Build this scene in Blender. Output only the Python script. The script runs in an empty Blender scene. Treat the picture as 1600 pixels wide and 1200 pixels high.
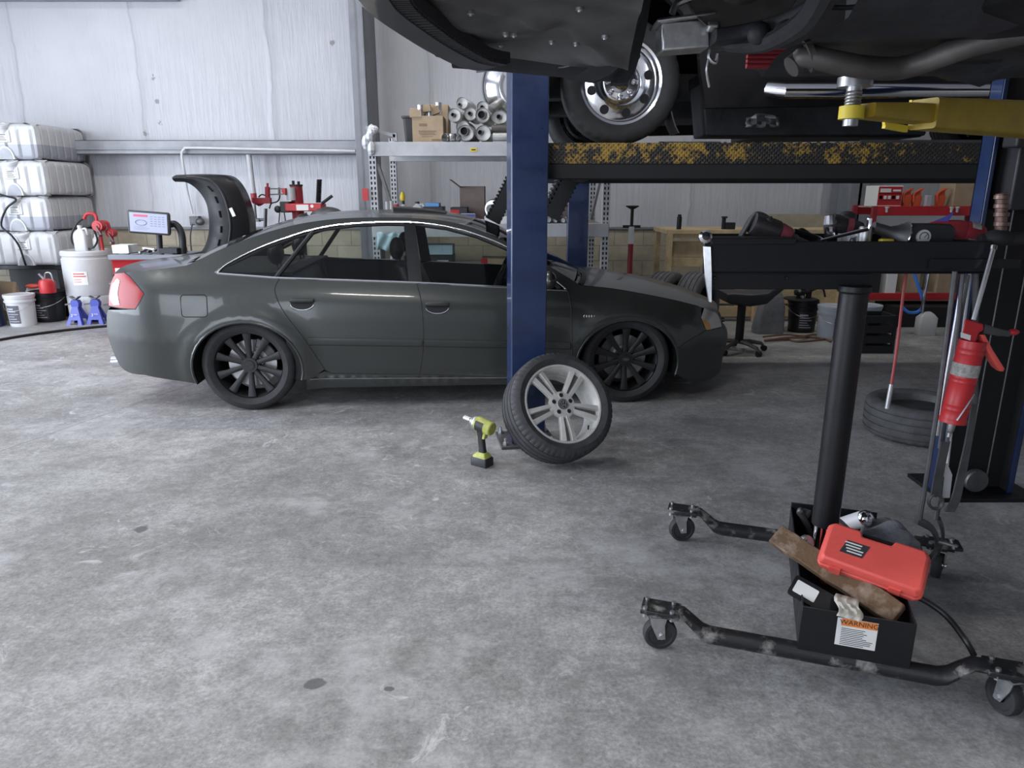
import bpy, bmesh, math, random
from mathutils import Vector as V, Matrix as M
from mathutils.geometry import delaunay_2d_cdt

random.seed(7)
PI = math.pi
SC = bpy.context.scene
COL = SC.collection
R = math.radians

# ------------------------------------------------------------------ camera, world, lights, exposure
EYE, FPX, HORIZON = 1.53, 1109.0, 300.0
PITCH = math.atan(HORIZON / FPX)
CP, SP = math.cos(PITCH), math.sin(PITCH)
cam = bpy.data.objects.new('camera', bpy.data.cameras.new('camera'))
COL.objects.link(cam)
cam.data.sensor_width = 36.0
cam.data.lens = 36.0 * FPX / 1600.0
cam.data.clip_start = 0.05
cam.location = (0, 0, EYE)
cam.rotation_euler = (PI / 2 - PITCH, 0, 0)
SC.camera = cam

w = bpy.data.worlds.new('World')
SC.world = w
w.use_nodes = True
w.node_tree.nodes['Background'].inputs[0].default_value = (0.72, 0.80, 1.0, 1)
w.node_tree.nodes['Background'].inputs[1].default_value = 0.9

SC.view_settings.view_transform = 'Standard'
SC.view_settings.look = 'None'
SC.view_settings.gamma = 1.0
SC.view_settings.use_curve_mapping = False
SC.view_settings.exposure = 0.20


def area(name, loc, target, sx, sy, power, color):
    l = bpy.data.lights.new(name, 'AREA')
    l.shape = 'RECTANGLE'
    l.size, l.size_y, l.energy, l.color = sx, sy, power, color
    o = bpy.data.objects.new(name, l)
    COL.objects.link(o)
    o.location = loc
    o.rotation_euler = (V(target) - V(loc)).to_track_quat('-Z', 'Y').to_euler()
    return o


# daylight through the two open bay doors (left wall, and the wall behind the camera)
area('daylight_left_bay_door', (-8.45, 3.6, 2.1), (0, 3.6, 1.6), 6.4, 3.9, 630, (0.80, 0.88, 1.0))
area('daylight_front_bay_door', (-4.8, -3.95, 2.2), (-4.0, 5, 1.4), 4.6, 3.9, 230, (0.84, 0.90, 1.0))


# ------------------------------------------------------------------ pixel -> place helpers (1600 x 1200 frame)
def ray(px, py):
    u, v = px - 800.0, 600.0 - py
    return V((u, FPX * CP + v * SP, -FPX * SP + v * CP))


def PY(px, py, Y):                       # where the sight line meets the upright plane y = Y
    d = ray(px, py)
    t = Y / d.y
    return V((d.x * t, Y, EYE + d.z * t))


def PZ(px, py, z=0.0):                   # where it meets the level plane at height z
    d = ray(px, py)
    t = (z - EYE) / d.z
    return V((d.x * t, d.y * t, z))


# ------------------------------------------------------------------ materials
MATS = {}


def mat(name, col, rough=0.5, metal=0.0, var=0.0, vscale=6.0, bump=0.0, bscale=40.0, coat=0.0, spec=0.5,
        col2=None, thresh=0.5, soft=0.12, emit=0.0, rvar=0.0):
    if name in MATS:
        return MATS[name]
    m = bpy.data.materials.new(name)
    m.use_nodes = True
    nt = m.node_tree
    N, L = nt.nodes, nt.links
    b = N['Principled BSDF']
    b.inputs['Base Color'].default_value = (*col, 1)
    b.inputs['Roughness'].default_value = rough
    b.inputs['Metallic'].default_value = metal
    b.inputs['Specular IOR Level'].default_value = spec
    if coat:
        b.inputs['Coat Weight'].default_value = coat
        b.inputs['Coat Roughness'].default_value = 0.06
    if emit:
        b.inputs['Emission Color'].default_value = (*col, 1)
        b.inputs['Emission Strength'].default_value = emit
    if var or bump or col2 or rvar:
        tc = N.new('ShaderNodeTexCoord')
    if var or col2 or rvar:
        n = N.new('ShaderNodeTexNoise')
        n.inputs['Scale'].default_value = vscale
        n.inputs['Detail'].default_value = 6
        n.inputs['Roughness'].default_value = 0.62
        L.new(tc.outputs['Object'], n.inputs['Vector'])
        if var or col2:
            rp = N.new('ShaderNodeValToRGB')
            if col2:
                rp.color_ramp.elements[0].position = max(0, thresh - soft)
                rp.color_ramp.elements[1].position = min(1, thresh + soft)
                rp.color_ramp.elements[0].color = (*col, 1)
                rp.color_ramp.elements[1].color = (*col2, 1)
            else:
                rp.color_ramp.elements[0].position = 0.3
                rp.color_ramp.elements[1].position = 0.7
                rp.color_ramp.elements[0].color = (*[max(0, c * (1 - var)) for c in col], 1)
                rp.color_ramp.elements[1].color = (*[min(1, c * (1 + var)) for c in col], 1)
            L.new(n.outputs['Fac'], rp.inputs[0])
            L.new(rp.outputs[0], b.inputs['Base Color'])
        if rvar:
            mr = N.new('ShaderNodeMapRange')
            mr.inputs['From Min'].default_value = 0.3
            mr.inputs['From Max'].default_value = 0.7
            mr.inputs['To Min'].default_value = max(0.02, rough - rvar)
            mr.inputs['To Max'].default_value = min(1, rough + rvar)
            L.new(n.outputs['Fac'], mr.inputs['Value'])
            L.new(mr.outputs[0], b.inputs['Roughness'])
    if bump:
        n2 = N.new('ShaderNodeTexNoise')
        n2.inputs['Scale'].default_value = bscale
        n2.inputs['Detail'].default_value = 4
        L.new(tc.outputs['Object'], n2.inputs['Vector'])
        bp = N.new('ShaderNodeBump')
        bp.inputs['Strength'].default_value = bump
        bp.inputs['Distance'].default_value = 0.01
        L.new(n2.outputs['Fac'], bp.inputs['Height'])
        L.new(bp.outputs[0], b.inputs['Normal'])
    MATS[name] = m
    return m


def nodes_of(name):
    m = bpy.data.materials.new(name)
    m.use_nodes = True
    MATS[name] = m
    return m, m.node_tree.nodes, m.node_tree.links, m.node_tree.nodes['Principled BSDF']


def math_node(N, L, op, a, b=None, c=None):
    n = N.new('ShaderNodeMath')
    n.operation = op
    for i, x in enumerate((a, b, c)):
        if x is None:
            continue
        if isinstance(x, (int, float)):
            n.inputs[i].default_value = x
        else:
            L.new(x, n.inputs[i])
    return n.outputs[0]


def ramp_node(N, L, fac, stops):
    r = N.new('ShaderNodeValToRGB')
    e = r.color_ramp.elements
    while len(e) < len(stops):
        e.new(0.5)
    for k, (p, c) in enumerate(stops):
        e[k].position = p
        e[k].color = (*c, 1) if len(c) == 3 else c
    L.new(fac, r.inputs[0])
    return r.outputs[0]


def mix_node(N, L, fac, a, b, mode='MIX'):
    n = N.new('ShaderNodeMix')
    n.data_type = 'RGBA'
    n.blend_type = mode
    if isinstance(fac, (int, float)):
        n.inputs[0].default_value = fac
    else:
        L.new(fac, n.inputs[0])
    for s, x in ((6, a), (7, b)):
        if isinstance(x, tuple):
            n.inputs[s].default_value = (*x, 1)
        else:
            L.new(x, n.inputs[s])
    return n.outputs[2]


def noise_node(N, L, vec, scale, detail=5, rough=0.6):
    n = N.new('ShaderNodeTexNoise')
    n.inputs['Scale'].default_value = scale
    n.inputs['Detail'].default_value = detail
    n.inputs['Roughness'].default_value = rough
    L.new(vec, n.inputs['Vector'])
    return n.outputs['Fac']


def map_node(N, L, vec, scale=(1, 1, 1), loc=(0, 0, 0), rot=(0, 0, 0)):
    n = N.new('ShaderNodeMapping')
    n.inputs['Scale'].default_value = scale
    n.inputs['Location'].default_value = loc
    n.inputs['Rotation'].default_value = rot
    L.new(vec, n.inputs['Vector'])
    return n.outputs[0]


def floor_material():
    m, N, L, b = nodes_of('concrete floor')
    tc = N.new('ShaderNodeTexCoord')
    P = tc.outputs['Object']
    big = noise_node(N, L, P, 0.55, 3, 0.5)
    med = noise_node(N, L, P, 2.6, 8, 0.68)
    fine = noise_node(N, L, P, 26.0, 6, 0.7)
    c = ramp_node(N, L, big, [(0.35, (0.235, 0.230, 0.225)), (0.65, (0.345, 0.345, 0.345))])
    c2 = ramp_node(N, L, med, [(0.28, (0.36, 0.36, 0.36)), (0.50, (0.5, 0.5, 0.5)), (0.74, (0.68, 0.68, 0.68))])
    c = mix_node(N, L, 1.0, c, c2, 'OVERLAY')
    c3 = ramp_node(N, L, fine, [(0.30, (0.36, 0.36, 0.36)), (0.70, (0.64, 0.64, 0.64))])
    c = mix_node(N, L, 0.8, c, c3, 'OVERLAY')
    grain = noise_node(N, L, P, 75.0, 5, 0.75)
    c = mix_node(N, L, 0.9, c, ramp_node(N, L, grain, [(0.32, (0.33, 0.33, 0.33)), (0.68, (0.67, 0.67, 0.67))]), 'OVERLAY')
    mott = noise_node(N, L, P, 8.5, 8, 0.8)
    c = mix_node(N, L, 0.8, c, ramp_node(N, L, mott, [(0.33, (0.36, 0.355, 0.35)), (0.66, (0.64, 0.64, 0.64))]), 'OVERLAY')
    # pale scuffed patches and brown smears
    sc = noise_node(N, L, map_node(N, L, P, (1, 1, 1), (3.1, 1.7, 0)), 1.25, 9, 0.72)
    c = mix_node(N, L, ramp_node(N, L, sc, [(0.53, (0, 0, 0)), (0.68, (0.7, 0.7, 0.7))]), c, (0.50, 0.50, 0.51))
    dk = noise_node(N, L, map_node(N, L, P, (1.0, 2.2, 1), (-2.0, 4.4, 0), (0, 0, 0.5)), 1.5, 9, 0.74)
    c = mix_node(N, L, ramp_node(N, L, dk, [(0.54, (0, 0, 0)), (0.68, (0.7, 0.7, 0.7))]), c, (0.17, 0.165, 0.155))
    # fine white scratches
    vr = N.new('ShaderNodeTexNoise')
    vr.inputs['Scale'].default_value = 5.5
    vr.inputs['Detail'].default_value = 10
    vr.inputs['Roughness'].default_value = 0.75
    vr.inputs['Distortion'].default_value = 1.6
    L.new(P, vr.inputs['Vector'])
    patch = noise_node(N, L, map_node(N, L, P, (1, 1, 1), (7.7, 2.2, 0)), 0.8, 3)
    k = math_node(N, L, 'MULTIPLY', ramp_node(N, L, vr.outputs['Fac'], [(0.57, (0, 0, 0)), (0.66, (1, 1, 1))]),
                  ramp_node(N, L, patch, [(0.42, (0, 0, 0)), (0.58, (0.8, 0.8, 0.8))]))
    c = mix_node(N, L, k, c, (0.62, 0.62, 0.63))
    sep = N.new('ShaderNodeSeparateXYZ')
    L.new(P, sep.inputs[0])
    X, Y = sep.outputs[0], sep.outputs[1]
    wob = math_node(N, L, 'MULTIPLY_ADD', noise_node(N, L, P, 11.0, 4), 0.06, -0.03)
    # oil drips
    for px, py, rx, ry in ((220, 827, 0.035, 0.045), (493, 1068, 0.035, 0.028), (607, 1077, 0.020, 0.014), (1000, 668, 0.16, 0.16)):
        p = PZ(px, py)
        dx = math_node(N, L, 'DIVIDE', math_node(N, L, 'SUBTRACT', math_node(N, L, 'ADD', X, wob), p.x), rx)
        dy = math_node(N, L, 'DIVIDE', math_node(N, L, 'SUBTRACT', math_node(N, L, 'ADD', Y, wob), p.y), ry)
        d = math_node(N, L, 'ADD', math_node(N, L, 'MULTIPLY', dx, dx), math_node(N, L, 'MULTIPLY', dy, dy))
        st = 0.8 if rx < 0.1 else 0.25
        c = mix_node(N, L, ramp_node(N, L, d, [(0.55, (st, st, st)), (0.98, (0, 0, 0))]), c, (0.075, 0.075, 0.08))
    # sawn control joints
    for (a, q) in ((PZ(0, 705), PZ(300, 600)),):
        t = (q - a).normalized()
        nx, ny = -t.y, t.x
        d = math_node(N, L, 'ADD', math_node(N, L, 'MULTIPLY', X, nx), math_node(N, L, 'MULTIPLY', Y, ny))
        d = math_node(N, L, 'ABSOLUTE', math_node(N, L, 'SUBTRACT', d, a.x * nx + a.y * ny))
        c = mix_node(N, L, ramp_node(N, L, d, [(0.002, (0.6, 0.6, 0.6)), (0.0075, (0, 0, 0))]), c, (0.12, 0.12, 0.12))
    L.new(c, b.inputs['Base Color'])
    rr = N.new('ShaderNodeMapRange')
    rr.inputs['To Min'].default_value = 0.42
    rr.inputs['To Max'].default_value = 0.68
    L.new(med, rr.inputs['Value'])
    L.new(rr.outputs[0], b.inputs['Roughness'])
    bp = N.new('ShaderNodeBump')
    bp.inputs['Strength'].default_value = 0.16
    bp.inputs['Distance'].default_value = 0.01
    L.new(fine, bp.inputs['Height'])
    L.new(bp.outputs[0], b.inputs['Normal'])
    return m


def vinyl_material():
    m, N, L, b = nodes_of('white insulation facing')
    tc = N.new('ShaderNodeTexCoord')
    P = tc.outputs['Object']
    big = noise_node(N, L, P, 0.7, 3)
    c = ramp_node(N, L, big, [(0.3, (0.43, 0.435, 0.465)), (0.7, (0.52, 0.525, 0.55))])
    sm = noise_node(N, L, map_node(N, L, P, (1, 1, 0.6)), 3.0, 8, 0.7)
    c = mix_node(N, L, ramp_node(N, L, sm, [(0.58, (0, 0, 0)), (0.75, (0.35, 0.35, 0.35))]), c, (0.40, 0.40, 0.41))
    sep = N.new('ShaderNodeSeparateXYZ')
    L.new(P, sep.inputs[0])
    X, Z = sep.outputs[0], sep.outputs[2]
    wob = math_node(N, L, 'MULTIPLY_ADD', noise_node(N, L, map_node(N, L, P, (0.2, 0.2, 1.2)), 1.3, 3), 0.16, -0.08)
    xs = math_node(N, L, 'ADD', X, wob)
    hgt = noise_node(N, L, map_node(N, L, P, (9, 9, 0.9)), 2.2, 5)
    for x0 in (-6.4, -4.86, -3.15, -1.10, 2.40, 4.2):
        d = math_node(N, L, 'ABSOLUTE', math_node(N, L, 'SUBTRACT', xs, x0))
        c = mix_node(N, L, ramp_node(N, L, d, [(0.006, (0.55, 0.55, 0.55)), (0.02, (0, 0, 0))]), c, (0.33, 0.34, 0.38))
        hgt = math_node(N, L, 'ADD', hgt, ramp_node(N, L, d, [(0.0, (1.3, 1.3, 1.3)), (0.06, (0.2, 0.2, 0.2)), (0.11, (0.0, 0, 0))]))
    # small tears
    for px, py, rr in ((240, 122, 0.035), (245, 158, 0.045), (520, 66, 0.05), (250, 190, 0.03), (228, 209, 0.05)):
        p = PY(px, py, 9.93)
        dx = math_node(N, L, 'SUBTRACT', X, p.x)
        dz = math_node(N, L, 'SUBTRACT', Z, p.z)
        d = math_node(N, L, 'ADD', math_node(N, L, 'MULTIPLY', dx, dx), math_node(N, L, 'MULTIPLY', dz, dz))
        d = math_node(N, L, 'ADD', math_node(N, L, 'SQRT', d), math_node(N, L, 'MULTIPLY_ADD', noise_node(N, L, P, 25, 3), 0.12, -0.06))
        c = mix_node(N, L, ramp_node(N, L, d, [(rr * 0.5, (0.8, 0.8, 0.8)), (rr * 0.8, (0, 0, 0))]), c, (0.16, 0.15, 0.15))
    L.new(c, b.inputs['Base Color'])
    b.inputs['Roughness'].default_value = 0.36
    bp = N.new('ShaderNodeBump')
    bp.inputs['Strength'].default_value = 0.35
    bp.inputs['Distance'].default_value = 0.03
    L.new(hgt, bp.inputs['Height'])
    L.new(bp.outputs[0], b.inputs['Normal'])
    return m


def block_material():
    m, N, L, b = nodes_of('painted concrete block')
    tc = N.new('ShaderNodeTexCoord')
    sep = N.new('ShaderNodeSeparateXYZ')
    L.new(tc.outputs['Object'], sep.inputs[0])
    cb = N.new('ShaderNodeCombineXYZ')
    L.new(sep.outputs[0], cb.inputs[0])
    L.new(sep.outputs[2], cb.inputs[1])
    br = N.new('ShaderNodeTexBrick')
    br.inputs['Scale'].default_value = 1.0
    br.inputs['Brick Width'].default_value = 0.40
    br.inputs['Row Height'].default_value = 0.205
    br.inputs['Mortar Size'].default_value = 0.006
    br.inputs['Color1'].default_value = (0.40, 0.355, 0.265, 1)
    br.inputs['Color2'].default_value = (0.46, 0.41, 0.31, 1)
    br.inputs['Mortar'].default_value = (0.27, 0.25, 0.21, 1)
    L.new(cb.outputs[0], br.inputs['Vector'])
    n = noise_node(N, L, tc.outputs['Object'], 2.5, 7, 0.7)
    c = mix_node(N, L, 1.0, br.outputs['Color'], ramp_node(N, L, n, [(0.3, (0.62, 0.62, 0.62)), (0.7, (1.05, 1.05, 1.05))]), 'MULTIPLY')
    L.new(c, b.inputs['Base Color'])
    b.inputs['Roughness'].default_value = 0.8
    bp = N.new('ShaderNodeBump')
    bp.inputs['Strength'].default_value = 0.5
    bp.inputs['Distance'].default_value = 0.01
    inv = math_node(N, L, 'SUBTRACT', 1.0, br.outputs['Fac'])
    L.new(inv, bp.inputs['Height'])
    L.new(bp.outputs[0], b.inputs['Normal'])
    return m


def glass_material(name, tint, gloss=0.08):
    m = bpy.data.materials.new(name)
    m.use_nodes = True
    N, L = m.node_tree.nodes, m.node_tree.links
    N.remove(N['Principled BSDF'])
    tr = N.new('ShaderNodeBsdfTransparent')
    tr.inputs[0].default_value = (*tint, 1)
    gl = N.new('ShaderNodeBsdfGlossy')
    gl.inputs['Roughness'].default_value = 0.02
    fr = N.new('ShaderNodeFresnel')
    fr.inputs[0].default_value = 1.45
    mx = N.new('ShaderNodeMixShader')
    L.new(fr.outputs[0], mx.inputs[0])
    L.new(tr.outputs[0], mx.inputs[1])
    L.new(gl.outputs[0], mx.inputs[2])
    L.new(mx.outputs[0], N['Material Output'].inputs[0])
    MATS[name] = m
    return m


def striped_plate_material():
    """tread plate: black and worn yellow paint patches with a diamond tread"""
    m, N, L, b = nodes_of('worn yellow and black tread plate')
    tc = N.new('ShaderNodeTexCoord')
    P = tc.outputs['Object']
    n1 = noise_node(N, L, map_node(N, L, P, (1.0, 1, 0.6)), 2.3, 4, 0.65)
    n2 = noise_node(N, L, P, 26, 6, 0.75)
    sep = N.new('ShaderNodeSeparateXYZ')
    L.new(P, sep.inputs[0])
    d1 = math_node(N, L, 'SINE', math_node(N, L, 'MULTIPLY', math_node(N, L, 'ADD', sep.outputs[0], sep.outputs[2]), 230.0))
    d2 = math_node(N, L, 'SINE', math_node(N, L, 'MULTIPLY', math_node(N, L, 'SUBTRACT', sep.outputs[0], sep.outputs[2]), 230.0))
    dia = math_node(N, L, 'MAXIMUM', d1, d2)
    k = math_node(N, L, 'ADD', math_node(N, L, 'MULTIPLY_ADD', n1, 1.5, math_node(N, L, 'MULTIPLY', n2, 1.1)), math_node(N, L, 'MULTIPLY', dia, 0.04))
    c = ramp_node(N, L, k, [(0.0, (0.016, 0.016, 0.018)), (0.60, (0.022, 0.02, 0.018)), (0.645, (0.26, 0.16, 0.03)), (0.80, (0.40, 0.25, 0.04))])
    for e in (c.node,):
        pass
    # ramp only covers 0..1, so bring the sum down first
    half = math_node(N, L, 'MULTIPLY', k, 0.5)
    L.new(half, c.node.inputs[0])
    c.node.color_ramp.elements[1].position = 0.685
    c.node.color_ramp.elements[2].position = 0.715
    c.node.color_ramp.elements[3].position = 0.84
    L.new(c, b.inputs['Base Color'])
    b.inputs['Roughness'].default_value = 0.55
    bp = N.new('ShaderNodeBump')
    bp.inputs['Strength'].default_value = 0.6
    bp.inputs['Distance'].default_value = 0.004
    L.new(dia, bp.inputs['Height'])
    L.new(bp.outputs[0], b.inputs['Normal'])
    return m


K = dict(
    black=mat('black paint', (0.010, 0.010, 0.012), 0.42, spec=0.35, rvar=0.12, vscale=8),
    blackm=mat('matt black', (0.012, 0.012, 0.013), 0.75),
    plastic=mat('black plastic', (0.02, 0.02, 0.023), 0.5, var=0.2),
    rubber=mat('tyre rubber', (0.026, 0.026, 0.028), 0.72, var=0.25, vscale=20, bump=0.15, bscale=120),
    dustyrubber=mat('dusty tyre rubber', (0.085, 0.085, 0.09), 0.8, var=0.3, vscale=14),
    steel=mat('bare steel', (0.50, 0.50, 0.51), 0.38, 1.0, var=0.25, vscale=12),
    dsteel=mat('dull dark steel', (0.13, 0.13, 0.135), 0.55, 0.8, var=0.3, vscale=10),
    chrome=mat('chrome', (0.82, 0.82, 0.84), 0.12, 1.0),
    alu=mat('cast aluminium', (0.62, 0.62, 0.63), 0.42, 1.0, var=0.15, vscale=20),
    zinc=mat('zinc plate', (0.60, 0.61, 0.62), 0.35, 0.9, var=0.2, vscale=30),
    grey=mat('grey painted steel', (0.30, 0.31, 0.335), 0.5, var=0.18, vscale=5),
    greylt=mat('pale grey painted steel', (0.45, 0.455, 0.475), 0.5, var=0.15, vscale=4),
    colgrey=mat('grey steel column', (0.20, 0.21, 0.235), 0.5, var=0.15, vscale=3),
    blue=mat('blue lift paint', (0.012, 0.027, 0.085), 0.34, coat=0.5, var=0.25, vscale=4, rvar=0.1),
    bluejs=mat('blue jack stand paint', (0.05, 0.07, 0.36), 0.45),
    red=mat('red paint', (0.45, 0.02, 0.025), 0.42, var=0.12),
    redm=mat('dull red paint', (0.26, 0.02, 0.03), 0.5, var=0.2),
    redp=mat('red plastic', (0.74, 0.10, 0.08), 0.5, var=0.08, bump=0.1, bscale=150),
    yellow=mat('yellow lift paint', (0.34, 0.235, 0.02), 0.5, var=0.2, vscale=9, col2=None),
    yellowlt=mat('bright yellow', (0.75, 0.58, 0.05), 0.5),
    lime=mat('lime plastic', (0.40, 0.42, 0.10), 0.5, var=0.25, vscale=30, bump=0.1, bscale=60),
    white=mat('white plastic', (0.60, 0.61, 0.62), 0.45, var=0.06),
    tank=mat('translucent white plastic', (0.55, 0.555, 0.56), 0.5, var=0.1, vscale=3),
    tanklow=mat('oil level seen through plastic', (0.36, 0.37, 0.41), 0.5, var=0.1, vscale=3),
    paper=mat('paper', (0.72, 0.72, 0.70), 0.7),
    card=mat('cardboard', (0.36, 0.27, 0.18), 0.8, var=0.12, vscale=8),
    carddk=mat('brown cardboard', (0.20, 0.155, 0.135), 0.8, var=0.12, vscale=8),
    wood=mat('pine boards', (0.52, 0.40, 0.23), 0.7, var=0.25, vscale=7),
    oldwood=mat('grimy timber', (0.115, 0.066, 0.032), 0.75, col2=(0.33, 0.25, 0.19), thresh=0.60, soft=0.1, vscale=11, bump=0.3, bscale=60),
    rag=mat('grey rag', (0.17, 0.175, 0.19), 0.95, var=0.25, bump=0.5, bscale=60),
    undert=mat('dusty undertray plastic', (0.10, 0.10, 0.10), 0.62, var=0.4, vscale=5, bump=0.25, bscale=9),
    underp=mat('underseal', (0.026, 0.027, 0.031), 0.6, var=0.4, vscale=6, bump=0.3, bscale=30),
    bumpergrey=mat('grey bumper paint', (0.085, 0.087, 0.095), 0.4, var=0.1, coat=0.4),
    exhaust=mat('tarnished exhaust steel', (0.12, 0.11, 0.105), 0.55, 0.6, var=0.35, vscale=8),
    muffler=mat('aluminised muffler steel', (0.50, 0.50, 0.49), 0.45, 0.5, var=0.25, vscale=12),
    paint=mat('dark grey green car paint', (0.044, 0.048, 0.045), 0.32, 0.40, var=0.05, vscale=60, coat=0.45),
    rimblack=mat('matt black wheel paint', (0.016, 0.016, 0.018), 0.5),
    seat=mat('black leather', (0.018, 0.018, 0.02), 0.5),
    lampred=mat('red lamp lens', (0.30, 0.002, 0.006), 0.25, spec=0.3, coat=0.1),
    lampclear=mat('clear lamp lens', (0.42, 0.41, 0.38), 0.14, 0.3, coat=0.8),
    amber=mat('amber lens', (0.50, 0.24, 0.06), 0.15, coat=0.6),
    gbluelid=mat('light blue plastic', (0.12, 0.32, 0.62), 0.45),
    teal=mat('pale blue card', (0.38, 0.52, 0.58), 0.6),
    screen=mat('lit screen', (0.36, 0.38, 0.50), 0.3, emit=0.15),
    screenred=mat('lit red banner', (0.55, 0.10, 0.16), 0.3, emit=0.15),
    screendark=mat('screen figures', (0.22, 0.25, 0.36), 0.4),
    ink=mat('black ink', (0.03, 0.03, 0.035), 0.7),
    redink=mat('red ink', (0.55, 0.06, 0.06), 0.7),
    orange=mat('orange print', (0.72, 0.22, 0.04), 0.6),
    hosered=mat('red hose', (0.34, 0.05, 0.05), 0.5),
    hoseblue=mat('blue hose', (0.05, 0.22, 0.75), 0.4),
    jug=mat('cloudy jug plastic', (0.55, 0.56, 0.55), 0.5),
    blockwall=block_material(), vinyl=vinyl_material(), floor=floor_material(), plate=striped_plate_material(),
    glass=glass_material('tinted car glass', (0.80, 0.84, 0.82)),
    ply=mat('plywood', (0.33, 0.31, 0.25), 0.75, var=0.25, vscale=4),
    greypail=mat('grey pail plastic', (0.40, 0.43, 0.48), 0.5, var=0.08),
    wrap=mat('crumpled clear plastic', (0.55, 0.56, 0.6), 0.25, var=0.3, vscale=20, bump=0.6, bscale=40),
)


# ------------------------------------------------------------------ mesh helpers
def frame(axis, up=None):
    """3x3 whose columns are (u, v, axis)"""
    a = V(axis).normalized()
    t = V(up) if up is not None else (V((0, 0, 1)) if abs(a.z) < 0.95 else V((1, 0, 0)))
    u = t.cross(a)
    if u.length < 1e-6:
        u = V((1, 0, 0)).cross(a)
    u.normalize()
    v = a.cross(u)
    return u, v, a


ROOTM = {}


class MB:
    def __init__(s, mtx=None):
        s.v, s.f, s.m, s.mi, s.mtx = [], [], [], 0, mtx

    def add(s, vs, fs):
        o = len(s.v)
        if s.mtx is not None:
            s.v += [s.mtx @ V(p) for p in vs]
        else:
            s.v += [V(p) for p in vs]
        for f in fs:
            s.f.append([i + o for i in f])
            s.m.append(s.mi)
        return s

    def box(s, c, size, rot=None):
        hx, hy, hz = size[0] / 2, size[1] / 2, size[2] / 2
        vs = [V((x, y, z)) for z in (-hz, hz) for y in (-hy, hy) for x in (-hx, hx)]
        if rot is not None:
            vs = [rot @ p for p in vs]
        c = V(c)
        return s.add([c + p for p in vs], [(0, 2, 3, 1), (4, 5, 7, 6), (0, 1, 5, 4), (2, 6, 7, 3), (0, 4, 6, 2), (1, 3, 7, 5)])

    def bx(s, x0, x1, y0, y1, z0, z1):
        return s.box(((x0 + x1) / 2, (y0 + y1) / 2, (z0 + z1) / 2), (x1 - x0, y1 - y0, z1 - z0))

    def bar(s, p, q, w, h, up=None):
        p, q = V(p), V(q)
        u, v, a = frame(q - p, up)
        r = M((u, v, a)).transposed()
        return s.box((p + q) / 2, (w, h, (q - p).length), r)

    def loft(s, loops, cap0=True, cap1=True, closed=True):
        n = len(loops[0])
        vs = [p for l in loops for p in l]
        fs = []
        for k in range(len(loops) - 1):
            for i in range(n if closed else n - 1):
                j = (i + 1) % n
                fs.append((k * n + i, k * n + j, (k + 1) * n + j, (k + 1) * n + i))
        if cap0:
            fs.append(tuple(range(n - 1, -1, -1)))
        if cap1:
            fs.append(tuple((len(loops) - 1) * n + i for i in range(n)))
        return s.add(vs, fs)

    def cyl(s, p, q, r0, r1=None, n=20, cap=True):
        p, q = V(p), V(q)
        r1 = r0 if r1 is None else r1
        u, v, a = frame(q - p)
        ls = [[c + u * (r * math.cos(2 * PI * i / n)) + v * (r * math.sin(2 * PI * i / n)) for i in range(n)] for c, r in ((p, r0), (q, r1))]
        return s.loft(ls, cap, cap)

    def lathe(s, prof, p, axis, n=32, cap=False, fn=None, a0=0.0, a1=2 * PI):
        p = V(p)
        u, v, a = frame(axis)
        full = abs(a1 - a0 - 2 * PI) < 1e-6
        nn = n if full else n + 1
        ls = []
        for k, (r, h) in enumerate(prof):
            l = []
            for i in range(nn):
                t = a0 + (a1 - a0) * i / n
                rr = r + (fn(k, i) if fn else 0)
                l.append(p + u * (rr * math.cos(t)) + v * (rr * math.sin(t)) + a * h)
            ls.append(l)
        return s.loft(ls, cap, cap, full)

    def tube(s, pts, r, n=8, cap=True, closed=False):
        pts = [V(p) for p in pts]
        rs = r if isinstance(r, (list, tuple)) else [r] * len(pts)
        u = None
        ls = []
        m = len(pts)
        for i, p in enumerate(pts):
            if closed:
                t = (pts[(i + 1) % m] - pts[i - 1])
            else:
                t = (pts[min(i + 1, m - 1)] - pts[max(i - 1, 0)])
            t.normalize()
            if u is None:
                u = frame(t)[0]
            else:
                u = (u - t * u.dot(t))
                u = u.normalized() if u.length > 1e-6 else frame(t)[0]
            v = t.cross(u)
            ls.append([p + u * (rs[i] * math.cos(2 * PI * k / n)) + v * (rs[i] * math.sin(2 * PI * k / n)) for k in range(n)])
        if closed:
            ls.append(ls[0])
            return s.loft(ls, False, False)
        return s.loft(ls, cap, cap)

    def prism(s, poly, o, u, v, wv, d):
        o, u, v, wv = V(o), V(u), V(v), V(wv).normalized()
        a = [o + u * x + v * y for x, y in poly]
        return s.loft([a, [p + wv * d for p in a]])

    def ell(s, c, rx, ry=None, rz=None, rot=None, n=16, m=10):
        ry = rx if ry is None else ry
        rz = rx if rz is None else rz
        c = V(c)
        ls = []
        for k in range(m + 1):
            th = PI * k / m
            rr = max(math.sin(th), 0.002)
            l = [V((rx * rr * math.cos(2 * PI * i / n), ry * rr * math.sin(2 * PI * i / n), -rz * math.cos(th))) for i in range(n)]
            ls.append([c + (rot @ q if rot is not None else q) for q in l])
        return s.loft(ls)

    def grid(s, rows, flip=False):
        n = len(rows[0])
        vs = [p for r in rows for p in r]
        fs = []
        for k in range(len(rows) - 1):
            for i in range(n - 1):
                q = (k * n + i, k * n + i + 1, (k + 1) * n + i + 1, (k + 1) * n + i)
                fs.append(q[::-1] if flip else q)
        return s.add(vs, fs)

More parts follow.
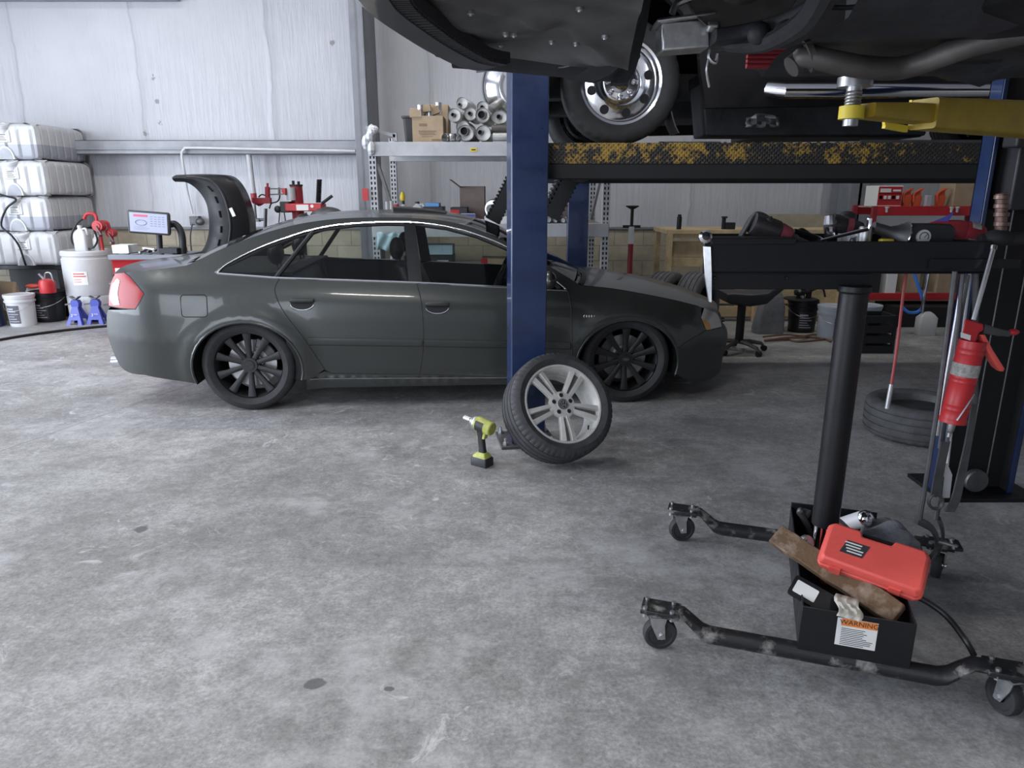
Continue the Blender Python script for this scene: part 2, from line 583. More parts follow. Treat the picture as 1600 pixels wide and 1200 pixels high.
    def text(s, body, o, u, v, height, lift=0.0006, align='CENTER'):
        """flat lettering laid along u, upright along v"""
        cu = bpy.data.curves.new('lettering', 'FONT')
        cu.body = body
        cu.align_x = align
        cu.align_y = 'CENTER'
        cu.size = height * 1.35
        ob = bpy.data.objects.new('lettering', cu)
        COL.objects.link(ob)
        dg = bpy.context.evaluated_depsgraph_get()
        me = bpy.data.meshes.new_from_object(ob.evaluated_get(dg))
        u, v = V(u).normalized(), V(v).normalized()
        nn = u.cross(v)
        o = V(o)
        vs = [o + u * q.co.x + v * q.co.y + nn * lift for q in me.vertices]
        fs = [tuple(p.vertices) for p in me.polygons]
        bpy.data.objects.remove(ob)
        bpy.data.meshes.remove(me)
        bpy.data.curves.remove(cu)
        return s.add(vs, fs)

    def build(s, name, mats, parent=None, smooth=35, bevel=0.0, local=False, recalc=True, mods=None):
        me = bpy.data.meshes.new(name)
        vs = s.v
        loc = None
        if parent is not None:
            rm = ROOTM.get(parent.name)
            if rm is not None and not local:
                inv = rm.inverted()
                vs = [inv @ p for p in vs]
        elif not local:
            xs, ys, zs = [p.x for p in vs], [p.y for p in vs], [p.z for p in vs]
            loc = V(((min(xs) + max(xs)) / 2, (min(ys) + max(ys)) / 2, min(zs)))
            vs = [p - loc for p in vs]
        me.from_pydata([tuple(p) for p in vs], [], s.f)
        me.update()
        for m in (mats if isinstance(mats, (list, tuple)) else [mats]):
            me.materials.append(m)
        for p, k in zip(me.polygons, s.m):
            p.material_index = k
        if recalc:
            bm = bmesh.new()
            bm.from_mesh(me)
            bmesh.ops.recalc_face_normals(bm, faces=bm.faces)
            bm.to_mesh(me)
            bm.free()
        if smooth:
            for p in me.polygons:
                p.use_smooth = True
            me.set_sharp_from_angle(angle=R(smooth))
        o = bpy.data.objects.new(name, me)
        COL.objects.link(o)
        if parent is not None:
            o.parent = parent
            ROOTM[o.name] = ROOTM.get(parent.name, M.Identity(4))
        if loc is not None:
            o.location = loc
            ROOTM[o.name] = M.Translation(loc)
        if bevel:
            b = o.modifiers.new('edge', 'BEVEL')
            b.width = bevel
            b.segments = 2
            b.limit_method = 'ANGLE'
            b.angle_limit = R(40)
        return o


def tag(o, label, cat, group=None, kind=None):
    if label:
        o['label'] = label
    if cat:
        o['category'] = cat
    if group:
        o['group'] = group
    if kind:
        o['kind'] = kind
    return o


def thing(name, label, cat, loc, rz=0.0, group=None, rot=None):
    o = bpy.data.objects.new(name, None)
    COL.objects.link(o)
    o.location = loc
    o.empty_display_size = 0.1
    if rot is not None:
        o.rotation_euler = rot.to_euler()
        ROOTM[o.name] = M.Translation(V(loc)) @ rot.to_4x4()
    else:
        o.rotation_euler = (0, 0, rz)
        ROOTM[o.name] = M.Translation(V(loc)) @ M.Rotation(rz, 4, 'Z')
    return tag(o, label, cat, group)


def dup(root, loc, rz=0.0, label=None, rot=None):
    def cp(o, par):
        c = o.copy()
        COL.objects.link(c)
        if par is not None:
            c.parent = par
        for ch in [q for q in bpy.data.objects if q.parent == o]:
            cp(ch, c)
        return c
    c = cp(root, None)
    c.location = loc
    c.rotation_euler = rot.to_euler() if rot is not None else (0, 0, rz)
    if label:
        c['label'] = label
    return c


def struct(mb, name, mats, **k):
    return tag(mb.build(name, mats, **k), None, None, kind='structure')


def chain(pts, n=8):
    """smooth curve through points"""
    pts = [V(p) for p in pts]
    out = []
    for i in range(len(pts) - 1):
        p0, p1, p2, p3 = pts[max(i - 1, 0)], pts[i], pts[i + 1], pts[min(i + 2, len(pts) - 1)]
        for k in range(n):
            t = k / n
            out.append(0.5 * (2 * p1 + (p2 - p0) * t + (2 * p0 - 5 * p1 + 4 * p2 - p3) * t * t + (3 * p1 - p0 - 3 * p2 + p3) * t ** 3))
    out.append(pts[-1])
    return out


def rrect(w2, h2, r, n=5):
    """rounded rectangle outline, half sizes w2, h2"""
    o = []
    for cx, cy, a in ((w2 - r, h2 - r, 0), (-w2 + r, h2 - r, 90), (-w2 + r, -h2 + r, 180), (w2 - r, -h2 + r, 270)):
        for k in range(n + 1):
            t = R(a + 90 * k / n)
            o.append((cx + r * math.cos(t), cy + r * math.sin(t)))
    return o


def cut(obj, mb):
    """carve a shape out of an object and keep the result as its mesh"""
    c = mb.build('carver', K['black'], local=True)
    c.matrix_world = obj.matrix_world if obj.parent is None else c.matrix_world
    m = obj.modifiers.new('cut', 'BOOLEAN')
    m.operation = 'DIFFERENCE'
    m.object = c
    bpy.context.view_layer.update()
    dg = bpy.context.evaluated_depsgraph_get()
    me = bpy.data.meshes.new_from_object(obj.evaluated_get(dg))
    obj.modifiers.clear()
    obj.data = me
    bpy.data.objects.remove(c)


UX, UY, UZ = V((1, 0, 0)), V((0, 1, 0)), V((0, 0, 1))

# ------------------------------------------------------------------ the room
struct(MB().bx(-8.6, 7.4, -4.1, 10.3, -0.12, 0.0), 'floor', K['floor'], local=True, smooth=0)
struct(MB().bx(-8.6, 7.4, 9.90, 10.1, 0, 1.05), 'wall_back', K['blockwall'], local=True, smooth=0)
struct(MB().bx(-8.6, 7.4, 9.93, 10.1, 1.05, 5.0), 'wall_back.001', K['vinyl'], local=True, smooth=0)
struct(MB().bx(-8.6, 7.4, 9.86, 9.94, 1.045, 1.07), 'trim_1', K['colgrey'], local=True, smooth=0)
wl = MB()
wl.bx(-8.7, -8.6, -4.1, 0.3, 0, 5.0).bx(-8.7, -8.6, 6.9, 10.1, 0, 5.0).bx(-8.7, -8.6, 0.3, 6.9, 4.2, 5.0)
struct(wl, 'wall_left', K['vinyl'], local=True, smooth=0)
wf = MB()
wf.bx(-8.6, -7.2, -4.2, -4.1, 0, 5.0).bx(-2.4, 7.4, -4.2, -4.1, 0, 5.0).bx(-7.2, -2.4, -4.2, -4.1, 4.2, 5.0)
struct(wf, 'wall_front', K['vinyl'], local=True, smooth=0)
struct(MB().bx(7.4, 7.5, -4.1, 10.1, 0, 5.0), 'wall_right', K['vinyl'], local=True, smooth=0)
struct(MB().bx(-8.7, 7.5, -4.2, 10.1, 5.0, 5.1), 'ceiling', K['vinyl'], local=True, smooth=0)
# wall girts and steel columns
g0, g1 = PY(300, 219, 9.65), PY(300, 241, 9.65)
gm = MB()
gm.bx(-8.5, -1.75, 9.65, 9.67, g1.z, g0.z).bx(-8.5, -1.75, 9.65, 9.90, g0.z - 0.012, g0.z).bx(-8.5, -1.75, 9.65, 9.90, g1.z, g1.z + 0.012).bx(-8.5, -1.75, 9.63, 9.66, g1.z + 0.055, g1.z + 0.075)
struct(gm, 'trim_2', K['grey'], local=True, bevel=0.004)
gm = MB()
gm.bx(-8.5, -4.2, 9.68, 9.70, 3.85, 4.05).bx(-8.5, -4.2, 9.68, 9.92, 3.85, 3.865)
struct(gm, 'trim_3', K['grey'], local=True)
for k, (pa, pb, y0, y1) in enumerate(((559, 580, 9.05, 9.80), (1330, 1361, 9.2, 9.80))):
    a, b2 = PY(pa, 290, y0), PY(pb, 290, y0)
    c = MB()
    c.bx(a.x, b2.x, y0, y0 + 0.03, 0, 5.0).bx(a.x, b2.x, y1 - 0.03, y1, 0, 5.0).bx((a.x + b2.x) / 2 - 0.02, (a.x + b2.x) / 2 + 0.02, y0, y1, 0, 5.0)
    if k == 0:
        c.bx(b2.x - 0.02, b2.x, y0, y1, 0, 5.0)
    struct(c, 'trim_%d' % (4 + k), K['colgrey'], local=True, bevel=0.004)

# overhead strip lamps of the shop, and one added for fill, hung under the ceiling
def strip_lamp(x, y, along, power, label):
    t = thing('ceiling_light', label, 'lamp', (x, y, 4.72), 0 if along == 'x' else PI / 2, 'strip lamps under the ceiling')
    MB().bx(-0.62, 0.62, -0.10, 0.10, 0.03, 0.09).bx(-0.4, -0.38, -0.01, 0.01, 0.09, 0.28).bx(0.38, 0.4, -0.01, 0.01, 0.09, 0.28).build('housing', K['white'], t, local=True, bevel=0.01)
    MB().cyl((-0.6, -0.05, 0.015), (0.6, -0.05, 0.015), 0.018).cyl((-0.6, 0.05, 0.015), (0.6, 0.05, 0.015), 0.018).build('tube', mat('lit tube', (1, 0.98, 0.94), 0.4, emit=12.0), t, local=True)
    area('strip_lamp_light', (x, y, 4.68), (x, y, 0), 1.2 if along == 'x' else 0.16, 0.16 if along == 'x' else 1.2, power, (1.0, 0.97, 0.92))


for x, y, pw in ((-4.6, 6.8, 45), (-4.6, 2.6, 60), (-1.2, 0.6, 45), (-1.2, 6.9, 40), (3.4, 7.2, 30), (2.2, -1.6, 70)):  # the last is an added front-right fill for the cart, wheel and floor
    strip_lamp(x, y, 'x', pw, 'unseen twin tube strip lamp hung under the ceiling')

# ------------------------------------------------------------------ the dark sedan
def lerp(tab, x):
    if x <= tab[0][0]:
        (a, b), (c, d) = tab[0], tab[1]
    elif x >= tab[-1][0]:
        (a, b), (c, d) = tab[-2], tab[-1]
    else:
        for (a, b), (c, d) in zip(tab, tab[1:]):
            if a <= x <= c:
                break
    return b + (d - b) * (x - a) / (c - a)


def resamp(pts, step, closed=False):
    out = []
    n = len(pts)
    for i in range(n if closed else n - 1):
        a, b = pts[i], pts[(i + 1) % n]
        d = math.hypot(b[0] - a[0], b[1] - a[1])
        k = max(1, round(d / step))
        out += [(a[0] + (b[0] - a[0]) * j / k, a[1] + (b[1] - a[1]) * j / k) for j in range(k)]
    if not closed:
        out.append(pts[-1])
    return out


def spl(pts, n=5):
    return [(p.x, p.y) for p in chain([(a, b, 0) for a, b in pts], n)]


def inside(p, poly):
    x, y = p
    c = False
    j = len(poly) - 1
    for i in range(len(poly)):
        xi, yi = poly[i]
        xj, yj = poly[j]
        if (yi > y) != (yj > y) and x < (xj - xi) * (y - yi) / (yj - yi) + xi:
            c = not c
        j = i
    return c


BELT = [(-0.9, 1.02), (-0.143, 0.980), (0.264, 0.950), (1.219, 0.909), (1.874, 0.870), (2.30, 0.842), (2.8, 0.80), (3.3, 0.70), (3.6, 0.62)]
SHOULDER = [(-0.7, 0.862), (0.293, 0.838), (0.880, 0.826), (1.869, 0.783), (2.4, 0.755), (3.0, 0.70), (3.5, 0.62)]
SIDEW = [(0.05, 0.80), (0.15, 0.855), (0.22, 0.872), (0.30, 0.882), (0.50, 0.900), (0.66, 0.897), (0.80, 0.889)]
WHEEL_R, WHEEL_F = (0.02, 0.330), (2.752, 0.315)


def half(x, z):
    """half width of the sedan at length x, height z"""
    zb, zs = lerp(BELT, x), lerp(SHOULDER, x)
    t = (z - zs) / max(zb - zs, 0.01)
    low = lerp(SIDEW, z * 0.82 / zs if zs > 0.3 else z) if z < zs else 0.888 - 0.02 * (z - zs)
    top = 0.807 - 0.50 * (z - zb) - 0.12 * (z - zb) ** 2 if z > zb else 0.807 + 0.62 * (zb - z)
    k = 0.022                                    # soft shoulder where the two faces meet
    y = -k * math.log(math.exp(-low / k) + math.exp(-top / k))
    if 0.36 < x < 2.36 and z < 0.30:
        q = max(0.0, min(1.0, (0.255 - 0.012 * x - z) / 0.03))
        y += 0.012 * q * q * (3 - 2 * q)
    # flared arches
    for cx, cz in (WHEEL_R, WHEEL_F):
        r = math.hypot(x - cx, (z - cz) * 1.12)
        if z < 0.80:
            q = (r - 0.385) / 0.085
            y += 0.034 * math.exp(-q * q)
    if x < -0.42:
        s = (-0.42 - x) / 0.60
        y -= 0.235 * s ** 2.4
    if x > 2.95:
        s = (x - 2.95) / 0.66
        y -= 0.30 * s ** 2.2
    return y


def hnorm(x, z):
    e = 0.006
    fx = (half(x + e, z) - half(x - e, z)) / (2 * e)
    fz = (half(x, z + e) - half(x, z - e)) / (2 * e)
    n = V((-fx, 1, -fz))
    return n.normalized()


def side_panel(name, poly, mtl, parent, side, holes=(), step=0.045, inset=0.0, edge=0.035, smoothn=True):
    """a body panel: the polygon (x, z) laid on the flank of the car"""
    poly = resamp(poly, edge, True)
    holes = [resamp(h, edge, True) for h in holes]
    pts, eds = [], []
    for loop in [poly] + holes:
        o = len(pts)
        pts += [V(p) for p in loop]
        eds += [(o + i, o + (i + 1) % len(loop)) for i in range(len(loop))]
    xs, zs = [p[0] for p in poly], [p[1] for p in poly]
    nb = list(pts)
    x = min(xs) + step / 2
    k = 0
    while x < max(xs):
        z = min(zs) + (step / 2 if k % 2 else 0)
        while z < max(zs):
            if inside((x, z), poly) and not any(inside((x, z), h) for h in holes):
                if min((x - q.x) ** 2 + (z - q.y) ** 2 for q in nb) > (0.4 * step) ** 2:
                    pts.append(V((x, z)))
            z += step
        x += step * 0.87
        k += 1
    r = delaunay_2d_cdt(pts, eds, [], 0, 1e-5)
    vs = [(p.x, p.y) for p in r[0]]
    fs = []
    for f in r[2]:
        c = (sum(vs[i][0] for i in f) / len(f), sum(vs[i][1] for i in f) / len(f))
        if inside(c, poly) and not any(inside(c, h) for h in holes):
            a, b, d = [vs[i] for i in f[:3]]
            cr = (b[0] - a[0]) * (d[1] - a[1]) - (b[1] - a[1]) * (d[0] - a[0])
            if (cr > 0) == (side < 0):
                fs.append(tuple(f))
            else:
                fs.append(tuple(f)[::-1])
    mb = MB()
    mb.add([(x, side * (half(x, z) - inset), z) for x, z in vs], fs)
    o = mb.build(name, mtl, parent, local=True, recalc=False)
    if smoothn:
        ns = []
        for x, z in vs:
            n = hnorm(x, z)
            ns.append((n.x, n.y * side, n.z))
        for p in o.data.polygons:
            p.use_smooth = True
        o.data.normals_split_custom_set_from_vertices(ns)
    return o


def on_side(pts, side, out=0.0):
    return [V((x, side * (half(x, z) + out), z)) for x, z in pts]


REAR = spl([(-0.715, 0.268), (-0.86, 0.272), (-0.945, 0.32), (-0.995, 0.44), (-1.012, 0.55), (-0.998, 0.66), (-0.968, 0.720)])
REAR2 = spl([(-0.955, 0.745), (-0.945, 0.82), (-0.918, 0.91), (-0.885, 0.975)])
TRUNK = spl([(-0.885, 0.975), (-0.80, 0.985), (-0.63, 1.004), (-0.49, 1.020), (-0.36, 1.036)])
ROOF = spl([(-0.36, 1.036), (-0.25, 1.087), (-0.119, 1.148), (0.107, 1.232), (0.298, 1.287), (0.46, 1.320), (0.68, 1.345), (0.946, 1.352), (1.144, 1.349),
            (1.36, 1.335), (1.50, 1.314), (1.62, 1.282), (1.75, 1.234), (1.888, 1.168), (2.143, 1.035), (2.321, 0.930), (2.41, 0.872)])
HOOD = spl([(2.41, 0.872), (2.65, 0.846), (2.87, 0.808), (3.10, 0.760), (3.27, 0.714), (3.40, 0.672), (3.50, 0.630)])
NOSE1 = spl([(3.50, 0.630), (3.535, 0.590), (3.55, 0.520)], 3)
NOSE2 = spl([(3.55, 0.520), (3.595, 0.475), (3.612, 0.41), (3.592, 0.33), (3.575, 0.25), (3.575, 0.18), (3.52, 0.135), (3.40, 0.115), (3.25, 0.15), (3.13, 0.225)])


def arch(c, a0, a1, rx=0.385, rz=0.338):
    return [(c[0] + rx * math.cos(R(a0 + (a1 - a0) * k / 22)), c[1] + rz * math.sin(R(a0 + (a1 - a0) * k / 22))) for k in range(23)]


ARCH_R = arch((0.025, 0.318), 197, -15)          # from the bumper over to the sill
ARCH_F = arch((2.755, 0.300), 200, -14)
DLOT = spl([(-0.150, 0.985), (-0.085, 1.045), (0.121, 1.148), (0.345, 1.228), (0.50, 1.272), (0.682, 1.303), (0.948, 1.319), (1.194, 1.317), (1.365, 1.300),
            (1.55, 1.264), (1.735, 1.205), (1.886, 1.140), (2.08, 1.02), (2.20, 0.93), (2.31, 0.842)], 4)
DLOB = [(2.31, 0.842), (1.874, 0.868), (1.219, 0.907), (0.264, 0.948), (-0.150, 0.982)]
DLO = DLOT[:-1] + DLOB[:-1]
DR_EDGE = spl([(0.284, 0.949), (0.250, 0.900), (0.252, 0.834), (0.313, 0.706), (0.426, 0.543), (0.52, 0.37), (0.555, 0.30)], 4)
DR_MID = spl([(1.222, 0.908), (1.256, 0.802), (1.270, 0.618), (1.262, 0.431), (1.230, 0.250)], 4)
DR_FRONT = [(2.318, 0.842), (2.335, 0.738), (2.340, 0.432), (2.340, 0.205)]
SILLTOP = [(2.340, 0.205), (1.867, 0.216), (1.230, 0.250), (0.60, 0.268), (0.555, 0.300)]


def topz(tab, x):
    return lerp(tab, x)


def cut_top(x0, x1):
    """part of the DLO top line between two lengths"""
    return [(x, lerp(DLOT, x)) for x in [x0 + (x1 - x0) * k / 10 for k in range(11)]]


def belt_line(x0, x1):
    b = DLOB[::-1]
    return [(x0 + (x1 - x0) * k / 4, lerp(b, x0 + (x1 - x0) * k / 4)) for k in range(5)]


CAR_YAW = math.atan2(0.193, 2.751)
sedan = thing('sedan', 'dark grey green sedan with black multi-spoke wheels parked behind the blue post', 'car', (-1.962, 5.793, 0), CAR_YAW)
P = K['paint']


def bridge(edge, crown, bow, p=2.4, n=14, drop=None):
    """surface from the near edge line across the car to the far edge line"""
    rows = []
    for i, (x, z) in enumerate(edge):
        c = crown(i / (len(edge) - 1)) if callable(crown) else crown
        b = bow(i / (len(edge) - 1)) if callable(bow) else bow
        y = half(x, z)
        row = []
        for k in range(n + 1):
            t = -1 + 2 * k / n
            row.append(V((x + b * (1 - abs(t) ** 2.2), t * y, z + c * (1 - abs(t) ** p))))
        rows.append(row)
    return rows


i_ws0 = min(range(len(ROOF)), key=lambda i: abs(ROOF[i][0] - 1.58))
i_rw1 = min(range(len(ROOF)), key=lambda i: abs(ROOF[i][0] - 0.36))
roof_mid = ROOF[i_rw1:i_ws0 + 1]
shell = MB()
shell.grid(bridge(roof_mid, lambda t: 0.036 + 0.006 * math.sin(PI * t), lambda t: -0.09 + 0.19 * t, 2.2))
MB().grid(bridge(REAR2, 0.0, -0.12, 2)).build('tail_panel', P, sedan, local=True, smooth=60)
MB().grid(bridge(NOSE1, 0.0, 0.13, 2)).build('nose_panel', P, sedan, local=True, smooth=60)
shell.build('roof', P, sedan, local=True, recalc=True, smooth=50)
MB().grid(bridge(ROOF[:i_rw1 + 1], lambda t: 0.01 + 0.026 * t, lambda t: -0.12 + 0.03 * t, 2.2)).build('rear_window', K['glass'], sedan, local=True, smooth=60)
MB().grid(bridge(ROOF[i_ws0:], lambda t: 0.036 - 0.006 * t, lambda t: 0.10 + 0.02 * t, 2.2)).build('windshield', K['glass'], sedan, local=True, smooth=60)
tl = MB()
tl.grid(bridge(TRUNK, lambda t: 0.022 - 0.012 * t, -0.12, 2.2))
tl.grid([[q + V((0, 0, 0.0)) for q in r] for r in bridge([(-0.885, 0.975), (-0.902, 0.965), (-0.90, 0.945)], lambda t: 0.022 - 0.02 * t, -0.12, 2.2)])
tl.build('trunk_lid', P, sedan, local=True, smooth=60)
hd = MB()
hd.grid(bridge(HOOD, lambda t: 0.030 + 0.012 * math.sin(PI * t), lambda t: 0.10 + 0.04 * t, 2.6, 20))
hd.build('hood', P, sedan, local=True, smooth=60)
cw = MB()
cw.mi = 0
cr = bridge([(2.395, 0.885), (2.43, 0.874)], 0.036, 0.118, 2.2)
cw.grid([[q + V((0, 0, 0.006)) for q in r] for r in cr])
for sx, y0 in ((-1, 0.45), (-1, -0.15)):
    cw.tube(chain([(2.50, y0, 0.925), (2.47, y0 - 0.2, 0.935), (2.42, y0 - 0.5, 0.93)], 4), 0.008, 6)
cw.build('wiper_cowl', K['plastic'], sedan, local=True)

ff = [(x, z) for x, z in ROOF]
for sd in (-1, 1):
    # flank with the pillars round the windows
    quarter = [(-0.955, 0.745)] + [] if False else []
    loop = ([(-0.640, 0.852)] + spl([(-0.690, 0.905), (-0.752, 0.960), (-0.80, 0.985)], 3)[1:] + [p for p in TRUNK if p[0] > -0.79] + ROOF[1:] + [(2.335, 0.842)]
            + [(2.318, 0.842)] + belt_line(2.31, 0.284)[1:] + DR_EDGE[1:] + [(0.50, 0.262), (0.43, 0.235)] + ARCH_R[::-1] + [(-0.345, 0.218), (-0.51, 0.236), (-0.69, 0.262), (-0.715, 0.268), (-0.715, 0.744)])
    side_panel('body_side', loop, P, sedan, sd, holes=[[(x, z + (0.0012 if z < lerp(DLOB[::-1], x) + 0.003 else 0)) for x, z in DLO]])
    side_panel('rear_bumper', REAR + [(-0.715, 0.744)], P, sedan, sd)
    side_panel('tail_light', [(-0.640, 0.852), (-0.690, 0.905), (-0.752, 0.960), (-0.80, 0.985), (-0.885, 0.975), (-0.918, 0.91), (-0.945, 0.82), (-0.955, 0.748), (-0.84, 0.742), (-0.715, 0.744), (-0.672, 0.80)], K['lampred'], sedan, sd, step=0.03)
    bl = side_panel('backup_lens', [(-0.835, 0.93), (-0.860, 0.945), (-0.905, 0.90), (-0.935, 0.80), (-0.905, 0.762), (-0.845, 0.768), (-0.855, 0.84)], K['lampclear'], sedan, sd, step=0.03, inset=-0.003)
    fen = HOOD[:-7] if False else [p for p in HOOD if p[0] < 3.36]
    side_panel('fender', [(2.318, 0.842), (2.335, 0.842)] + [(2.41, 0.872)] + fen[1:] + [(3.335, 0.615), (3.375, 0.525), (3.22, 0.47), (3.105, 0.415)] + [p for p in ARCH_F[::-1] if p[1] > 0.44 or p[0] < 2.755] + [(2.345, 0.165)] + DR_FRONT[::-1], P, sedan, sd)
    side_panel('headlight', [p for p in HOOD if p[0] >= 3.36] + NOSE1[1:] + [(3.375, 0.525), (3.335, 0.615)], K['lampclear'], sedan, sd, step=0.03)
    side_panel('turn_signal', [(3.340, 0.613), (3.378, 0.528), (3.43, 0.524), (3.41, 0.58)], K['amber'], sedan, sd, step=0.03, inset=-0.003)
    side_panel('front_bumper', NOSE2 + [p for p in ARCH_F[::-1] if p[0] > 2.755 and p[1] <= 0.44] + [(3.105, 0.415), (3.22, 0.47), (3.375, 0.525)], P, sedan, sd)
    fr = belt_line(2.31, 1.222)
    d = side_panel('front_door', [(2.318, 0.842)] + fr + DR_MID[1:] + [(1.867, 0.216)] + DR_FRONT[::-1], P, sedan, sd)
    d2 = side_panel('rear_door', belt_line(1.222, 0.284) + DR_EDGE[1:] + [(0.60, 0.268), (1.230, 0.250)] + DR_MID[::-1], P, sedan, sd)
    for dd, x0, z0, x1 in ((d, 1.290, 0.770, 1.456), (d2, 0.350, 0.806, 0.514)):
        h = MB()
        zc = z0 - 0.032
        rec = [((x0 + x1) / 2 + a, zc + b) for a, b in rrect((x1 - x0) / 2 - 0.004, 0.040, 0.035, 6)]
        h.mi = 1
        pts = on_side(rec, sd, 0.005)
        h.add(pts, [tuple(range(len(pts)))])
        h.mi = 0
        h.tube(on_side([(x0 + (x1 - x0) * k / 8, z0 - 0.006 - 0.0 * k) for k in range(9)], sd, 0.016), [0.013, 0.017, 0.018, 0.018, 0.018, 0.018, 0.018, 0.017, 0.013], 10)
        h.mi = 2
        h.tube(on_side([((x0 + x1) / 2 + 0.080 * math.cos(R(a)), zc + 0.041 * math.sin(R(a))) for a in range(185, 360, 12)], sd, 0.003), 0.0035, 6)
        h.build('handle', [P, K['blackm'], K['steel']], dd, local=True)
    sl = side_panel('sill', [(0.43, 0.235), (0.418, 0.150), (0.557, 0.160), (1.1, 0.160), (1.81, 0.160), (2.345, 0.150), (2.345, 0.165)] + [(2.340, 0.205)] + SILLTOP[1:-1] + [(0.555, 0.285), (0.50, 0.262)], P, sedan, sd)
    tr = MB()
    tr.tube(on_side(resamp([(0.45, 0.232), (1.1, 0.224), (1.866, 0.214), (2.33, 0.20)], 0.1), sd, 0.008), 0.006, 6)
    tr.build('trim_line', K['dsteel'], sl, local=True)
    for dd, xa, xb in ((d2, 0.46, 1.255), (d, 1.275, 2.325)):
        rs = MB()
        rows = []
        for k in range(25):
            x = xa + (xb - xa) * k / 24
            zr = 0.537 - 0.031 * (x - 0.43)
            rows.append([V((x, sd * (half(x, zr + dz) + o_), zr + dz)) for dz, o_ in ((0.003, -0.002), (0.0, 0.007), (-0.020, 0.009), (-0.048, 0.007), (-0.056, -0.002))])
        rs.grid(rows)
        rs.build('rub_strip', P, dd, local=True)
    # window glass and black door pillars
    spx = lambda z: 0.269 + (z - 0.95) * 0.80 - 0.02
    q0 = [(x, z) for x, z in DLOT if x < spx(z) - 0.02]
    qz = lerp(DLOT, 0.47)
    side_panel('quarter_glass', q0 + [(spx(1.245) - 0.02, 1.245), (spx(0.955) - 0.02, 0.953)] + [(0.0, 0.969), (-0.148, 0.984)], K['glass'], sedan, sd, inset=0.012)
    side_panel('rear_side_glass', [(spx(0.95) + 0.025, 0.949), (spx(1.26) + 0.025, 1.26)] + cut_top(0.56, 1.135) + [(1.172, 0.909)], K['glass'], sedan, sd, inset=0.012)
    side_panel('front_side_glass', cut_top(1.218, 2.17) + [(2.25, 0.85)] + belt_line(2.2, 1.268), K['glass'], sedan, sd, inset=0.012)
    pl = side_panel('window_pillar', [(1.135, lerp(DLOT, 1.135)), (1.218, lerp(DLOT, 1.218)), (1.268, 0.905), (1.172, 0.909)], K['black'], sedan, sd, inset=0.006)
    pm = MB()
    pm.tube(on_side([(spx(0.95), 0.95), (spx(1.25) + 0.005, 1.255)], sd, -0.006), 0.018, 8)
    pm.tube(on_side([(2.165, 0.955), (2.26, 0.85)], sd, -0.01), 0.016, 6)
    mi = on_side(cut_top(-0.08, 2.10), sd, -0.012)
    pm.tube([p - V((0, 0, 0.018)) for p in mi], 0.012, 6)
    pm.build('window_frame', K['plastic'], sedan, local=True)
    ch = MB()
    ch.tube(on_side(resamp(DLOT, 0.05), sd, 0.002), 0.0065, 6)
    ch.tube(on_side(resamp(DLOB, 0.08), sd, 0.003), 0.0085, 6)
    ch.tube(on_side([(-0.150, 0.984), (-0.165, 0.990), (-0.150, 0.996), (-0.13, 1.012)], sd, 0.002), 0.008, 6)
    ch.build('window_trim', K['chrome'], sedan, local=True)
    # dark gaps round doors, lid and lamps
    for pl_ in (DR_EDGE, DR_MID, DR_FRONT, [(2.34, 0.205), (1.867, 0.216), (1.23, 0.25), (0.60, 0.268), (0.555, 0.298)],
                [(3.335, 0.615), (3.375, 0.525), (3.22, 0.47), (3.105, 0.415)], [(-0.640, 0.852), (-0.690, 0.905), (-0.752, 0.960), (-0.80, 0.985)],
                [(-0.640, 0.852), (-0.672, 0.80), (-0.715, 0.744), (-0.84, 0.742), (-0.955, 0.748)], [(3.375, 0.525), (3.55, 0.520)], HOOD[:-8]):
        MB().tube(on_side(resamp(pl_, 0.03), sd, -0.0022), 0.0042, 6).build('panel_gap', K['blackm'], sedan, local=True)
    # arch lips
    for ar in (ARCH_R, ARCH_F):
        MB().tube(on_side(ar, sd, -0.006), 0.010, 6).build('arch_lip', P, sedan, local=True)
    # mirror
    m = MB()
    m.ell((2.16, sd * 0.95, 0.935), 0.055, 0.10, 0.062)
    m.bar((2.14, sd * 0.80, 0.90), (2.16, sd * 0.90, 0.91), 0.03, 0.04)
    mr = m.build('mirror', P, sedan, local=True)
    MB().ell((2.112, sd * 0.952, 0.935), 0.012, 0.085, 0.050).build('mirror_glass', K['chrome'], mr, local=True)
fd = MB()
fd.tube(on_side([(-0.302 + a, 0.768 + b) for a, b in rrect(0.088, 0.075, 0.022)], -1, -0.001), 0.0035, 6, closed=True)
fd.build('fuel_door', K['blackm'], sedan, local=True)
bd = MB()
for k in range(4):
    bd.tube([V((2.435 + k * 0.018 + 0.012 * math.cos(a), 0, 0.665 + 0.012 * math.sin(a))) + V((0, -(half(2.45, 0.665) + 0.006), 0)) for a in [2 * PI * j / 14 for j in range(14)]], 0.0025, 5, closed=True)
bd.build('badge', K['chrome'], sedan, local=True)

# bumper fronts, floor pan, wheel wells (dark) and cabin
rb = MB()
rb.grid(bridge(REAR, 0.0, -0.12, 2))
rb.build('rear_bumper_face', P, sedan, local=True, smooth=60)
fb = MB()
fb.grid(bridge(NOSE2[:-6], 0.0, 0.13, 2))
fb.build('front_bumper_face', P, sedan, local=True, smooth=60)
gr = MB()
for k in range(6):
    gr.bx(3.655, 3.69, -0.30, 0.30, 0.40 + k * 0.025, 0.41 + k * 0.025)
gr.build('grille', K['plastic'], sedan, local=True)
ub = MB()
ub.bx(0.42, 2.34, -0.84, 0.84, 0.165, 0.20)
ub.bx(-0.88, -0.36, -0.62, 0.62, 0.27, 0.30).bx(3.12, 3.5, -0.62, 0.62, 0.16, 0.19)
ub.bx(-0.40, 0.44, -0.58, 0.58, 0.26, 0.66).bx(2.34, 3.14, -0.58, 0.58, 0.22, 0.60)
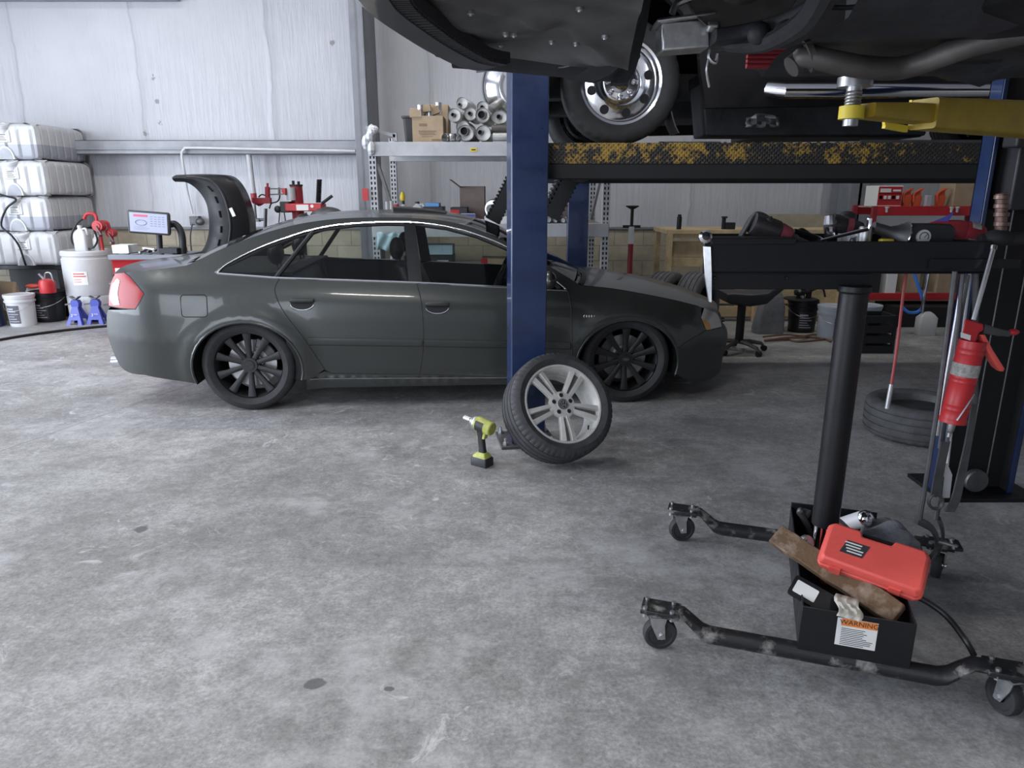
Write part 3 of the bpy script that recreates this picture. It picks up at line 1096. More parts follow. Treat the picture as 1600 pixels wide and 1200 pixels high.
for c in (WHEEL_R, WHEEL_F):
    for sd in (-1, 1):
        pr = arch((c[0], c[1] - 0.01), 200, -18, 0.39, 0.345)
        ub.grid([[V((x, sd * yy, z)) for x, z in pr] for yy in (0.885, 0.58)])
        ub.add([V((x, sd * 0.58, z)) for x, z in pr], [tuple(range(len(pr)))])
ub.build('underbody', K['blackm'], sedan, local=True)
# inner skin behind the doors, cabin floor, seats, dashboard, parcel shelf
cb = MB()
cb.bx(0.30, 2.30, -0.80, 0.80, 0.21, 0.26)
cb.bx(2.28, 2.42, -0.74, 0.74, 0.25, 0.80)
for sd in (-1, 1):
    rows = []
    for x in [0.30 + 0.1 * k for k in range(21)]:
        rows.append([V((x, sd * (half(x, z) - 0.05), z)) for z in (0.22, 0.5, 0.8, lerp(DLOB[::-1], x) - 0.01)])
    cb.grid(rows)
cb.bx(-0.42, 0.34, -0.70, 0.70, 0.955, 0.975)
cb.build('cabin_lining', K['blackm'], sedan, local=True)
db = MB()
db.prism([(1.98, 0.60), (2.00, 0.82), (2.10, 0.885), (2.42, 0.86), (2.42, 0.60)], (0, -0.72, 0), UX, UZ, UY, 1.44)
db.build('dashboard', K['seat'], sedan, local=True, bevel=0.01)


def seat(x, y, wdt, back_top, name='seat', head=True):
    s = MB()
    s.box((x + 0.10, y, 0.47), (0.50, wdt, 0.16), M.Rotation(R(-8), 3, 'Y'))
    bk = []
    for k in range(7):
        t = k / 6
        z = 0.48 + (back_top - 0.48) * t
        xc = x - 0.10 - 0.22 * t
        ww = wdt * (0.5 - 0.08 * t ** 3)
        th = 0.075 - 0.03 * t
        bk.append([V((xc + a, y + b, z)) for a, b in [(p[1], p[0]) for p in rrect(ww, th, th * 0.9, 3)]])
    s.loft(bk)
    o = s.build(name, K['seat'], sedan, local=True, bevel=0.02)
    if head:
        for yy in ([y] if wdt < 0.8 else [y - 0.4, y + 0.4]):
            h = MB()
            xb = x - 0.335
            h.cyl((xb, yy - 0.06, back_top - 0.03), (xb - 0.02, yy - 0.06, back_top + 0.07), 0.007).cyl((xb, yy + 0.06, back_top - 0.03), (xb - 0.02, yy + 0.06, back_top + 0.07), 0.007)
            h.ell((xb - 0.025, yy, back_top + 0.105), 0.055, 0.135, 0.085)
            h.build('headrest', K['seat'], o, local=True)
    return o


seat(1.42, -0.38, 0.50, 1.01)
seat(1.42, 0.38, 0.50, 1.01)
seat(0.52, 0.0, 1.30, 0.98)
sw = MB()
sa = M.Rotation(R(-66), 3, 'Y')
sw.tube([V((1.90, 0.38, 0.83)) + sa @ V((0.185 * math.cos(2 * PI * k / 28), 0.185 * math.sin(2 * PI * k / 28), 0)) for k in range(28)], 0.014, 8, closed=True)
for a in (0, 130, 230):
    q = sa @ V((0.18 * math.cos(R(a + 180)), 0.18 * math.sin(R(a + 180)), 0))
    sw.bar(V((1.90, 0.38, 0.83)), V((1.90, 0.38, 0.83)) + q, 0.03, 0.015)
sw.cyl((1.89, 0.38, 0.826), (2.05, 0.38, 0.76), 0.05)
sw.build('steering_wheel', K['seat'], sedan, local=True)
an = MB()
an.ell((0.30, 0.0, 1.335), 0.05, 0.012, 0.03)
an.build('antenna', K['black'], sedan, local=True)
sr = MB()
srr = bridge([p for p in roof_mid if 0.98 < p[0] < 1.40], 0.036, 0.05, 2.2)
sr.loft([[q + V((0, 0, 0.012 + 0.02 * (1 - i / (len(srr) - 1)))) for q in r[4:11]] + [q + V((0, 0, -0.004)) for q in r[4:11]][::-1] for i, r in enumerate(srr)])
sr.build('sunroof', K['black'], sedan, local=True)
ex = MB()
for sd in (-1, 1):
    ex.lathe([(0.040, 0.0), (0.047, 0.0), (0.047, 0.16), (0.040, 0.16), (0.038, 0.02)], (-0.885, sd * 0.58, 0.325), (-1, 0, -0.06), 24)
ex.build('exhaust_tip', K['chrome'], sedan, local=True)


# ---- wheels and tyres
def tyre(mb, c, axis, Ro, Rr, wd, grooves=(-0.30, -0.1, 0.1, 0.30), n=192, sipes=True):
    """c: middle of the tyre; axis points out of its face"""
    hw = wd / 2
    g = 0.008
    prof = [(Rr, -hw * 0.80), (Rr + 0.012, -hw * 0.90), ((Ro + Rr) / 2 - 0.005, -hw * 1.0), (Ro - 0.03, -hw * 0.95), (Ro - 0.012, -hw * 0.86), (Ro - 0.005, -hw * 0.76)]
    sh = {4, 5}
    for q in grooves:
        h = q * wd
        prof += [(Ro - abs(q) * 0.012, h - 0.0055), (Ro - g - abs(q) * 0.012, h - 0.004), (Ro - g - abs(q) * 0.012, h + 0.004), (Ro - abs(q) * 0.012, h + 0.0055)]
    k0 = len(prof)
    prof += [(Ro - 0.005, hw * 0.76), (Ro - 0.012, hw * 0.86), (Ro - 0.03, hw * 0.95), ((Ro + Rr) / 2 - 0.005, hw * 1.0), (Rr + 0.012, hw * 0.90), (Rr, hw * 0.80)]
    sh |= {k0, k0 + 1}
    fn = (lambda k, i: -0.006 if (k in sh and i % 4 == 0) else 0.0) if sipes else None
    mb.lathe(prof, c, axis, n, fn=fn)


def sedan_wheel(x, y, z, sd, front):
    ax = V((0, sd, 0))
    c = V((x, y, z))
    rim = MB()
    face = c + ax * 0.085
    rim.lathe([(0.236, 0.0), (0.244, -0.002), (0.246, -0.012), (0.236, -0.022), (0.228, -0.05), (0.222, -0.20), (0.236, -0.205)], face, ax, 48)
    rim.cyl(face - ax * 0.06, face - ax * 0.012, 0.062, 0.055, 24)
    rim.cyl(face - ax * 0.012, face - ax * 0.006, 0.036, 0.034, 20)
    u, v, a = frame(ax)
    for k in range(10):
        t = 2 * PI * (k + 0.5) / 10
        d = u * math.cos(t) + v * math.sin(t)
        e = u * -math.sin(t) + v * math.cos(t)
        ls = []
        for r_, w_, h0, th in ((0.045, 0.017, -0.020, 0.03), (0.10, 0.017, -0.017, 0.03), (0.17, 0.021, -0.008, 0.03), (0.232, 0.030, -0.003, 0.03)):
            p = face + d * r_ + ax * h0
            ls.append([p - e * w_ - ax * 0.006, p - e * w_ * 0.5, p + e * w_ * 0.5, p + e * w_ - ax * 0.006, p + e * w_ - ax * th, p - e * w_ - ax * th])
        rim.loft(ls)
    rim.mi = 1
    for k in range(4):
        q = face + UX * ((k - 1.5) * 0.0105 * (1)) + ax * -0.0055
        rim.tube([q + UX * (0.0078 * math.cos(b)) + UZ * (0.0078 * math.sin(b)) for b in [2 * PI * j / 14 for j in range(14)]], 0.0013, 4, closed=True)
    wl = rim.build('wheel', [K['rimblack'], K['dsteel']], sedan, local=True)
    t = MB()
    tyre(t, c, ax, 0.330, 0.240, 0.235, n=120, sipes=False)
    t.build('tyre', K['rubber'], wl, local=True)
    b = MB()
    b.cyl(face - ax * 0.125, face - ax * 0.10, 0.172, 0.172, 40)
    b.cyl(face - ax * 0.10, face - ax * 0.07, 0.085, 0.08, 24)
    b.build('brake_disc', K['steel'], wl, local=True)
    cal = MB()
    for a0 in ((20, 75) if not front else (120, 200)), :
        ls = []
        for k in range(6):
            t_ = R(a0[0] + (a0[1] - a0[0]) * k / 5)
            d = UX * math.cos(t_) + UZ * math.sin(t_)
            ls.append([face + d * 0.125 - ax * 0.14, face + d * 0.195 - ax * 0.14, face + d * 0.195 - ax * 0.065, face + d * 0.125 - ax * 0.065])
        cal.loft(ls)
    cal.build('brake_caliper', K['dsteel'], wl, local=True, bevel=0.008)


for x, z in (WHEEL_R, WHEEL_F):
    for sd in (-1, 1):
        sedan_wheel(x, sd * 0.775, 0.330 if x < 1 else 0.330, sd, x > 1)

# ------------------------------------------------------------------ four post lift with the truck on it
L4 = 4.27
post = PY(822, 690, L4)
lift = thing('four_post_lift', 'blue four post drive-on lift with worn yellow and black runways carrying a truck', 'lift', (post.x, L4, 0))


def lift_post(cx, cy, wd, top, name='post', turn=0.0):
    tm = M.Translation((cx, cy, 0)) @ M.Rotation(turn, 4, 'Z') @ M.Translation((-cx, -cy, 0))
    p = MB(tm)
    p.bx(cx - wd / 2, cx + wd / 2, cy - 0.09, cy - 0.075, 0.02, top)
    p.bx(cx - wd / 2, cx - wd / 2 + 0.012, cy - 0.075, cy + 0.10, 0.02, top)
    p.bx(cx + wd / 2 - 0.012, cx + wd / 2, cy - 0.075, cy + 0.10, 0.02, top)
    p.bx(cx - wd / 2 + 0.012, cx - wd / 2 + 0.045, cy + 0.088, cy + 0.10, 0.02, top)
    p.bx(cx + wd / 2 - 0.045, cx + wd / 2 - 0.012, cy + 0.088, cy + 0.10, 0.02, top)
    o = p.build(name, K['blue'], lift, bevel=0.012)
    b = MB(tm)
    b.bx(cx - wd / 2 - 0.07, cx + wd / 2 + 0.07, cy - 0.14, cy + 0.15, 0.0, 0.02)
    b.build('base_plate', K['dsteel'], o, bevel=0.003)
    for ax, ay in ((-1, -1), (1, -1), (-1, 1), (1, 1)):
        a = MB(tm)
        a.cyl((cx + ax * (wd / 2 + 0.04), cy + 0.005 + ay * 0.11, 0.02), (cx + ax * (wd / 2 + 0.04), cy + 0.005 + ay * 0.11, 0.036), 0.018, n=6)
        a.cyl((cx + ax * (wd / 2 + 0.04), cy + 0.005 + ay * 0.11, 0.036), (cx + ax * (wd / 2 + 0.04), cy + 0.005 + ay * 0.11, 0.062), 0.009, n=8)
        a.build('anchor_bolt', K['zinc'], o)
    return o


pw = PY(850, 600, L4 - 0.09).x - PY(796, 600, L4 - 0.09).x
pcx = (PY(850, 500, L4 - 0.09).x + PY(796, 500, L4 - 0.09).x) / 2
rt, rbm = PY(852, 223, 4.3).z, PY(852, 279, 4.3).z
lift_post(pcx, L4, pw, 2.30, turn=R(9))
fp = PY(902, 350, 7.34)
lift_post(fp.x, 7.34, PY(918, 350, 7.24).x - PY(886, 350, 7.24).x, 2.2)
RX0 = PY(853, 240, 4.3).x
RX1 = 5.2
lift_post(RX1 + 0.15, L4, pw, 2.3)
lift_post(RX1 + 0.15, 7.34, pw, 2.2)


def runway(y0, y1, name):
    r = MB()
    r.mi = 0
    r.bx(RX0, RX1, y0, y0 + 0.012, rt - 0.115, rt)
    r.bx(RX0, RX1, y1 - 0.012, y1, rt - 0.115, rt)
    r.bx(RX0, RX1, y0 + 0.012, y1 - 0.012, rt - 0.014, rt)
    r.bx(RX0, RX0 + 0.012, y0 + 0.012, y1 - 0.012, rt - 0.115, rt - 0.014)
    r.mi = 1
    r.bx(RX0 + 0.01, RX1, y0 + 0.008, y0 + 0.05, rbm, rt - 0.115)
    r.bx(RX0 + 0.01, RX1, y1 - 0.05, y1 - 0.008, rbm, rt - 0.115)
    r.bx(RX0 + 0.01, RX1, y0 + 0.05, y1 - 0.05, rt - 0.06, rt - 0.05)
    return r.build(name, [K['plate'], K['blackm']], lift, bevel=0.003)


runway(4.30, 4.80, 'runway')
runway(6.20, 6.70, 'runway')
cbm = MB()
cbm.bar((pcx + 0.14, L4 + 0.06, rbm + 0.09), (fp.x + 0.10, 7.25, rbm + 0.09), 0.16, 0.15)
cbm.build('crossbeam', K['plastic'], lift, bevel=0.01)
cbm = MB()
cbm.bar((RX1 + 0.05, L4 + 0.06, rbm + 0.09), (RX1 + 0.05, 7.25, rbm + 0.09), 0.16, 0.15)
cbm.build('crossbeam', K['plastic'], lift, bevel=0.01)
# curved cover plate under the runway end
cv = MB()
cl = chain([PY(852, 258, 4.34), PY(868, 268, 4.5), PY(886, 277, 4.75), PY(905, 283, 5.1)], 4)
cv.loft([[p + V((0, 0, 0.012)), p + V((0.05, 0.10, 0.012)), p + V((0.05, 0.10, -0.012)), p + V((0, 0, -0.012))] for p in cl])
cv.build('end_plate', K['dsteel'], lift)
# drive-on ramps hanging at the end of each runway
for (a, b_, y) in ((PY(815, 256, 6.45), PY(771, 344, 6.45), 6.45), (PY(893, 268, 5.3), PY(858, 338, 5.3), 5.3)):
    rp = MB()
    d = (b_ - a).normalized()
    nrm = V((d.z, 0, -d.x))
    for yy in (-0.24, 0.24):
        rp.bar(a + UY * yy, b_ + UY * yy, 0.115, 0.02, UY)
    k = 0
    L_ = (b_ - a).length
    while k * 0.033 < L_:
        c = a + d * (0.033 * k)
        rp.box(c + nrm * 0.060, (0.016, 0.50, 0.024), M((d, UY, nrm)).transposed())
        rp.box(c - nrm * 0.060, (0.010, 0.50, 0.012), M((d, UY, nrm)).transposed())
        k += 1
    rp.bar(a, b_, 0.03, 0.48, UY)
    rp.build('ramp', K['blackm'], lift)
# toothed rail along the far side of the near runway
tr = MB()
za = rt + 0.002
poly = []
x0, x1 = PY(1126, 216, 4.78).x, PY(1345, 216, 4.78).x
nt = 15
poly.append((x0, za))
for k in range(nt):
    a = x0 + (x1 - x0) * k / nt
    s_ = (x1 - x0) / nt
    poly += [(a + s_ * 0.1, za + 0.008), (a + s_ * 0.42, za + 0.034), (a + s_ * 0.6, za + 0.034), (a + s_ * 0.92, za + 0.008)]
poly.append((x1, za))
tr.prism(poly, (0, 4.77, 0), UX, UZ, UY, 0.02)
tr.bx(PY(1030, 216, 4.78).x, x0, 4.77, 4.79, za, za + 0.035)
tr.bx(x1, 3.6, 4.77, 4.79, za, za + 0.045)
tr.build('toothed_rail', K['grey'], lift)

# ---- the truck
wc = PY(972, 126, 4.42)
RT = wc.z - rt
truck = thing('pickup_truck', 'black pickup truck with polished steel wheels raised on the drive-on lift', 'truck', (wc.x, 5.4, rt))


def truck_wheel(cx, cy, sd):
    ax = V((0, sd, 0))
    c = V((cx, cy, rt + RT))
    f = c + ax * 0.085
    Rr = 0.232
    wm = MB()
    wm.lathe([(Rr + 0.014, -0.008), (Rr + 0.016, 0.004), (Rr + 0.006, 0.010), (Rr - 0.008, 0.004), (Rr - 0.014, -0.03), (Rr - 0.022, -0.05), (0.185, -0.045), (0.15, -0.032), (0.125, -0.015), (0.11, 0.004), (0.10, 0.008), (0.092, -0.004), (0.05, -0.008), (0.047, 0.028), (0.036, 0.038), (0.0, 0.040)], f, ax, 56)
    wm.lathe([(Rr - 0.02, -0.05), (Rr - 0.02, -0.22)], f, ax, 40)
    u, v, a = frame(ax)
    wm.mi = 1
    for k in range(8):
        t = 2 * PI * k / 8 + 0.25
        dd = u * math.cos(t) + v * math.sin(t)
        p = f + dd * 0.172 + ax * -0.0385
        wm.lathe([(0.027, -0.01), (0.027, 0.003), (0.0, 0.0032)], p, (ax + dd * 0.36).normalized(), 18)
    wm.mi = 0
    for k in range(8):
        t = 2 * PI * k / 8
        p = f + (u * math.cos(t) + v * math.sin(t)) * 0.075
        wm.lathe([(0.013, -0.005), (0.013, 0.018), (0.008, 0.026), (0.0, 0.028)], p, ax, 8)
    wo = wm.build('wheel', [K['chrome'], K['blackm']], truck)
    t = MB()
    tyre(t, c, ax, RT, Rr + 0.006, 0.245, n=144)
    t.build('tyre', K['rubber'], wo)


truck_wheel(wc.x, 4.55, -1)
truck_wheel(wc.x, 6.42, 1)
WB = 3.3
truck_wheel(wc.x + WB, 4.55, -1)
truck_wheel(wc.x + WB, 6.42, 1)
bz0 = rt + 0.14
tb = MB()
# near and far body sides with wheel openings
for yy in (4.45, 6.58):
    prof = [(-0.72, 0.20), (-0.74, 0.75), (-0.66, 1.0), (0.5, 1.12), (1.0, 1.15)]
    pl = [(-0.44, 0.24), (-0.44, 0.16), (-0.48, 0.20), (-0.50, 0.72), (-0.47, 1.02), (0.55, 1.14), (4.1, 1.14), (4.1, 0.32), (3.78, 0.32)]
    pl += [(WB + 0.46 * math.cos(R(t)), RT + 0.05 + 0.46 * math.sin(R(t))) for t in range(0, 181, 15)]
    pl += [(WB - 0.48, 0.24), (0.50, 0.20)]
    pl += [(0.45 * math.cos(R(t)), RT + 0.05 + 0.45 * math.sin(R(t))) for t in range(0, 181, 15)]
    side_poly = [(wc.x + x, rt + z) for x, z in pl]
    tb.prism(side_poly, (0, yy - 0.03, 0), UX, UZ, UY, 0.06)
tb.bx(wc.x - 0.47, wc.x + 4.1, 4.43, 6.56, rt + 1.08, rt + 1.14)
tb.bx(wc.x - 0.49, wc.x - 0.45, 4.43, 6.56, rt + 0.30, rt + 1.0)
tb.bx(wc.x + 4.04, wc.x + 4.1, 4.43, 6.56, rt + 0.32, rt + 1.1)
tb.bx(wc.x + 0.5, wc.x + 2.8, 4.45, 6.55, rt + 0.36, rt + 0.42)
tb.build('body', K['black'], truck)
tc_ = MB()
tc_.loft([[V((wc.x + x, y, rt + z)) for x, z in ((x0, zz),) for y in (4.42 + i, 6.54 - i)] + [V((wc.x + x1_, y, rt + zz)) for y in (6.54 - i, 4.42 + i)] for x0, x1_, zz, i in ((0.6, 2.8, 1.13, 0), (1.15, 2.65, 1.62, 0.16), (1.25, 2.55, 1.68, 0.22))])
tc_.build('cab', K['black'], truck, bevel=0.03)
fr = MB()
for yy in (4.95, 6.0):
    fr.bx(wc.x - 0.48, wc.x + 4.0, yy - 0.04, yy + 0.04, rt + 0.30, rt + 0.46)
for xx in (0.5, 1.2, 2.2, 2.9):
    fr.bx(wc.x + xx - 0.05, wc.x + xx + 0.05, 4.95, 6.0, rt + 0.32, rt + 0.42)
fr.cyl((wc.x + WB, 4.6, rt + RT), (wc.x + WB, 6.4, rt + RT), 0.055)
fr.ell((wc.x + WB, 5.4, rt + RT), 0.17, 0.15, 0.17)
fr.cyl((wc.x, 4.65, rt + RT), (wc.x, 6.35, rt + RT - 0.0), 0.05)
fr.ell((wc.x, 5.2, rt + RT), 0.14, 0.13, 0.14)
fr.cyl((wc.x + 0.5, 5.3, rt + 0.42), (wc.x + WB, 5.4, rt + RT), 0.04)
fr.prism([(0.2, 0.20), (1.2, 0.22), (1.35, 0.45), (0.1, 0.5)], (wc.x, 5.15, rt), UX, UZ, UY, 0.5)
fr.prism([(1.1, 0.10), (2.4, 0.12), (2.4, 0.36), (1.1, 0.36)], (wc.x, 5.55, rt), UX, UZ, UY, 0.40)
fr.prism([(0.55, 0.06), (1.9, 0.06), (1.95, 0.40), (0.5, 0.40)], (wc.x, 4.60, rt), UX, UZ, UY, 0.30)
fr.build('frame', K['underp'], truck, bevel=0.01)
fl = MB()
fl.tube(chain([PY(1036, 70, 4.5), PY(1041, 100, 4.48), PY(1038, 140, 4.46), PY(1030, 165, 4.45), PY(1034, 176, 4.45)], 5), 0.012, 6)
fl.loft([[p, p + V((0.0, 0.22, 0)), p + V((0.008, 0.22, 0)), p + V((0.008, 0, 0))] for p in chain([PY(1040, 72, 4.46), PY(1046, 110, 4.46), PY(1044, 150, 4.46), PY(1052, 190, 4.46), PY(1060, 208, 4.46)], 4)])
fl.build('mud_flap', [K['dsteel']], truck)
hs = MB()
random.seed(31)
rows = []
for i in range(8):
    rows.append([PY(1166 + 7.5 * i + random.uniform(-2, 2), 200 - 4.0 * j - 7 * math.sin(PI * i / 7) * j / 4 + random.uniform(-1.5, 1.5), 4.34 + random.uniform(-0.02, 0.02)) for j in range(5)])
hs.grid(rows)
ho = hs.build('heat_shield', K['dsteel'], truck, smooth=20)
ho.modifiers.new('thick', 'SOLIDIFY').thickness = 0.004
st = MB()
sa, sb = PY(1225, 142, 4.32), PY(1600, 128, 4.32)
st.tube([V((sa.x - 0.06, 4.40, sa.z + 0.02)), V((sa.x, 4.33, sa.z)), V((sa.x + 1.9, 4.33, sa.z)), V((sa.x + 1.96, 4.40, sa.z + 0.02))], 0.045, 14)
st.bar((sa.x + 0.3, 4.33, sa.z), (sa.x + 0.3, 4.6, sa.z + 0.08), 0.04, 0.02)
st.bar((sa.x + 1.5, 4.33, sa.z), (sa.x + 1.5, 4.6, sa.z + 0.08), 0.04, 0.02)
st.build('side_step', K['chrome'], truck)
# ------------------------------------------------------------------ two post lift on the right, with its yellow arm
CX, CY2 = 2.40, 3.51
hoist = thing('two_post_lift', 'blue two post lift column with a yellow swing arm under the raised car', 'lift', (CX, CY2, 0))


def hoist_col(cy, sgn, parent):
    """C section, open towards the car (sgn -1: open to the camera)"""
    c = MB()
    hw, dp = 0.20, 0.10
    f = lambda y: cy + sgn * y
    def b(x0, x1, ya, yb, z0, z1):
        c.bx(CX + x0, CX + x1, min(f(ya), f(yb)), max(f(ya), f(yb)), z0, z1)
    b(-hw, -hw + 0.012, 0, dp, 0.02, 3.6)
    b(hw - 0.012, hw, 0, dp, 0.02, 3.6)
    b(-hw, hw, 0, 0.012, 0.02, 3.6)
    b(-hw, -hw + 0.02, dp - 0.012, dp, 0.02, 3.6)
    b(hw - 0.03, hw, dp - 0.012, dp, 0.02, 3.6)
    c.mi = 1
    b(-hw + 0.013, hw - 0.013, 0.013, 0.02, 0.02, 3.6)
    b(-hw + 0.013, -hw + 0.02, 0.02, dp - 0.013, 0.02, 3.6)
    b(hw - 0.02, hw - 0.013, 0.02, dp - 0.013, 0.02, 3.6)
    o = c.build('column', [K['blue'], K['blackm']], parent, bevel=0.004)
    p = MB()
    p.bx(CX - 0.20, CX + 0.30, cy - 0.17, cy + 0.17, 0, 0.02)
    p.build('base_plate', K['black'], o)
    q = MB()
    q.lathe([(0.0, -0.02), (0.055, -0.02), (0.06, -0.01), (0.05, 0.0), (0.06, 0.01), (0.055, 0.02), (0.012, 0.022), (0.0, 0.022)], (CX - 0.02, f(0.12), 0.10), (0, sgn, 0), 24)
    q.build('pulley', K['dsteel'], o)
    w_ = MB()
    for dx in (-0.075, 0.035):
        w_.tube([(CX + dx, f(0.12), 0.10), (CX + dx + 0.01, f(0.11), 2.0)], 0.004, 5)
    w_.build('cable', K['dsteel'], o)
    k = MB()
    k.box((CX + 0.02, f(0.10), 1.62), (0.30, 0.15, 0.34)).box((CX, f(0.20), 1.78), (0.40, 0.10, 0.12)).cyl((CX + 0.15, f(0.24), 1.74), (CX + 0.15, f(0.24), 1.90), 0.05)
    k.mi = 1
    k.box((CX + 0.12, f(0.2), 1.38), (0.10, 0.06, 0.07)).box((CX + 0.12, f(0.2), 1.28), (0.10, 0.06, 0.03))
    k.build('carriage', [K['plastic'], K['redm']], o, bevel=0.008)
    return o


hoist_col(CY2, -1, hoist)
hoist_col(-0.25, 1, hoist)


def swing_arm(root, tip, z):
    a = MB()
    rt_, tp = V((root[0], root[1], z)), V((tip[0], tip[1], z))
    d = (tp - rt_)
    L_ = d.length
    d.normalize()
    nrm = V((-d.y, d.x, 0))
    m1 = rt_ + d * (L_ * 0.80)
    ls = []
    for p, hw, hh, dz in ((rt_, 0.075, 0.075, 0.0), (rt_ + d * 0.2, 0.075, 0.075, 0.0), (rt_ + d * (L_ * 0.45), 0.06, 0.062, 0.0), (m1, 0.055, 0.05, 0.0)):
        ls.append([p + nrm * x + UZ * (y + dz) for x, y in rrect(hw, hh, 0.012, 3)])
    a.loft(ls)
    a.loft([[p + nrm * x + UZ * y for x, y in rrect(hw, hh, 0.008, 2)] for p, hw, hh in ((m1 - d * 0.05, 0.045, 0.032), (m1 + d * 0.10, 0.045, 0.030), (tp - d * 0.05, 0.05, 0.022))])
    a.mi = 1
    a.bar(m1 + nrm * -0.058 + UZ * 0.02, m1 + d * 0.12 + nrm * -0.058 + UZ * -0.01, 0.012, 0.05)
    a.bar(m1 + nrm * -0.058 + UZ * 0.045, m1 + d * -0.16 + nrm * -0.05 + UZ * 0.058, 0.012, 0.014)
    a.bar(m1 + nrm * -0.060 + UZ * -0.045, m1 + d * 0.11 + nrm * -0.060 + UZ * -0.035, 0.014, 0.022)
    a.cyl(m1 - d * 0.1 + nrm * -0.054, m1 - d * 0.1 + nrm * -0.06, 0.012)
    ao = a.build('swing_arm', [K['yellow'], K['yellowlt']], hoist)
    pd = MB()
    pd.cyl(tp + UZ * -0.05, tp + UZ * 0.07, 0.024, n=16)
    for k in range(9):
        pd.lathe([(0.024, 0), (0.027, 0.004), (0.024, 0.008)], tp + UZ * (-0.03 + k * 0.01), UZ, 16)
    pd.cyl(tp + UZ * 0.07, tp + UZ * 0.10, 0.055, n=20)
    pd.mi = 1
    pd.cyl(tp + UZ * -0.028, tp + UZ * 0.012, 0.040, n=18)
    pd.build('lift_pad', [K['steel'], K['yellowlt']], ao)


pad = PY(1331, 172, 2.50)
swing_arm((CX + 0.25, 3.12), (pad.x, 2.50), pad.z - 0.0)
swing_arm((CX - 0.1, 0.42), (1.2, 0.62), pad.z)

# ------------------------------------------------------------------ the car raised on the two post lift, seen from below
Z0 = 1.88
FX = 0.68                                  # front axle
raised = thing('car', 'dark car with its wheel off raised high on the two post lift, seen from below', 'car', (FX, 1.62, Z0))
out_ = [(-0.10, 2.30), (-0.155, 2.22), (-0.215, 2.0), (-0.25, 1.83), (-0.285, 1.62), (-0.29, 1.48), (-0.28, 1.3), (-0.245, 1.1), (-0.15, 0.86), (-0.08, 0.80)]
out_ = [(p.x, p.y) for p in chain([(a, b, 0) for a, b in out_], 4)]
bm_ = MB()
ls = []
for dz, sc_, in ((0.0, 0.0), (0.03, 0.035), (0.12, 0.06), (0.28, 0.075), (0.40, 0.05), (0.52, -0.02)):
    ls.append([V((x - sc_ * 1.0, 1.55 + (y - 1.55) * (1 + sc_ * 0.25), Z0 + dz)) for x, y in out_])
bm_.loft(ls, False, False, closed=False)
# inner return of the lip
bm_.loft([[V((x, y, Z0)) for x, y in out_], [V((x + 0.055, 1.55 + (y - 1.55) * 0.94, Z0 + 0.004)) for x, y in out_], [V((x + 0.062, 1.55 + (y - 1.55) * 0.935, Z0 + 0.05)) for x, y in out_]], False, False, closed=False)
bm_.build('front_bumper', K['bumpergrey'], raised, smooth=50)
lipm = MB()
inn = [V((x + 0.075, 1.55 + (y - 1.55) * 0.925, Z0 + 0.012)) for x, y in out_]
for i in range(len(inn) - 1):
    seg = inn[i + 1] - inn[i]
    for k in range(2):
        p = inn[i] + seg * (k / 2)
        q = p + seg * 0.28
        lipm.bar(p, q, 0.035, 0.012)
lipm.loft([[p, p + V((0.02, 0, 0)), p + V((0.02, 0, 0.03)), p + V((0, 0, 0.03))] for p in inn])
lipm.build('lip_seal', K['plastic'], raised)
# undertray: a dented plastic sheet
random.seed(3)
def dent(x, y):
    d = 0.020 * math.sin(9 * x + 2.0 * math.sin(5 * y)) * math.sin(7 * y + 1.0)
    for cx, cy, r, a in ((0.12, 2.05, 0.07, 0.03), (0.25, 2.28, 0.06, -0.03), (-0.02, 1.9, 0.05, 0.02), (0.30, 1.75, 0.08, 0.025), (0.05, 1.62, 0.05, -0.02)):
        d += a * math.exp(-((x - cx) ** 2 + (y - cy) ** 2) / r ** 2)
    k = (x - 0.10) * 0.8 - (y - 2.0) * 0.6          # a rib across the tray
    d -= 0.016 * math.exp(-(k / 0.018) ** 2)
    return d
ut = MB()
rows = []
for i in range(61):
    row = []
    for j in range(71):
        y = 0.80 + 1.62 * j / 70
        x = -0.24 + (0.24 + min(0.36, 0.27 + 0.10 * (y - 1.5))) * i / 60
        edge = 0.0
        if y > 2.25:
            edge = -0.012 * min(1, (y - 2.25) / 0.10)
        row.append(V((x + (0.055 * (1 - ((y - 1.55) / 0.8) ** 2) * -1 + 0.05 if i == 0 else 0), y, Z0 + 0.055 + dent(x, y) + edge * (1 if x > -0.02 else max(0, (x + 0.2) / 0.18)))))
    rows.append(row)
ut.grid(rows)
uto = ut.build('undertray', K['undert'], raised, smooth=60)
for px, py in ((676, 34), (718, 67), (790, 47), (803, 50), (862, 74), (783, 81), (735, 20), (905, 30), (900, 72), (945, 60)):
    z_ = Z0 + 0.05
    p = PZ(px, py, z_)
    p.z = z_ + dent(p.x, p.y)
    fm = MB()
    fm.lathe([(0.0, -0.005), (0.004, -0.005), (0.005, -0.002), (0.009, -0.001), (0.009, 0.006)], p, UZ, 10)
    fm.build('fastener', K['zinc'], uto)
sg = MB()
sg.tube([PZ(a, b_, Z0 + 0.048) + UZ * dent(*PZ(a, b_, Z0 + 0.048).xy) for a, b_ in ((745, 112), (790, 106), (840, 104), (880, 100), (905, 92), (935, 90), (960, 96))], 0.004, 6)
sg.build('edge_seam', K['dsteel'], uto)
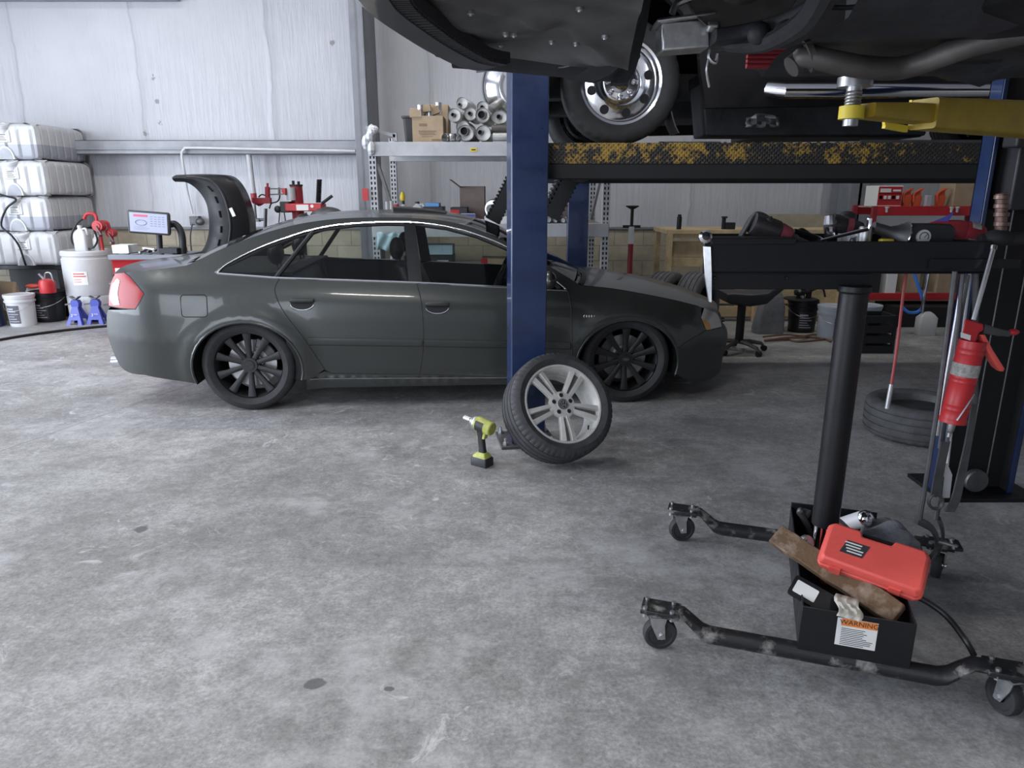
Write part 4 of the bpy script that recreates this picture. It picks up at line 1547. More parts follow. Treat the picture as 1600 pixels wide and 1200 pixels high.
# dark liner edge hanging along the far side of the tray, in front of the wheel opening
ln = MB()
c1 = chain([PY(706, 104, 2.40), PY(760, 108, 2.45), PY(850, 116, 2.50), PY(930, 124, 2.52), PY(978, 128, 2.52)], 5)
ln.loft([[p + V((0, -0.05, 0.05)), p + V((0, -0.015, 0.008)), p, p + V((0, 0.03, 0.0)), p + V((0, 0.05, 0.09)), p + V((0, 0.0, 0.12))] for p in c1])
c2 = chain([PY(975, 132, 2.50), PY(988, 112, 2.50), PY(998, 75, 2.49), PY(1006, 40, 2.48), PY(1015, -20, 2.46)], 5)
ln.loft([[p + V((-0.05, -0.03, 0)), p + V((0.005, -0.03, 0)), p + V((0.0, 0.03, 0)), p + V((-0.04, 0.04, 0.0))] for p in c2])
c3 = chain([PY(930, 128, 2.40), PY(965, 112, 2.38), PY(988, 80, 2.36), PY(1003, 40, 2.34), PY(1015, -20, 2.3)], 5)
ln.loft([[p + V((-0.10, -0.05, 0)), p + V((-0.02, -0.05, -0.01)), p + V((0.0, 0.03, 0)), p + V((-0.08, 0.05, 0.02))] for p in c3])
ln.build('wheel_liner', K['underp'], raised, smooth=50)
# body above: wings and floor pan
bd = MB()
bd.bx(-0.20, 4.2, 0.74, 2.46, Z0 + 0.45, Z0 + 0.62)
bd.bx(-0.28, 0.34, 0.76, 2.50, Z0 + 0.28, Z0 + 0.46)
bd.loft([[V((x, y, Z0 + z)) for y, z in ((0.72, z0), (0.70, 0.5), (0.78, 0.75), (2.44, 0.75), (2.52, 0.5), (2.50, z0))] for x, z0 in ((1.06, 0.05), (1.2, 0.02), (3.0, 0.02), (3.2, 0.06))])
bd.loft([[V((x, y, Z0 + z)) for y, z in ((0.72, 0.28), (0.78, 0.75), (2.44, 0.75), (2.52, 0.28))] for x in (-0.25, 1.1)])
bd.loft([[V((x, y, Z0 + z)) for y, z in ((0.72, 0.15), (0.78, 0.78), (2.44, 0.78), (2.52, 0.15))] for x in (3.2, 4.3)])
bd.loft([[V((x0, 0.85 + i, Z0 + z)), V((x1, 0.85 + i, Z0 + z)), V((x1, 2.37 - i, Z0 + z)), V((x0, 2.37 - i, Z0 + z))] for x0, x1, z, i in ((1.0, 3.9, 0.74, 0), (1.7, 3.3, 1.22, 0.16))])
bd.build('body', K['black'], raised, bevel=0.02)
fp_ = MB()
rows = []
for i in range(50):
    x = 0.78 + 2.4 * i / 49
    row = []
    for j in range(40):
        y = 0.74 + 1.74 * j / 39
        z = Z0 + 0.03 + 0.012 * math.sin(5 * x + 3 * math.sin(3 * y)) * math.sin(8 * y)
        t = abs(y - 1.62)
        z += 0.10 * max(0, 1 - (t / 0.16) ** 4)
        z -= 0.035 * math.exp(-((y - 2.38) / 0.05) ** 2) + 0.035 * math.exp(-((y - 0.86) / 0.05) ** 2)
        z -= 0.03 * math.exp(-((x - 1.5 - 0.5 * (2.3 - y)) / 0.05) ** 2)
        row.append(V((x, y, z)))
    rows.append(row)
fp_.grid(rows)
fp_.build('floor_pan', K['underp'], raised, smooth=60)
ex = MB()
ex.tube(chain([PY(1236, 105, 2.15), PY(1250, 95, 2.15), PY(1262, 88, 2.12), PY(1300, 96, 2.1), PY(1360, 106, 2.1), PY(1420, 104, 2.1), PY(1520, 70, 2.0), PY(1640, 40, 1.9)], 5), 0.030, 12)
ex.lathe([(0.030, 0), (0.044, 0.005), (0.044, 0.02), (0.030, 0.025)], PY(1258, 90, 2.13), (0.5, -0.1, 0.2), 16)
ex.build('exhaust_pipe', K['exhaust'], raised)
bk = MB()
dc = PY(1158, -45, 2.22)
bk.lathe([(0.02, 0.0), (0.165, 0.0), (0.165, -0.010), (0.06, -0.012), (0.06, -0.05), (0.0, -0.05)], dc, (0, -1, 0), 48)
bk.lathe([(0.172, 0.03), (0.172, 0.018), (0.09, 0.012), (0.06, 0.04)], dc, (0, -1, 0), 40)
bk.build('brake_disc', K['exhaust'], raised)
cl_ = MB()
a, b_ = PY(1030, 30, 2.25), PY(1106, 80, 2.25)
cl_.box(((a.x + b_.x) / 2, 2.27, (a.z + b_.z) / 2 - 0.005), (b_.x - a.x - 0.01, 0.10, a.z - b_.z - 0.012), M.Rotation(R(-4), 3, 'Y'))
cl_.box(((a.x + b_.x) / 2 - 0.006, 2.255, a.z - 0.005), (b_.x - a.x + 0.02, 0.13, 0.010), M.Rotation(R(-7), 3, 'Y'))
cl_.cyl((b_.x - 0.02, 2.20, a.z - 0.03), (b_.x + 0.012, 2.20, a.z - 0.03), 0.014)
cl_.build('brake_caliper', K['zinc'], raised, bevel=0.006)
sp = MB()
sp.tube(chain([PY(1050, 22, 2.2), PY(1056, 8, 2.2), PY(1066, 2, 2.2), PY(1085, -5, 2.2)], 4), 0.010, 8)
sp.tube(chain([PY(1108, 72, 2.3), PY(1130, 68, 2.3), PY(1180, 60, 2.2)], 4), 0.008, 8)
sp.tube(chain([PY(1110, 78, 2.3), PY(1108, 90, 2.3), PY(1118, 98, 2.3), PY(1122, 84, 2.3)], 4), 0.006, 8)
sp.tube(chain([PY(1108, 90, 2.3), PY(1104, 110, 2.3), PY(1108, 136, 2.32)], 4), 0.004, 6)
sp.build('brake_hose', K['steel'], raised)
su = MB()
su.ell(PY(1185, 52, 2.1), 0.03, 0.03, 0.03)
su.tube(chain([PY(1110, 66, 2.28), PY(1150, 72, 2.25), PY(1200, 66, 2.1), PY(1262, 30, 1.8), PY(1300, -30, 1.6)], 5), [0.016 + 0.0008 * k for k in range(21)], 10)
su.loft([[p + V((0, y, z)) for y, z in rrect(0.05, 0.018, 0.01, 2)] for p in chain([PY(1112, 60, 2.2), PY(1160, 52, 2.2), PY(1215, 36, 2.1), PY(1270, 6, 2.0)], 4)])
su.ell(PY(1230, 50, 2.0), 0.035, 0.04, 0.03)
su.bx(0.36, 1.04, 1.0, 1.9, Z0 + 0.36, Z0 + 0.46)
for k in range(6):
    su.tube([V((0.86 + 0.05 * math.cos(t), 2.05 + 0.05 * math.sin(t), Z0 + 0.12 + 0.03 * k + 0.03 * t / (2 * PI))) for t in [2 * PI * j / 12 for j in range(13)]], 0.007, 6)
su.build('suspension', K['underp'], raised, bevel=0.004)
rd = MB()
a, b_ = PY(1168, 78, 2.6), PY(1232, 106, 2.6)
for k in range(4):
    z = a.z + (b_.z - a.z) * (k + 0.5) / 4
    rd.cyl((a.x, 2.6, z), (b_.x, 2.6, z), 0.010, n=12)
rd.build('red_spring', K['redm'], raised)

# ------------------------------------------------------------------ back left: tanks, drum, pails, jack stands
TX1 = PY(80, 300, 8.95).x
TX1 -= 0.0
TX0 = TX1 - 1.08
tz = [PY(80, py, 8.95).z for py in (414, 363, 308, 251, 192)]
hT = (tz[4] - tz[0]) / 4
TB = tz[0]


def tank_outline(inset, flat):
    """ribbed rectangle outline: x 0..1.08 (front along y = 0), y 0..1.0"""
    w_, d_ = 1.08, 0.98
    pts = []
    def run(a, b, n, nx, ny):
        L_ = math.hypot(b[0] - a[0], b[1] - a[1])
        m = n * 8
        for k in range(m):
            t = k / m
            ph = (t * n) % 1.0
            g = 0.026 * (1 if 0.40 < ph < 0.60 else 0) * (1 - flat)
            e = 0.05 * max(0, 1 - min(t, 1 - t) * L_ / 0.05)
            g = g + e * 0.5 + inset
            pts.append((a[0] + (b[0] - a[0]) * t - nx * g, a[1] + (b[1] - a[1]) * t - ny * g))
    run((0, 0), (w_, 0), 7, 0, -1)
    run((w_, 0), (w_, d_), 7, 1, 0)
    run((w_, d_), (0, d_), 7, 0, 1)
    run((0, d_), (0, 0), 7, -1, 0)
    return pts


def make_tank(k, z, dx, dy, label):
    t = thing('oil_tank', label, 'tank', (TX0 + dx, 8.95 + dy - 0.06, z), 0, 'stacked white oil tanks')
    b = MB()
    ls = []
    for zz, ins, fl in ((0.0, 0.05, 1), (0.02, 0.012, 0.4), (0.05, 0, 0), (0.17, 0, 0), (0.175, 0, 0), (hT - 0.09, 0, 0), (hT - 0.05, 0.006, 0.3), (hT - 0.025, 0.03, 0.9), (hT - 0.004, 0.09, 1)):
        ls.append([V((x, y, zz)) for x, y in tank_outline(ins, fl)])
    n = len(ls[0])
    b.loft(ls)
    # lower band shows the oil level
    lev = 0.17
    for i in range(len(b.m)):
        zc = sum(b.v[q].z for q in b.f[i]) / len(b.f[i])
        b.m[i] = 1 if (k in (3, 1) and zc < lev) else 0
    o = b.build('shell', [K['tank'], K['tanklow']], t, local=True, smooth=50)
    c = MB()
    cx = 0.67
    c.loft([[V((cx + x, -0.012 + yy, zz)) for x in (-0.09 + i_, 0.09 - i_)] + [V((cx + x, 0.07, zz)) for x in (0.09, -0.09)] for zz, yy, i_ in ((0.19, 0.0, 0.0), (hT - 0.10, 0.0, 0.0), (hT - 0.02, 0.05, 0.02))])
    c.build('neck_panel', K['tank'], t, local=True, bevel=0.01)
    c = MB()
    ax = V((0, -0.35, 0.94)).normalized()
    p = V((cx, 0.03, hT - 0.078))
    c.lathe([(0.075, -0.03), (0.075, 0.03), (0.085, 0.032), (0.085, 0.06), (0.075, 0.066), (0.04, 0.066), (0.036, 0.058), (0, 0.058)], p, ax, 24)
    c.build('filler_cap', K['white'], t, local=True)
    r = MB()
    r.prism([(cx + 0.105 * math.cos(R(a)), 0.0 + 0.15 * math.sin(R(a))) for a in range(0, 181, 15)], (0, 0.02, 0.0), UX, UZ, -UY, 0.032)
    r.mi = 1  # grey face paints the shade of a hollow onto the raised arch
    r.prism([(cx + 0.085 * math.cos(R(a)), 0.13 * math.sin(R(a))) for a in range(0, 181, 15)], (0, -0.0125, 0.0), UX, UZ, -UY, 0.002)
    r.build('outlet_shade_arch', [K['tank'], K['grey']], t, local=True)
    lb = MB()
    lb.bx(cx - 0.06, cx + 0.06, -0.016, -0.012, 0.20, hT - 0.11)
    lb.mi = 1
    for j in range(5):
        lb.bx(cx - 0.05, cx + 0.045 - 0.012 * (j % 3), -0.0175, -0.016, 0.215 + j * 0.02, 0.222 + j * 0.02)
    lb.build('label_sheet', [K['paper'], K['ink']], t, local=True)
    return t


names = ['lowest white oil tank of the four stacked in the back left corner', 'second white oil tank up from the bottom of the corner stack',
         'third white oil tank up, just under the topmost', 'topmost white ribbed oil tank of the stack in the back left corner']
for k in range(4):
    make_tank(k, TB + k * hT + 0.001 * k, -0.02 * (k % 2) + (0.0, -0.01, 0.01, -0.005)[k], 0.01 * (k % 2), names[k])

ts = thing('tank_stand', 'dark steel bench frame carrying the stack of white oil tanks', 'stand', (TX0 + 0.55, 9.35, 0))
s_ = MB()
s_.bx(TX0 - 0.05, TX1 + 0.01, 8.97, 9.84, TB - 0.06, TB - 0.004)
s_.build('deck', K['black'], ts, bevel=0.006)
for x in (TX0, TX1 - 0.04):
    for y in (8.98, 9.78):
        MB().bx(x - 0.04, x + 0.04, y - 0.04, y + 0.04, 0, TB - 0.06).build('leg', K['black'], ts)
MB().bx(TX0, TX1 - 0.02, 9.5, 9.53, 0.05, TB - 0.06).build('back_sheet', K['plastic'], ts)
# pump hose curling down the stack
hm = MB()
hm.tube(chain([PY(-12, 300, 8.82), PY(8, 306, 8.80), PY(25, 312, 8.82), PY(10, 326, 8.82), PY(2, 352, 8.82), PY(18, 368, 8.82), PY(30, 385, 8.84), PY(38, 408, 8.84), PY(40, 414, 8.86)], 6), 0.012, 8)
tag(hm.build('oil_hose', K['black']), 'thin black hose draped down the front of the white oil tanks', 'hose')
# blue drum at the very left
dm = thing('steel_drum', 'dark blue steel drum under the oil tanks at the left edge', 'drum', PZ(-34, 510).to_tuple())
dp = PZ(-34, 510)
dp = V((dp.x, dp.y, 0))
prof = [(0.0, 0.0), (0.285, 0.0), (0.285, 0.015), (0.28, 0.03)]
for zz in (0.29, 0.58):
    prof += [(0.28, zz - 0.02), (0.29, zz), (0.28, zz + 0.02)]
prof += [(0.28, 0.86), (0.285, 0.87), (0.285, 0.88), (0.275, 0.882), (0.27, 0.868), (0.0, 0.868)]
MB().lathe(prof, dp, UZ, 36).build('body', K['blue'], dm)
MB().cyl(dp + V((0.15, -0.12, 0.868)), dp + V((0.15, -0.12, 0.885)), 0.03).build('bung', K['dsteel'], dm)

# white plastic drum with hand pumps on top
DY = 8.80
dc = PY(141, 440, DY)
dbt = 0.0
dtop = PY(141, 390, DY).z
dr = 0.5 * (PY(181, 440, DY).x - PY(101, 440, DY).x) * 0.87
drum = thing('plastic_drum', 'large white plastic drum with a red printed label beside the red balancer', 'drum', (dc.x, DY, 0))
prof = [(0, 0), (dr - 0.03, 0), (dr, 0.03), (dr, 0.30), (dr - 0.006, 0.31), (dr, 0.32), (dr, dtop - 0.10), (dr - 0.012, dtop - 0.09), (dr - 0.012, dtop - 0.07), (dr, dtop - 0.06), (dr, dtop - 0.02), (dr - 0.015, dtop), (dr - 0.03, dtop - 0.008), (0, dtop - 0.012)]
MB().lathe(prof, (dc.x, DY, 0), UZ, 44).build('body', K['tank'], drum)
lb = MB()
def curved(mb, cx, cy, r, a0, a1, z0, z1, n=8, off=0.0):
    vs = []
    for k in range(n + 1):
        a = R(a0 + (a1 - a0) * k / n)
        vs.append([V((cx + (r + off) * math.sin(a), cy - (r + off) * math.cos(a), z)) for z in (z0, z1)])
    mb.grid(vs)
curved(lb, dc.x, DY, dr, -8, 26, dtop - 0.40, dtop - 0.24, off=0.003)
lb.mi = 1
for z, a1 in ((0.26, 20), (0.29, 23)):
    curved(lb, dc.x, DY, dr, -6, a1, dtop - z - 0.012, dtop - z, off=0.005)
for z in (0.33, 0.36):
    curved(lb, dc.x, DY, dr, -6, 12, dtop - z - 0.006, dtop - z, off=0.005)
lb.build('label_sheet', [K['paper'], K['redink']], drum)
def hand_pump(px, py, Y, label, r=0.055, flip=1):
    q = PY(px, py, Y)
    t = thing('drum_pump', label, 'pump', (q.x, Y, dtop), 0, 'red hand pumps on the drum')
    b = MB()
    b.cyl((q.x, Y - 0.05, q.z), (q.x, Y + 0.05, q.z), r, n=24)
    b.cyl((q.x, Y - 0.06, q.z), (q.x, Y - 0.05, q.z), r * 0.6, n=16)
    b.cyl((q.x, Y, dtop - 0.012), (q.x, Y, q.z - r * 0.8), 0.018)
    b.tube(chain([(q.x - 0.02 * flip, Y, q.z + r * 0.8), (q.x - 0.03 * flip, Y, q.z + r + 0.07), (q.x - 0.12 * flip, Y, q.z + r + 0.08), (q.x - 0.17 * flip, Y, q.z + r + 0.02)], 5), 0.019, 10)
    b.build('body', K['red'], t)
    c = MB()
    c.bar((q.x, Y - 0.065, q.z), (q.x + 0.05, Y - 0.065, q.z - 0.11), 0.02, 0.012)
    c.cyl((q.x + 0.05, Y - 0.065, q.z - 0.11), (q.x + 0.05, Y - 0.14, q.z - 0.11), 0.012)
    c.build('crank', K['dsteel'], t)
    return t, q
t1, q1 = hand_pump(155, 353, DY - 0.05, 'red rotary hand pump with black hose on the white drum', 0.062)
hz = MB()
hz.tube(chain([(q1.x - 0.17, DY - 0.05, q1.z + 0.09), (q1.x - 0.25, DY - 0.07, q1.z + 0.03), (q1.x - 0.33, DY - 0.08, q1.z - 0.10), (q1.x - 0.33, DY - 0.09, dtop + 0.08), (q1.x - 0.24, DY - 0.10, dtop + 0.02), (q1.x - 0.08, DY - 0.12, dtop + 0.03), (q1.x - 0.02, DY - 0.10, dtop + 0.12), (q1.x - 0.06, DY - 0.07, q1.z - 0.05)], 7), 0.011, 8)
hz.build('hose', K['black'], t1)
hand_pump(174, 364, DY + 0.07, 'red hand pump nearest the balancer on the white drum', 0.05, flip=1)
def jug(name, label, px, py0, py1, Y, z0, wpx, mtl, capm, hand=True, base=None):
    a = PY(px, py0, Y)
    w2 = (PY(px + wpx / 2, py0, Y).x - PY(px - wpx / 2, py0, Y).x) / 2
    zt = PY(px, py1, Y).z
    z0 = PY(px, py0, Y).z if z0 is None else z0
    H_ = zt - z0
    t = thing(name, label, 'bottle', (a.x, Y, z0))
    b = MB()
    ls = []
    for f, sx in ((0.0, 0.9), (0.03, 1.0), (0.55, 1.0), (0.68, 0.92), (0.80, 0.55), (0.86, 0.30), (0.92, 0.27)):
        ls.append([V((a.x + x * sx, Y + y * sx, z0 + f * H_)) for x, y in rrect(w2, w2 * 0.72, w2 * 0.35, 4)])
    b.loft(ls)
    b.build('body', mtl, t, smooth=50)
    MB().cyl((a.x, Y, z0 + 0.91 * H_), (a.x, Y, zt), w2 * 0.34, n=14).build('cap', capm, t)
    if hand:
        MB().tube(chain([(a.x + w2 * 0.25, Y, z0 + 0.84 * H_), (a.x + w2 * 0.9, Y, z0 + 0.86 * H_), (a.x + w2 * 1.0, Y, z0 + 0.62 * H_)], 4), w2 * 0.16, 8).build('handle', mtl, t)
    return t
jug('oil_jug', 'white plastic jug standing on the white drum', 129, 384, 352, DY - 0.1, dtop - 0.01, 20, K['white'], K['white'])
jug('small_bottle', 'small pale bottle on the white drum behind the crank', 151, 384, 366, DY - 0.05, dtop - 0.01, 9, K['jug'], K['white'], False)


def pail(name, label, px, pyb, Y, r0, r1, h, mtl, labelm=None, lid=True, band=None, group=None, ang=(-35, 25)):
    c = PY(px, pyb, Y)
    c = V((c.x, Y, 0))
    t = thing(name, label, 'bucket', c, 0, group)
    prof = [(0, 0), (r0, 0), (r0 + 0.003, 0.01), (r1 - 0.004, h - 0.09), (r1 + 0.008, h - 0.088), (r1 + 0.010, h - 0.07), (r1, h - 0.066), (r1 + 0.002, h - 0.04), (r1 + 0.010, h - 0.036), (r1 + 0.010, h - 0.022), (r1 + 0.002, h - 0.02)]
    prof += [(r1 + 0.012, h - 0.018), (r1 + 0.012, h), (r1 - 0.005, h + 0.002), (r1 - 0.015, h - 0.008), (0, h - 0.008)] if lid else [(r1 + 0.004, h), (r1 - 0.004, h), (r0 - 0.004, 0.01), (0, 0.01)]
    MB().lathe(prof, c, UZ, 40).build('body', mtl, t)
    if labelm:
        lb = MB()
        f = lambda z: r0 + (r1 - r0) * z / h
        n = 10
        rows = []
        for k in range(n + 1):
            a = R(ang[0] + (ang[1] - ang[0]) * k / n)
            rows.append([c + V(((f(z) + 0.004) * math.sin(a), -(f(z) + 0.004) * math.cos(a), z)) for z in (0.04, h - 0.12)])
        lb.grid(rows)
        lb.mi = 1
        for j in range(6):
            z = 0.06 + j * (h - 0.2) / 6
            a1 = ang[0] + (ang[1] - ang[0]) * (0.9 - 0.15 * (j % 3))
            rows = []
            for k in range(n + 1):
                a = R(ang[0] + 4 + (a1 - ang[0] - 4) * k / n)
                rows.append([c + V(((f(zz) + 0.006) * math.sin(a), -(f(zz) + 0.006) * math.cos(a), zz)) for zz in (z, z + (0.018 if j == 5 else 0.008))])
            lb.grid(rows)
        lb.build('label_sheet', labelm, t)
    MB().tube([c + V(((r1 + 0.016) * math.cos(a), -(r1 + 0.016) * abs(math.sin(a)), h - 0.08 - 0.10 * abs(math.sin(a)))) for a in [PI * k / 20 for k in range(21)]], 0.0028, 5).build('bail', K['steel'], t)
    return t


lab_d = mat('dark printed label', (0.10, 0.10, 0.125), 0.6)
lab_t = mat('pale print', (0.42, 0.43, 0.47), 0.6)
pail('pail', 'white plastic pail with lid and dark label by the oil tanks', 36, 498, 8.35, 0.132, 0.152, 0.37, K['white'], [lab_d, lab_t])
pail('pail', 'black plastic pail between the white pail and white drum', 80, 494, 8.66, 0.15, 0.185, 0.37, K['black'], [K['plastic'], lab_t])
# red can on the black pail
q = PY(92, 449, 8.66)
rc = thing('gas_can', 'small red fuel can with metal handle on the black pail', 'can', (q.x, 8.45, 0.372))
b = MB()
b.lathe([(0, 0.0), (0.085, 0.0), (0.088, 0.01), (0.088, 0.12), (0.075, 0.15), (0.03, 0.165), (0.0, 0.165)], (q.x, 8.45, 0.372), UZ, 28)
b.build('body', K['red'], rc)
b = MB()
b.tube(chain([(q.x - 0.02, 8.45, 0.53), (q.x + 0.0, 8.45, 0.60), (q.x + 0.06, 8.45, 0.60), (q.x + 0.075, 8.45, 0.50)], 5), 0.008, 6)
b.cyl((q.x - 0.02, 8.44, 0.53), (q.x - 0.06, 8.42, 0.60), 0.012)
b.build('handle', K['steel'], rc)
# paper sacks behind the pails
def sack(px, pyt, pyb, Y, wpx, label, top=None, z0=0.0):
    a, b_ = PY(px - wpx / 2, pyb, Y), PY(px + wpx / 2, pyt, Y)
    t = thing('paper_sack', label, 'bag', ((a.x + b_.x) / 2, Y, z0))
    m = MB()
    ls = []
    cx = (a.x + b_.x) / 2
    w2 = (b_.x - a.x) / 2
    zt = b_.z
    for f, sx, sy in ((0, 0.95, 0.95), (0.05, 1, 1), (0.6, 0.97, 0.9), (0.85, 0.85, 0.6), (0.95, 0.8, 0.2), (1.0, 0.82, 0.1)):
        ls.append([V((cx + x * sx + 0.01 * math.sin(7 * f + 3 * x), Y + y * sy, z0 + (zt - z0) * f + 0.008 * f * math.sin(40 * x))) for x, y in rrect(w2, w2 * 0.6, w2 * 0.3, 4)])
    m.loft(ls)
    m.build('sack_body', K['card'] if top is None else K['paper'], t, smooth=50)
    if top:
        n_ = MB()
        n_.ell((cx, Y - 0.02, zt + 0.01), w2 * 0.8, w2 * 0.5, 0.03)
        n_.build('cloth', top, t)
    return t
sack(16, 440, 490, 8.70, 22, 'crumpled tan paper sack at the far left behind the white pail')
sack(57, 448, 490, 8.90, 20, 'pale paper bag with a red cloth on top behind the two pails', K['redp'])

# jack stands
def make_jack_stand():
    t = thing('jack_stand', 'blue jack stand nearest the black pail of the three by the drum', 'jack stand', (0, 0, 0), 0, 'blue jack stands in front of the white drum')
    b = MB()
    # four splayed legs of folded sheet
    for sx in (-1, 1):
        for sy in (-1, 1):
            b.loft([[V((sx * (0.035 + 0.065 * f), sy * (0.03 + 0.06 * f), 0.215 * (1 - f))), V((sx * (0.035 + 0.065 * f) - sx * (0.02 + 0.03 * f), sy * (0.03 + 0.06 * f), 0.215 * (1 - f))), V((sx * (0.035 + 0.065 * f) - sx * (0.02 + 0.03 * f), sy * (0.03 + 0.06 * f) - sy * 0.006, 0.215 * (1 - f))), V((sx * (0.035 + 0.065 * f) - sx * 0.006, sy * (0.03 + 0.06 * f) - sy * 0.006, 0.215 * (1 - f))), V((sx * (0.035 + 0.065 * f) - sx * 0.006, sy * (0.03 + 0.06 * f) - sy * (0.02 + 0.03 * f), 0.215 * (1 - f))), V((sx * (0.035 + 0.065 * f), sy * (0.03 + 0.06 * f) - sy * (0.02 + 0.03 * f), 0.215 * (1 - f)))] for f in (0, 1)])
    for sy in (-1, 1):
        b.loft([[V((sx * (0.035 + 0.045 * f), sy * (0.031 + 0.045 * f), 0.215 - 0.16 * f)) for sx in (-1, 1)] + [V((sx * (0.035 + 0.045 * f), sy * (0.027 + 0.045 * f), 0.215 - 0.16 * f)) for sx in (1, -1)] for f in (0, 1)])
    b.prism([(-0.045, 0.0), (0.045, 0.0), (0.055, 0.05), (0.035, 0.085), (-0.035, 0.085), (-0.05, 0.05)], (0, -0.032, 0.205), UX, UZ, UY, 0.064)
    b.mi = 1
    b.text('3', (-0.02, -0.075, 0.11), UX, V((0, 0.27, 0.96)), 0.035, 0.004)
    b.text('TON', (0.02, -0.071, 0.12), UX, V((0, 0.27, 0.96)), 0.016, 0.004)
    b.build('base', [K['bluejs'], K['white']], t, local=True, bevel=0.0)
    r = MB()
    r.bx(-0.014, 0.014, -0.012, 0.012, 0.08, 0.31)
    r.prism([(-0.055, 0.335), (-0.06, 0.325), (-0.02, 0.295), (0.02, 0.295), (0.06, 0.325), (0.055, 0.335), (0.015, 0.312), (-0.015, 0.312)], (0, -0.03, 0), UX, UZ, UY, 0.06)
    r.build('ratchet_post', K['dsteel'], t, local=True, bevel=0.003)
    h = MB()
    h.bar((-0.03, -0.02, 0.245), (-0.12, -0.03, 0.235), 0.012, 0.018)
    h.build('lever', K['dsteel'], t, local=True)
    return t
js = make_jack_stand()
pj = [PZ(124, 506), PZ(154, 505), PZ(185, 506)]
js.location = pj[0]
js.rotation_euler = (0, 0, R(-6))
dup(js, pj[1], R(4), 'middle blue jack stand of the three in front of the white drum')
dup(js, pj[2], R(10), 'blue jack stand half hidden by the rear of the grey sedan')
cbm = MB()
cbm.tube(chain([PZ(-30, 536, 0.015), PZ(40, 524, 0.015), PZ(100, 516, 0.015), PZ(160, 510, 0.015), PZ(240, 503, 0.015)], 5), 0.014, 8)
tag(cbm.build('floor_cable', K['black']), 'black cable lying across the floor behind the sedan', 'cable')

# ------------------------------------------------------------------ wheel balancer
BY = 7.55
bx0, bx1 = PY(175, 420, BY).x, PY(286, 420, BY).x
bzt = PY(220, 398, BY).z
bal = thing('wheel_balancer', 'red wheel balancer with lit monitor and tall black wheel guard behind the sedan', 'machine', ((bx0 + bx1) / 2, BY + 0.25, 0))
b = MB()
b.loft([[V((x, y, z)) for x, y in ((bx0 + i, BY + i), (bx1 - i, BY + i), (bx1 - i, BY + 0.5), (bx0 + i, BY + 0.5))] for z, i in ((0.02, 0.03), (0.12, 0.02), (bzt - 0.06, 0.0), (bzt - 0.05, 0.0))])
b.build('cabinet', K['red'], bal, bevel=0.012)
b = MB()
b.bx(bx0 - 0.015, bx1 + 0.02, BY - 0.02, BY + 0.52, bzt - 0.05, bzt)
for k in range(5):
    b.bx(bx0 + 0.08 + k * 0.12, bx0 + 0.17 + k * 0.12, BY + 0.02, BY + 0.40, bzt, bzt + 0.008)
b.build('weight_tray', K['colgrey'], bal, bevel=0.008)
st = MB()
c0, c1 = PY(180, 419, BY), PY(193, 440, BY)
st.bx(c0.x, c1.x, BY - 0.006, BY - 0.001, c1.z, c0.z)
st.mi = 1
st.bx(c0.x + 0.015, c0.x + 0.05, BY - 0.008, BY - 0.006, c1.z + 0.05, c0.z - 0.03)
st.build('sticker', [K['paper'], K['ink']], bal)
b = MB()
kn = PY(175, 444, BY - 0.05)
b.ell(kn, 0.03).cyl(kn, kn + V((0.05, 0.05, 0)), 0.012)
b.build('knob', K['dsteel'], bal)
# monitor
m0, m1 = PY(204, 366, BY), PY(264, 330, BY)
mon = MB()
tilt = M.Rotation(R(4), 3, 'Y')
mc = (m0 + m1) / 2
mw, mh = m1.x - m0.x, m1.z - m0.z
mon.loft([[mc + tilt @ V((x, yy, y)) for x, y in rrect(mw / 2 - i, mh / 2 - i, 0.02, 3)] for yy, i in ((0.03, 0.01), (0.0, 0.0), (-0.02, 0.0), (-0.025, 0.006))])
mo = mon.build('monitor', K['plastic'], bal)
sc = MB()
def on_scr(x0, x1, z0, z1, lift=0.0):
    sc.add([mc + tilt @ V((x, -0.027 - lift, z)) for x, z in ((x0, z0), (x1, z0), (x1, z1), (x0, z1))], [(0, 1, 2, 3)])
W2, H2 = mw / 2 - 0.022, mh / 2 - 0.020
on_scr(-W2, W2, -H2, H2)
sc.mi = 1
on_scr(-W2 * 0.78, -W2 * 0.02, H2 * 0.58, H2 * 0.82, 0.001)
sc.mi = 2
for r_ in range(5):
    for c_ in range(4):
        on_scr(W2 * (0.10 + 0.21 * c_), W2 * (0.24 + 0.21 * c_), H2 * (0.62 - 0.24 * r_), H2 * (0.70 - 0.24 * r_), 0.001)
sc.tube([mc + tilt @ V((-W2 * 0.40 + W2 * 0.30 * math.cos(a), -0.028, -H2 * 0.02 + H2 * 0.28 * math.sin(a))) for a in [2 * PI * k / 18 for k in range(18)]], 0.004, 4, closed=True)
for r_ in range(3):
    on_scr(-W2 * 0.8, -W2 * (0.1 - 0.15 * (r_ % 2)), -H2 * (0.5 + 0.14 * r_), -H2 * (0.46 + 0.14 * r_), 0.001)
sc.build('screen', [K['screen'], K['screenred'], K['screendark']], mo, recalc=False)
MB().cyl((PY(246, 396, BY).x, BY + 0.06, bzt), (PY(246, 366, BY).x, BY + 0.05, mc.z), 0.03).build('monitor_post', K['plastic'], bal)
